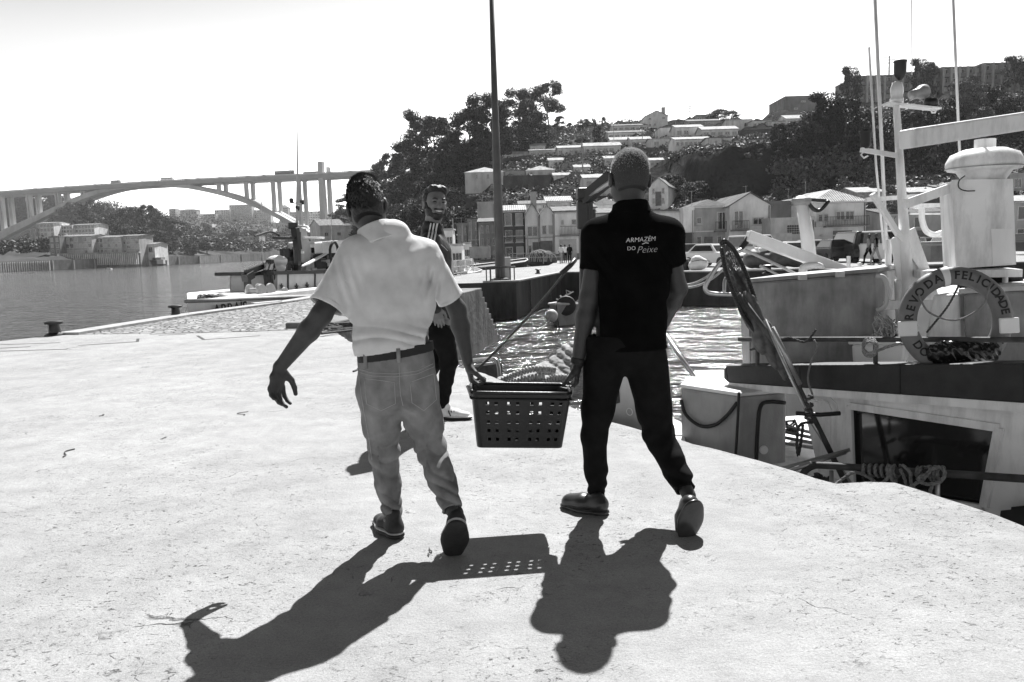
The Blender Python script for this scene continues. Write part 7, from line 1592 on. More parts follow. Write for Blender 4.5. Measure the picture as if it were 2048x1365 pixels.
# boat hulls and white boats beyond the pier, left
def simple_hull(t, a, b, w_, zt, zb, m, bow=.25):
    """hull from a (stern) to b (bow)"""
    a = Vector((a.x, a.y, 0)); b = Vector((b.x, b.y, 0)); l = (b-a); s = Vector((-l.y, l.x, 0)).normalized()*w_/2; T = []; B = []
    for k, (f, q) in enumerate(((0, .85), (.35, 1), (.7, .9), (.88, .5), (1, .03))): T.append((a+l*f, q)); 
    up = [p+s*q+Vector((0, 0, zt+.35*i*.15*(zt-zb))) for i, (p, q) in enumerate(T)]; dn = [p-s*q+Vector((0, 0, zt+.35*i*.15*(zt-zb))) for i, (p, q) in enumerate(T)]
    lo = [a+l*(f*.93)+s*q*.8+Vector((0, 0, zb)) for f, q in ((0, .85), (.35, 1), (.7, .85), (.88, .4), (1, .02))]; lo2 = [a+l*(f*.93)-s*q*.8+Vector((0, 0, zb)) for f, q in ((0, .85), (.35, 1), (.7, .85), (.88, .4), (1, .02))]
    mb = MB(); n = 5; mb.add(up+dn+lo+lo2, [(i+1, i, i+10, i+11) for i in range(4)]+[(i+5, i+6, i+16, i+15) for i in range(4)]+[(0, 5, 15, 10)]); mb.add([p-Vector((0, 0, .12)) for p in up]+[p-Vector((0, 0, .12)) for p in dn], [(i, i+1, i+6, i+5) for i in range(4)]); t.part('hull', mb, m)
    mb = MB(); mb.tube(up, .05, 6); mb.tube(dn, .05, 6); t.part('gunwale', mb, LGREY, smooth=True)
t = TH('moored_boat', 'long dark boat hull lying beyond the pier behind the lamp post', 'boat', Vector((0, 66, WZ))); simple_hull(t, W(930, 500, 60), W(1052, 500, 70), 3, -.1, WZ-.2, mat('black_hull_paint', .02, .5, .3, 2)); t.part('deck_box', MB().box(W(960, 505, 63), (1.6, 1.2, .9)), GREYP)
def work_boat(u0, u1, D, yt, label, mast=None, name='moored_boat'):
    a, b = W(u0, 500, D), W(u1, 500, D+2); t = TH(name, label, 'boat', Vector(((a.x+b.x)/2, D, WZ)), 'white boats beyond the pier'); simple_hull(t, a, b, 3.2, -.3, WZ-.2, WHITE)
    h = W(u0, yt, D).z; c = (a+b)/2; mb = MB(); mb.box((c.x, D, (h-.3)/2), ((b.x-a.x)*.5, 2.4, h+.3)); t.part('wheelhouse', mb, WHITE, bevel=.05)
    mb = MB()
    for i in range(3): mb.box((c.x+(i-1)*(b.x-a.x)*.15, D-1.22, h-.75), ((b.x-a.x)*.11, .06, .5))
    t.part('windows', mb, GLASS); mb = MB(); mb.box((c.x, D, h+.06), ((b.x-a.x)*.6, 2.8, .1)); t.part('roof', mb, LGREY)
    z2 = W(c.x/ D*F+1024, mast or yt-25, D).z; t.part('mast', MB().tube([(c.x+.3, D, h), (c.x+.3, D, z2)], .05, 6), GREYP)
    mb = MB(); g5 = random.Random(int(u0)); 
    for i in range(9): mb.box((c.x+g5.uniform(-1, 1)*(b.x-a.x)*.4, D-1.3, g5.uniform(-.3, .5)), (g5.uniform(.2, .6), .3, g5.uniform(.2, .6)), rz=g5.uniform(0, 3))
    t.part('deck_gear', mb, [WHITE, GREYP][i % 2])
work_boat(880, 922, 58, 462, 'white boat with a tall wheelhouse directly right of the smiling man'); work_boat(896, 940, 52, 492, 'lower white boat nearer the pier beside the smiling man', 450); work_boat(925, 950, 66, 488, 'small white boat with a thin mast behind the lower white boat', 440)
# dinghy with junk and a pale buoy under the pier wall
t = TH('dinghy', 'small dinghy full of gear moored against the pier wall', 'boat', W(1135, 640, 34)); simple_hull(t, W(1172, 600, 36), W(1112, 600, 32.5), 1.7, WZ+.75, WZ-.1, GREYP)
mb = MB(); g5 = random.Random(3)
for i in range(14): p = W(g5.uniform(1120, 1165), g5.uniform(588, 612), g5.uniform(33.5, 35)); mb.tube([p, p+Vector((g5.uniform(-.3, .3), g5.uniform(-.3, .3), g5.uniform(-.1, .2))), p+Vector((g5.uniform(-.4, .4), 0, g5.uniform(-.1, .1)))], .03, 5)
t.part('gear', mb, STEEL); t.part('tyre', MB().lathe(W(1132, 612, 32.8), [(.2, -.1), (.38, -.1), (.42, 0), (.38, .1), (.2, .1)], 16, M=Matrix.Rotation(R(90), 3, 'X')), RUBBER, smooth=True)
p = W(1103, 632, 31.5); thing1('mooring_buoy', 'pale round buoy floating under the pier wall', 'buoy', MB().ball(p, .26, 8), LGREY, p, smooth=True)
p = W(1090, 640, 31.5); thing1('mooring_rope', 'slack pale line from the round buoy into the water', 'rope', MB().tube(spline([W(1100, 636, 31.4), W(1092, 650, 31), W(1082, 656, 30.6), W(1074, 660, 30.3)], 4), .03, 5), ROPE, p, smooth=True)
# ladder / chains on the pier face
for u, lb in ((1053, 'rusty ladder rungs on the inner pier wall, left of the two'), (1092, 'rusty ladder rungs on the inner pier wall, right of the two')):
    k = (u-1032)/(1122-1032); c = Vector((lerp(c1[0], c2[0], k)+.08, lerp(c1[1], c2[1], k), 0)); mb = MB()
    for i in range(7): mb.box(c+Vector((.02, 0, -.5-.25*i)), (.05, .4, .04))
    for s in (-.2, .2): mb.box(c+Vector((.0, s, -1.2)), (.05, .05, 1.8))
    thing1('quay_ladder', lb, 'ladder', mb, RUST, c, 'ladders on the pier wall')

# ---------------------------------------------------------------- the trawler moored on the river side
TP = vplane(W(378, 600, 19.6), W(700, 590, 27.0)); t = TH('fishing_trawler', 'small trawler with crane, net drums and star-painted deckhouse moored at the left quay', 'boat', TP(540, 610, -1.5))
tp = lambda u, y, o=0: TP(u, y, o)
mb = MB(); q = [tp(374, 604, .1), tp(300 if False else 374, 604, -3.4), tp(800, 590, -3.4), tp(800, 590, .1)]; mb.prism([Vector((p.x, p.y, WZ-.3)) for p in q], (0, 0, tp(378, 603).z-WZ+.3)); t.part('hull', mb, WHITE, bevel=.05)
mb = MB(); mb.tube([tp(372, 603, .14), tp(450, 600, .14), tp(520, 597, .14), tp(700, 590, .14)], .05, 8); t.part('gunwale', mb, GREYP, smooth=True)
def on_plane(o, f, u, y, off, wd=None):
    if wd: o.scale = (wd/o.dimensions.x,)*3 if o.dimensions.x else o.scale
    tx = f.t if f.t.x > 0 else -f.t; o.rotation_euler = (R(90), 0, math.atan2(tx.y, tx.x)); return f(u, y, off)
o = text('ARRA\u00cdS', .42, LET, 'lettering', .004, .004); bpy.context.view_layer.update(); o.location = on_plane(o, TP, 462, 619, .17)-t.base; o.parent = t.o
mb = MB(); quadslab(mb, TP, [(556, 549), (740, 545), (740, 600), (556, 600)], -2.2, -.5); t.part('deckhouse', mb, LGREY, bevel=.03)
mb = MB(); quadslab(mb, TP, [(548, 543), (745, 538), (745, 545), (548, 550)], -2.4, -.3); t.part('deckhouse_roof', mb, DARK)
mb = MB()
for u in (576, 630): mb.bar(tp(u, 548, -.48), tp(u, 600, -.48), .05, .03)
t.part('panel_joint', mb, DARK)
for (u, y, r_) in ((593, 574, .11), (614, 572, .12), (563, 573, .09), (645, 570, .11), (672, 570, .11)):
    c = tp(u, y, -.48); tx = TP.t if TP.t.x > 0 else -TP.t; P = []
    for i in range(10): a = math.pi/2+i*math.pi/5; q_ = r_ if i % 2 == 0 else r_*.42; P.append(c+tx*q_*math.cos(a)+Vector((0, 0, q_*math.sin(a))))
    mb = MB(); mb.prism(P[::-1], TP.n*.02); t.part('painted_star', mb, LET)
for (u, y, r_) in ((522, 582, .19), (540, 581, .20), (569, 584, .13)):
    Md = Matrix.Rotation(math.atan2(TP.n.y, TP.n.x), 3, 'Z') @ Matrix.Rotation(R(90), 3, 'Y'); mb = MB(); mb.lathe(tp(u, y, .0), [(r_*.15, .06), (r_, .05), (r_*1.02, .02), (r_*1.02, -.02), (r_*.4, -.03), (r_*.4, -.35), (r_, -.36), (r_, -.4)], 20, M=Md); t.part('net_drum', mb, LGREY, smooth=True, autos=40)
for a, b, w_, nm in (((498, 597), (494, 556), .16, 'crane_post'), ((489, 557), (503, 549), .22, 'crane_knuckle'), ((492, 546), (533, 530), .14, 'crane_arm'), ((498, 553), (536, 541), .09, 'crane_arm'), ((540, 596), (540, 520), .18, 'crane_column'), ((595, 545), (595, 464), .16, 'black_mast'), ((590, 456), (596, 500), .20, 'winch'), ((546, 476), (590, 477), .08, 'crossbeam'), ((608, 476), (648, 476), .06, 'canopy')):
    t.part(nm, MB().bar(tp(*a, -.8), tp(*b, -.8), w_, w_), BLACK if nm != 'canopy' else WHITE, bevel=.01)
mb = MB(); g6 = random.Random(21)
for i in range(12): u = 528+i*2; mb.tube(spline([tp(u, 525+g6.uniform(0, 8), -.7), tp(u+g6.uniform(-4, 5), 548, -.6), tp(u+g6.uniform(-3, 3), 580, -.7)], 3), .022, 5)
t.part('hoses', mb, RUBBER)
F_ = Field(); F_.ell(tp(554, 522, -1.1), (.32, .3, .17), k=.1); F_.ell(tp(557, 536, -1.1), (.22, .25, .2), k=.1); solid('tarpaulin', Cloth(F_, folds=lambda P: .02*fnoise(P, (14, 14, 14)), hollow=False), WHITE, t.o, .035)
mb = MB(); g6 = random.Random(5)
for i in range(60):
    u, y = g6.uniform(570, 690), g6.uniform(500, 546); c = tp(u, y, -1-g6.random()); mb.box(c, (g6.uniform(.05, .5), g6.uniform(.1, .4), g6.uniform(.05, .35)), rz=g6.uniform(0, 3))
t.part('deck_machinery', mb, DARK)['kind'] = 'stuff'
mb = MB()
for i in range(16):
    u, y = g6.uniform(575, 690), g6.uniform(490, 545); c = tp(u, y, -.7-g6.random()); mb.box(c, (g6.uniform(.05, .3), .1, g6.uniform(.05, .16)), rz=g6.uniform(0, 3))
t.part('pale_fittings', mb, WHITE)['kind'] = 'stuff'
mb = MB(); quadslab(mb, TP, [(600, 458), (612, 458), (622, 500), (620, 526), (604, 526)], -1.3, -1.0); t.part('wheelhouse_side', mb, LGREY)
mb = MB(); quadslab(mb, TP, [(618, 485), (700, 482), (700, 545), (612, 548)], -2.2, -1.4); t.part('wheelhouse', mb, LGREY, bevel=.03); mb = MB(); quadslab(mb, TP, [(622, 490), (638, 489), (638, 505), (624, 506)], -1.4, -1.38); t.part('wheelhouse_window', mb, GLASS)
mb = MB(); quadslab(mb, TP, [(645, 486), (690, 482), (690, 503), (646, 506)], -.9, -.6); t.part('white_case', mb, WHITE, bevel=.03)
mb = MB()
for i in range(5): mb.tube([tp(604+i*3, 533-i, -.6), tp(664+i*4, 500-i*2, -.9)], .035, 6)
t.part('pole_bundle', mb, WHITE)
mb = MB(); mb.tube([tp(595, 545, -1), tp(594, 420, -1), tp(596, 240, -1)], [.05, .04, .012], 8); t.part('light_mast', mb, LGREY)
mb = MB(); mb.bar(tp(584, 406, -1), tp(606, 408, -1), .04, .04)
t.part('light_bar', mb, LGREY)
for u, y in ((583, 403), (604, 406), (595, 418)): t.part('deck_lamp', MB().lathe(tp(u, y, -1), [(.05, -.06), (.07, 0), (.07, .08), (.03, .1)], 8), BLACK)
t.part('screen', MB().box(tp(586, 452, -.9), (.28, .06, .2)), BLACK); mb = MB(); mb.tube(spline([tp(510, 473, -.8), tp(522, 469, -.8), tp(540, 464, -.8), tp(556, 470, -.8), tp(562, 477, -.8)], 4), .03, 6); t.part('cable', mb, BLACK)
for x_ in (525, 664): t.part('aerial', MB().tube([tp(x_, 545, -1.5), tp(x_-2, 396, -1.5)], .012, 5), LGREY)
mb = MB(); mb.tube(spline([tp(664, 530, -.4), tp(660, 500, -.4), tp(668, 484, -.4), tp(676, 500, -.4), tp(668, 520, -.4)], 4), .05, 6); t.part('hose_coil', mb, RUBBER, smooth=True)
p = tp(445, 596, -.4); thing1('float', 'pale oval float on the trawler bulwark', 'float', MB().ball(p+Vector((0, 0, .02)), .15, 8, (1.3, 1, .8)), LGREY, p, smooth=True)
mb = MB(); g6 = random.Random(6)
for i in range(18): mb.tube(spline([tp(g6.uniform(396, 440), g6.uniform(590, 601), -.3-g6.random()*.4) for _ in range(4)], 4), .028, 5)
thing1('rope_heap', 'dark ropes heaped on the trawler bulwark left of the pale float', 'rope', mb, ROPED, tp(415, 600, -.3))
thing1('quay_pallet', 'white plank lying on the setts before the trawler', 'plank', MB().bar(G(505, 612)+Vector((0, 0, .05)), G(560, 607)+Vector((0, 0, .05)), .18, .05), WHITE, G(530, 610))
mb = MB(); g6 = random.Random(16)
for i in range(11): a = G(g6.uniform(655, 690), g6.uniform(645, 668)); mb.tube(spline([a+Vector((0, 0, .03)), a+Vector((g6.uniform(-.4, .4), g6.uniform(-.5, .5), .05)), a+Vector((g6.uniform(-.6, .6), g6.uniform(-.8, .8), .03))], 4), .022, 5)
thing1('rope_heap', 'short dark rope ends and sticks on the quay left of the basin wall', 'rope', mb, ROPED, G(672, 656))
for k_, (u, y, lb) in enumerate(((132, 908, 'small curled twig on the concrete near the left edge'), (205, 832, 'tiny dark twig on the pale concrete beyond the curled one'), (484, 829, 'thin curved twig on the concrete left of the jeans'), (328, 878, 'little bent wire on the pale concrete'), (866, 1106, 'flat dark twig beside the trailing shoe'), (708, 742, 'short dark rope end just left of the jeans'))):
    g6 = random.Random(k_); s = [.10, .03, .07, .03, .04, .09][k_]; P = [G(u, y)+Vector((g6.uniform(-s, s)*.6, (q_-2)*s*.55, .006)) for q_ in range(5)]; mb = MB(); mb.tube(spline(P, 4), .0045 if k_ == 0 else (.0028 if k_ < 5 else .014), 5); thing1('twig', lb, 'twig' if k_ != 5 else 'rope', mb, ROPED, G(u, y))

# ---------------------------------------------------------------- boats on the river
t = TH('barge', 'dark barge under the far embankment', 'boat', W(312, 530, 360)); simple_hull(t, W(330, 528, 362), W(297, 528, 362), 6, WZ+2.2, WZ-.2, DARK); t.part('cabin', MB().box(W(318, 522, 362), (4, 4, 3)), GREYP); t.part('cargo', MB().box(W(322, 524, 360), (3, 2, 2)), WHITE)
t = TH('motor_boat', 'tiny white motor boat alone on the river', 'boat', W(219, 538, 260)); simple_hull(t, W(223, 538, 260), W(214, 538, 260), 1.6, WZ+.5, WZ-.2, WHITE); F_ = Field(); p = W(218, 536, 260); F_.ecap(p+Vector((0, 0, -.2)), p+Vector((0, 0, .7)), .25, .15); solid('driver', F_, DARK, t.o, .08)

# ---------------------------------------------------------------- cars
def make_car(kind):
    root = bpy.data.objects.new('parked_car', None); C.objects.link(root); L, Wd, H, cab = {'sedan': (4.3, 1.72, 1.42, (-1.6, 1.0, -1.0, .35)), 'hatch': (3.9, 1.68, 1.46, (-1.8, .9, -1.5, .3)), 'van': (4.6, 1.85, 1.9, (-2.2, 1.5, -2.1, .9))}[kind]
    PM = mat('car_paint_proto', .5, .3, .05, 2); belt = .92 if kind != 'van' else 1.1; mb = MB()
    y0 = Wd/2; prof = [(-L/2, .35), (-L/2, .75), (-L/2+.12, belt-.02), (cab[0], belt), (cab[1], belt), (L/2-.35, belt-.12), (L/2-.03, .68), (L/2, .35), (L/2-.1, .25), (-L/2+.1, .25)]
    mb.prism([(x, y0, z) for x, z in prof], (0, -Wd, 0)); mb.build('body', PM, root, bevel=.05)
    mb = MB(); b = Wd/2-.06; tt = Wd/2-.24; mb.hexa([(cab[0], -b, belt-.01), (cab[1], -b, belt-.01), (cab[1], b, belt-.01), (cab[0], b, belt-.01)], [(cab[2], -tt, H), (cab[3], -tt, H), (cab[3], tt, H), (cab[2], tt, H)]); mb.build('roof', PM, root, bevel=.05)
    mb = MB(); lo, hi = belt+.06, H-.1
    def ci(x0, x1, z): return lerp(x0, x1, (z-belt)/(H-belt))
    for s in (-1, 1): mb.add([(ci(cab[0], cab[2], lo)+.25, s*(lerp(b, tt, .12)+.012), lo), (ci(cab[1], cab[3], lo)-.2, s*(lerp(b, tt, .12)+.012), lo), (ci(cab[1], cab[3], hi)-.12, s*(lerp(b, tt, .85)+.012), hi), (ci(cab[0], cab[2], hi)+.15, s*(lerp(b, tt, .85)+.012), hi)], [(0, 1, 2, 3)])
    for (xa, xb, sg) in ((cab[1], cab[3], 1), (cab[0], cab[2], -1)): mb.add([(ci(xa, xb, lo)+sg*.015, -b*.88, lo), (ci(xa, xb, lo)+sg*.015, b*.88, lo), (ci(xa, xb, hi)+sg*.015, tt*.9, hi), (ci(xa, xb, hi)+sg*.015, -tt*.9, hi)], [(0, 1, 2, 3)])
    mb.build('windows', GLASS, root)
    for sx in (-L/2+.8, L/2-.75):
        for s in (-1, 1):
            c = Vector((sx, s*(Wd/2-.08), .31)); Mw = Matrix.Rotation(R(90), 3, 'X'); w_ = MB().lathe(c, [(.2, -.1), (.31, -.1), (.31, .1), (.2, .1)], 18, M=Mw).build('wheel', RUBBER, root); MB().lathe(c, [(.19, -.09), (.19, .09)], 12, M=Mw).build('rim', STEEL, w_)
    for s in (-1, 1): MB().box((L/2-.06, s*(Wd/2-.28), .66), (.12, .36, .16)).build('headlight', mat('headlight_glass', .7, .1, .05, 4), root, bevel=.02); MB().box((-L/2+.03, s*(Wd/2-.16), .72), (.06, .22, .22)).build('tail_light', DARK, root)
    MB().box((L/2+.0, 0, .42), (.04, .52, .11)).build('number_plate', WHITE, root); MB().box((L/2-.02, 0, .56), (.06, .8, .12)).build('grille', DARK, root); return root
CP = {k: make_car(k) for k in ('sedan', 'hatch', 'van')}; CU = set()
CPM = [mat('white_car_paint', .72, .25, .03, 2), mat('dark_car_paint', .035, .2, .1, 2), mat('silver_car_paint', .42, .25, .05, 2, metal=.4), mat('grey_car_paint', .16, .25, .05, 2)]
def car(kind, u, D, rz, m, label):
    p = W(u, 500, D); o = CP[kind] if kind not in CU else copy_tree(CP[kind]); CU.add(kind); o.name = 'parked_car'; o.location = (p.x, D, FZ+.004); o.rotation_euler = (0, 0, R(rz)); tag(o, label, 'car' if kind != 'van' else 'van', 'vehicles parked on the far quay')
    for ch in o.children:
        if ch.name.split('.')[0] in ('body', 'roof'):
            ch.data = ch.data.copy() ; ch.data.materials[0] = CPM[m]
for a in (('hatch', 1375, 56, -80, 1, 'dark hatchback parked just right of the black shirted man'), ('sedan', 1428, 50, -60, 0, 'pale saloon car behind the pale wrapped bundle'), ('sedan', 1462, 62, -90, 2, 'silver car half hidden behind the pale saloon'), ('van', 1508, 53, -75, 0, 'white van behind the tarpaulin covered boat'), ('sedan', 1590, 52, -100, 0, 'white saloon car seen under the white derrick boom'),
          ('hatch', 1625, 60, -90, 2, 'silver hatchback right of the white derrick post'), ('hatch', 1664, 52, 90, 1, 'dark hatchback seen from behind left of the walking couple'), ('van', 1706, 51, 90, 1, 'dark van beside the walking couple'), ('van', 1768, 48, -75, 0, 'white van with its nose towards us behind the walking couple'), ('sedan', 1860, 58, -90, 3, 'grey car in front of the parking sign'), ('hatch', 1900, 54, -100, 0, 'white hatchback left of the radar cabinet'),
          ('sedan', 1410, 66, -90, 3, 'grey car farthest back at the left of the car park'), ('sedan', 1545, 64, -90, 1, 'dark car behind the white van'), ('hatch', 2060, 55, -90, 1, 'dark hatchback at the right edge of the picture')): car(*a)
p = G(1395, 541, FZ)
t = TH('wrapped_bundle', 'pale wrapped bundle on the quay edge right of the black shirted man', 'bundle', p); F_ = Field(); F_.ell(p+Vector((.1, .5, .42)), (.38, .4, .40), k=.1); F_.ell(p+Vector((.3, .5, .35)), (.42, .4, .34), k=.1); F_.ell(p+Vector((.0, .5, .25)), (.40, .4, .3), k=.1); solid('wrapping', Cloth(F_, folds=lambda P: .012*fnoise(P, (14, 14, 14)), hollow=False), WHITE, t.o, .04); t.part('strap', MB().tube([p+Vector((-.3, .1, .5)), p+Vector((.2, .08, .56)), p+Vector((.72, .1, .48))], .02, 6), DARK)
p = G(1378, 541, FZ); thing1('oil_drum', 'small black drum beside the pale wrapped bundle', 'drum', MB().lathe(p+Vector((-.1, .5, 0)), [(.24, 0), (.25, .03), (.24, .3), (.25, .33), (.24, .6), (.25, .63), (.22, .64)], 16), BLACK, p, smooth=True, autos=40)
q = [W(1490, 500, 43.5), W(1610, 500, 42)]; t = TH('covered_boat', 'boat under a dark tarpaulin standing on the far quay', 'boat', Vector((q[0].x, q[0].y, FZ))); F_ = Field(); a, b = Vector((q[0].x+.5, q[0].y, FZ+.55)), Vector((q[1].x-.4, q[1].y, FZ+.55)); F_.ecap(a, b, (.8, .5), (.6, .45), side=(0, 1, 0), k=.2); F_.ecap(a.lerp(b, .2)+Vector((0, 0, .35)), a.lerp(b, .7)+Vector((0, 0, .45)), .3, .2, k=.3)
solid('tarpaulin', Cloth(F_, folds=lambda P: .03*rg_(P[:, 0]*9+P[:, 2]*3)+.03*fnoise(P, (3, 3, 3)), hollow=False, cuts=[lambda P: FZ+.02-P[:, 2]]), mat('grey_tarpaulin', .09, .6, .3, 3), t.o, .07); t.part('bow_flap', MB().prism([a+Vector((.2, -.82, .1)), a+Vector((1.2, -.86, .25)), a+Vector((1.1, -.8, .75)), a+Vector((.0, -.8, .55))], (0, .03, 0)), WHITE)
t = TH('site_container', 'grey box container behind the mast plate', 'container', W(1880, 520, 40)); t.part('shell', MB().box(W(1885, 503, 40), (1.9, 1.4, 1.0)), GREYP, bevel=.02); t.part('ribs', MB().box(W(1885, 490, 39.2), (2.0, .06, .08)), LGREY)
t = TH('parking_sign', 'small sign with a white P left of the radar cabinet', 'sign', Vector((W(1897, 480, 56).x, 56, FZ))); p = W(1897, 455, 56); t.part('pole', MB().tube([(p.x, 56.05, FZ), (p.x, 56.05, p.z+.3)], .035, 6), STEEL); t.part('plate', MB().box(p, (.5, .04, .5)), mat('sign_blue', .06, .5, .05, 2))
o = text('P', .46, PRW, 'letter', .004, .01); o.rotation_euler = (R(90), 0, 0); o.location = p+Vector((0, -.03, 0))-t.base; o.parent = t.o
o = text('P', .0001, PRW) if False else None
# ---------------------------------------------------------------- small figures
def figure(u, D, fc, top, bot, label, h=1.72, z=FZ, pose='stand', group=None):
    x = W(u, 500, D).x; b0 = Vector((x, D, z)); t = thing('person', label, 'person', b0, 0, group); s = h/1.72; f = Vector((math.cos(R(fc)), math.sin(R(fc)), 0)); r = Vector((f.y, -f.x, 0)); P = lambda a, b, c: np.array(b0+(r*a+f*b)*s+Vector((0, 0, c*s)))
    B = Field(); st = .16 if pose == 'walk' else .02; hz = 0 if pose != 'sit' else -.42
    B.ell(P(0, .01, 1.60+hz), np.array((.075, .09, .11))*s, np.array([r, f, Vector((0, 0, 1))]), k=.02); B.ecap(P(0, 0, 1.38+hz), P(0, 0, 1.5+hz), .05, .05, k=.03)
    for sx in (-1, 1): B.ecap(P(sx*.17, 0, 1.38+hz), P(sx*.23, -.02, 1.12+hz), .05, .04, k=.03); B.ecap(P(sx*.23, -.02, 1.12+hz), P(sx*.22, .08, .88+hz), .04, .03, k=.02); B.ell(P(sx*.22, .1, .82+hz), (.03, .04, .07), k=.02)
    B.ecap(P(0, 0, .95+hz), P(0, 0, 1.36+hz), (.13, .09), (.15, .09), side=r, k=.05)
    legs = Field()
    for sx in (-1, 1):
        if pose == 'sit': legs.ecap(P(sx*.1, 0, .5), P(sx*.12, .4, .5), .08, .06, k=.03); legs.ecap(P(sx*.12, .4, .5), P(sx*.12, .38, .08), .06, .045, k=.03)
        else: legs.ecap(P(sx*.09, 0, .9), P(sx*.1, sx*st+.03, .5), .09, .065, k=.04); legs.ecap(P(sx*.1, sx*st+.03, .5), P(sx*.1, sx*st*1.6-.02, .09), .065, .045, k=.03)
        e = P(sx*.12, .4, .04) if pose == 'sit' else P(sx*.1, sx*st*1.6, .04); B.ecap(e, e+np.array(f)*.15, .045, .035, k=.02)
    solid('body', B, SKIN, t, .03); legs.ecap(P(0, 0, .9+hz), P(0, 0, .98+hz), (.15, .11), (.15, .11), side=r, k=.03); solid('trousers', legs, bot, t, .03)
    T_ = Field(); T_.ecap(P(0, 0, 1.0+hz), P(0, 0, 1.36+hz), (.16, .12), (.18, .115), side=r, k=.05); 
    for sx in (-1, 1): T_.ecap(P(sx*.16, 0, 1.38+hz), P(sx*.22, -.01, 1.16+hz), .075, .06, k=.04)
    solid('shirt', T_, top, t, .03); H_ = Field(); H_.ell(P(0, -.015, 1.635+hz), np.array((.085, .10, .095))*s, k=.02); solid('hair', H_, HAIRD, t, .03); return t
figure(1738, 45, 170, mat('grey_shirt', .2), BLK, 'man in grey T-shirt and black trousers, left of the walking couple', pose='walk'); t = figure(1752, 44.5, 165, BLK, mat('khaki_shorts', .3), 'person in a striped top and pale shorts, right of the walking couple', h=1.75, pose='walk')
q = Vector(t.location); mb = MB()
for k in (-.12, -.06, 0, .06, .12): mb.bar(q+Vector((k, -.135+abs(k)*.12, 1.02)), q+Vector((k, -.135+abs(k)*.12, 1.38)), .022, .02)
pm('shirt_stripes', mb, WHT, t, False)
figure(1122, 73, 60, WHT, mat('grey_shirt', .2), 'person in a white shirt standing left of two others by the far railing'); figure(1130, 73.6, 100, WHT, BLK, 'person in white bending beside the one in black on the far quay'); figure(1139, 72, 90, BLK, BLK, 'person dressed in black on the far quay left of the black derrick'); figure(1836, 50, 200, mat('grey_shirt', .2), BLK, 'person sitting in the car park behind the white mast plate', pose='sit', z=FZ+.2)
# ---------------------------------------------------------------- second boat with a white derrick, mid basin
t = TH('derrick_boat', 'boat with a white derrick post and slanting white boom beyond the landing net', 'boat', W(1640, 640, 11)); DB2 = 11
mb = MB(); q = [W(1500, 600, 10.2), W(2100, 600, 10.2), W(2100, 600, 13), W(1560, 600, 13)]; mb.prism([Vector((p.x, p.y, WZ-.2)) for p in q], (0, 0, W(1600, 560, DB2).z-WZ)); t.part('hull', mb, LGREY, bevel=.05)
mb = MB(); mb.tube([W(1628, 600, DB2), W(1614, 470, DB2), W(1604, 408, DB2)], [.10, .09, .075], 12); t.part('post', mb, WHITE, smooth=True); mb = MB(); mb.lathe(W(1603, 405, DB2), [(.10, -.04), (.13, 0), (.13, .05), (.05, .09)], 12); t.part('post_cap', mb, GREYP); mb = MB(); mb.bar(W(1588, 398, DB2), W(1650, 402, DB2), .08, .04); t.part('cross_arm', mb, BLACK)
mb = MB(); mb.tube([W(1612+i*2.6+1, 402+18*math.sin(i/17*math.pi)*1.1, DB2) for i in range(18)], .028, 6); t.part('cable_loop', mb, BLACK, smooth=True)
mb = MB(); mb.bar(W(1494, 472, 10.6), W(1712, 552, 10.8), .14, .15); t.part('boom', mb, WHITE, bevel=.015); mb = MB(); mb.tube([W(1498, 476, 10.6), W(1482, 496, 10.6)], .04, 6); t.part('shackle', mb, BLACK)
mb = MB(); mb.tube([W(1490, 500, 10.6), W(1592, 548, 10.3)], .02, 6); mb.tube([W(1520, 532, 10.5), W(1560, 552, 10.3), W(1530, 572, 10.3)], .02, 6); t.part('stay', mb, LGREY)
mb = MB(); mb.tube(spline([W(1605, 546, 10.4), W(1606, 536, 10.4), W(1622, 532, 10.4), W(1640, 534, 10.4), W(1642, 548, 10.4)], 4), .05, 8); t.part('rail_hoop', mb, WHITE, smooth=True)
mb = MB(); mb.tube(spline([W(1484, 500, 10.2), W(1446, 520, 10.2), W(1414, 566, 10.2), W(1412, 582, 10.2), W(1428, 588, 10.2), W(1480, 590, 10.2), W(1520, 590, 10.3)], 5), .028, 8); mb.tube(spline([W(1478, 540, 10.4), W(1452, 556, 10.3), W(1448, 586, 10.2)], 5), .022, 8); t.part('bow_rail', mb, STEEL, smooth=True)
g7 = random.Random(31); mb = MB()
for i in range(34): c = W(g7.uniform(1640, 1800), g7.uniform(545, 600), 10.3+g7.random()); mb.box(c, (g7.uniform(.06, .4), .2, g7.uniform(.05, .22)), rz=g7.uniform(0, 3))
t.part('deck_gear', mb, DARK)
mb = MB()
for i in range(14): c = W(g7.uniform(1690, 1800), g7.uniform(548, 600), 10.0); mb.tube([c, c+Vector((g7.uniform(-.3, .3), 0, g7.uniform(-.3, .3)))], .025, 5)
t.part('pipes', mb, WHITE)
for (a, b, sg, lb) in (((1366, 570, 11), (1452, 514, 10.4), .1, 'upper pale line running to the boat bow rail'), ((1366, 575, 11), (1470, 512, 10.4), .12, 'second pale line beside the upper one')):
    thing1('mooring_rope', lb, 'rope', MB().tube(catenary(W(*a), W(*b), sg), .018, 5), ROPE, W(*a), 'lines to the derrick boat bow', smooth=True)
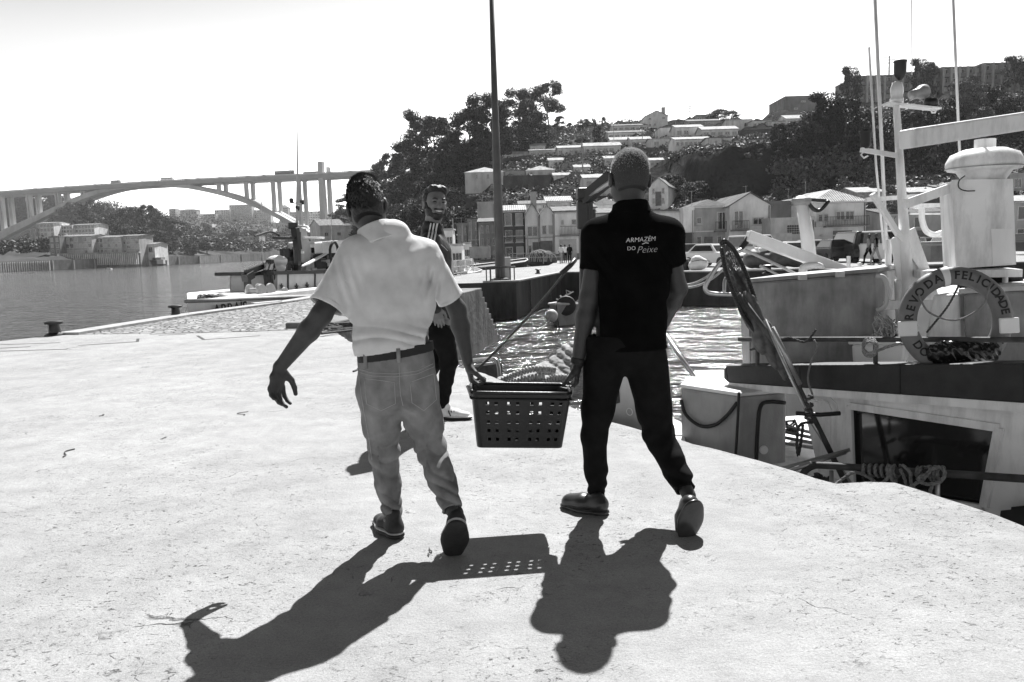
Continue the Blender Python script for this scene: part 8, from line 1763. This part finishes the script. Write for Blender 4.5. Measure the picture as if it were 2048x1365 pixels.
# ---------------------------------------------------------------- street lights, aerials and wires on the hill
def mast(u, y0, y1, D, label, r=.08, kind='plain', name='utility_pole', cat='pole'):
    a, b = W(u, y1, D), W(u-(y1-y0)*.03, y0, D); b.x = a.x; t = TH(name, label, cat, a, 'poles on the hillside'); t.part('pole', MB().tube([a-Vector((0, 0, 1)), b], [r, r*.6], 6), GREYP)
    if kind == 'lights':
        mb = MB()
        for i in range(6): an = i*1.05; mb.box(b+Vector((math.cos(an)*1.1, math.sin(an)*1.1, .1)), (.7, .5, .35), rz=an)
        t.part('floodlights', mb, DARK); t.part('ring', MB().tube([b+Vector((math.cos(i*.52)*1.1, math.sin(i*.52)*1.1, .3)) for i in range(13)], .08, 5), DARK)
    if kind == 'lattice':
        mb = MB()
        for z in (.62, .78, .93): mb.bar(a.lerp(b, z)-Vector((1.6, 0, 0)), a.lerp(b, z)+Vector((1.6, 0, 0)), .15, .15)
        t.part('cross_arms', mb, GREYP)
mast(1166, 284, 372, 150, 'street mast with a ring of floodlights behind the black derrick', .16, 'lights', 'floodlight_mast')
for (u, y0, y1, kd, lb) in ((1183, 268, 306, 'plain', 'utility pole at the left end of the long pale cottage row'), (1228, 250, 300, 'plain', 'utility pole left of the shaven head on the terrace'), (1264, 222, 262, 'plain', 'thin pole left of the tall gabled house'), (1285, 250, 296, 'plain', 'utility pole between the cottages above the shaven head'), (1351, 244, 276, 'plain', 'utility pole at the corner of the two-tone terrace house'), (1380, 212, 240, 'lattice', 'small lattice pylon on the skyline'), (1466, 238, 274, 'plain', 'utility pole with a transformer in the middle of the ridge'), (1243, 226, 252, 'plain', 'thin aerial on the bare skyline'),
                       (1778, 112, 150, 'lattice', 'lattice pylon behind the dark apartment block'), (870, 318, 352, 'plain', 'pale leaning trunk-like pole beside the square villa'), (802, 376, 410, 'plain', 'short street lamp on the left slope'), (1056, 470, 512, 'plain', 'lamp pole on the village street left'), (1216, 262, 300, 'plain', 'thin pole above the black derrick arm')):
    D_ = hilld(u, y1) if y1 < 500 else 80; mast(u, y0, y1, D_, lb, .10 if kd == 'plain' else .22, kd)
# ================================================================ labels that tell look-alike trees apart, by their order in the group
ORD = ['leftmost', 'second', 'third', 'fourth', 'fifth', 'sixth', 'seventh', 'eighth', 'ninth', 'tenth', 'eleventh', 'twelfth', 'thirteenth', 'fourteenth', 'fifteenth', 'sixteenth', 'seventeenth', 'eighteenth', 'nineteenth', 'twentieth', 'twenty-first', 'twenty-second', 'twenty-third', 'twenty-fourth', 'twenty-fifth', 'twenty-sixth', 'twenty-seventh', 'twenty-eighth', 'twenty-ninth', 'thirtieth']
from collections import defaultdict
bylab = defaultdict(list)
for o in bpy.data.objects:
    if o.parent is None and 'label' in o and o.type != 'CAMERA': bylab[o['label']].append(o)
SHORT = {'tall spreading eucalyptus': 'tall airy eucalyptus in the dark hill grove', 'lower dense dark': 'low dense tree under the tall eucalyptus grove', 'small solitary bushy': 'solitary bushy tree on the bare ridge', 'dark rounded tree': 'rounded tree behind the topmost ridge houses',
  'pale-leaved tree': 'pale tree on the slope under the apartment block', 'dense dark tree on the steep': 'dense dark tree on the slope under the apartment block', 'tree crown rising': 'tree crown behind the apartment block roof', 'dark bushy tree': 'dark bushy tree at the cliff foot', 'pale leafy tree behind the roofs': 'pale leafy tree behind the waterfront roofs',
  'dark round tree low': 'round tree low on the slope behind the smiling man', 'rounded sunlit bush': 'rounded bush on the dark cliff above the village', 'dark tree on the wooded': 'dark tree of the far bank wood under the bridge', 'small hazy tree': 'small hazy tree among the distant city buildings', 'small car on the bridge': 'small car on the bridge deck'}
for lab, os_ in bylab.items():
    if len(os_) < 2: continue
    sh = next((v for k, v in SHORT.items() if lab.startswith(k)), lab)
    os_.sort(key=lambda o: proj(o.matrix_world.translation if False else o.location)[0])
    for i, o in enumerate(os_): o['label'] = (ORD[i] + (' from the left, ' if i else ', ') + sh) if i < len(ORD) else lab
# drop tree prototypes nobody placed
for k, L_ in PROTO.items():
    for i, r in enumerate(L_):
        if (k, i) not in USED:
            for ch in list(r.children): bpy.data.objects.remove(ch)
            bpy.data.objects.remove(r)
for k, r in CP.items():
    if k not in CU:
        for ch in list(r.children_recursive): bpy.data.objects.remove(ch)
        bpy.data.objects.remove(r)

# ---------------------------------------------------------------- summer haze over the river
hz = MB(); hz.box((0, 1610, 70), (4900, 3500, 152)); o = hz.build('haze', bpy.data.materials.new('haze'), None); tag(o, 'thin pale summer haze over the river and hills', 'haze', kind='stuff')
hm = o.data.materials[0]; hm.use_nodes = True; N = hm.node_tree.nodes; N.remove(N['Principled BSDF']); pv = N.new('ShaderNodeVolumePrincipled'); pv.inputs['Color'].default_value = (.9, .9, .9, 1); pv.inputs['Density'].default_value = 0.00013; pv.inputs['Anisotropy'].default_value = 0.3
hm.node_tree.links.new(pv.outputs[0], N['Material Output'].inputs['Volume'])
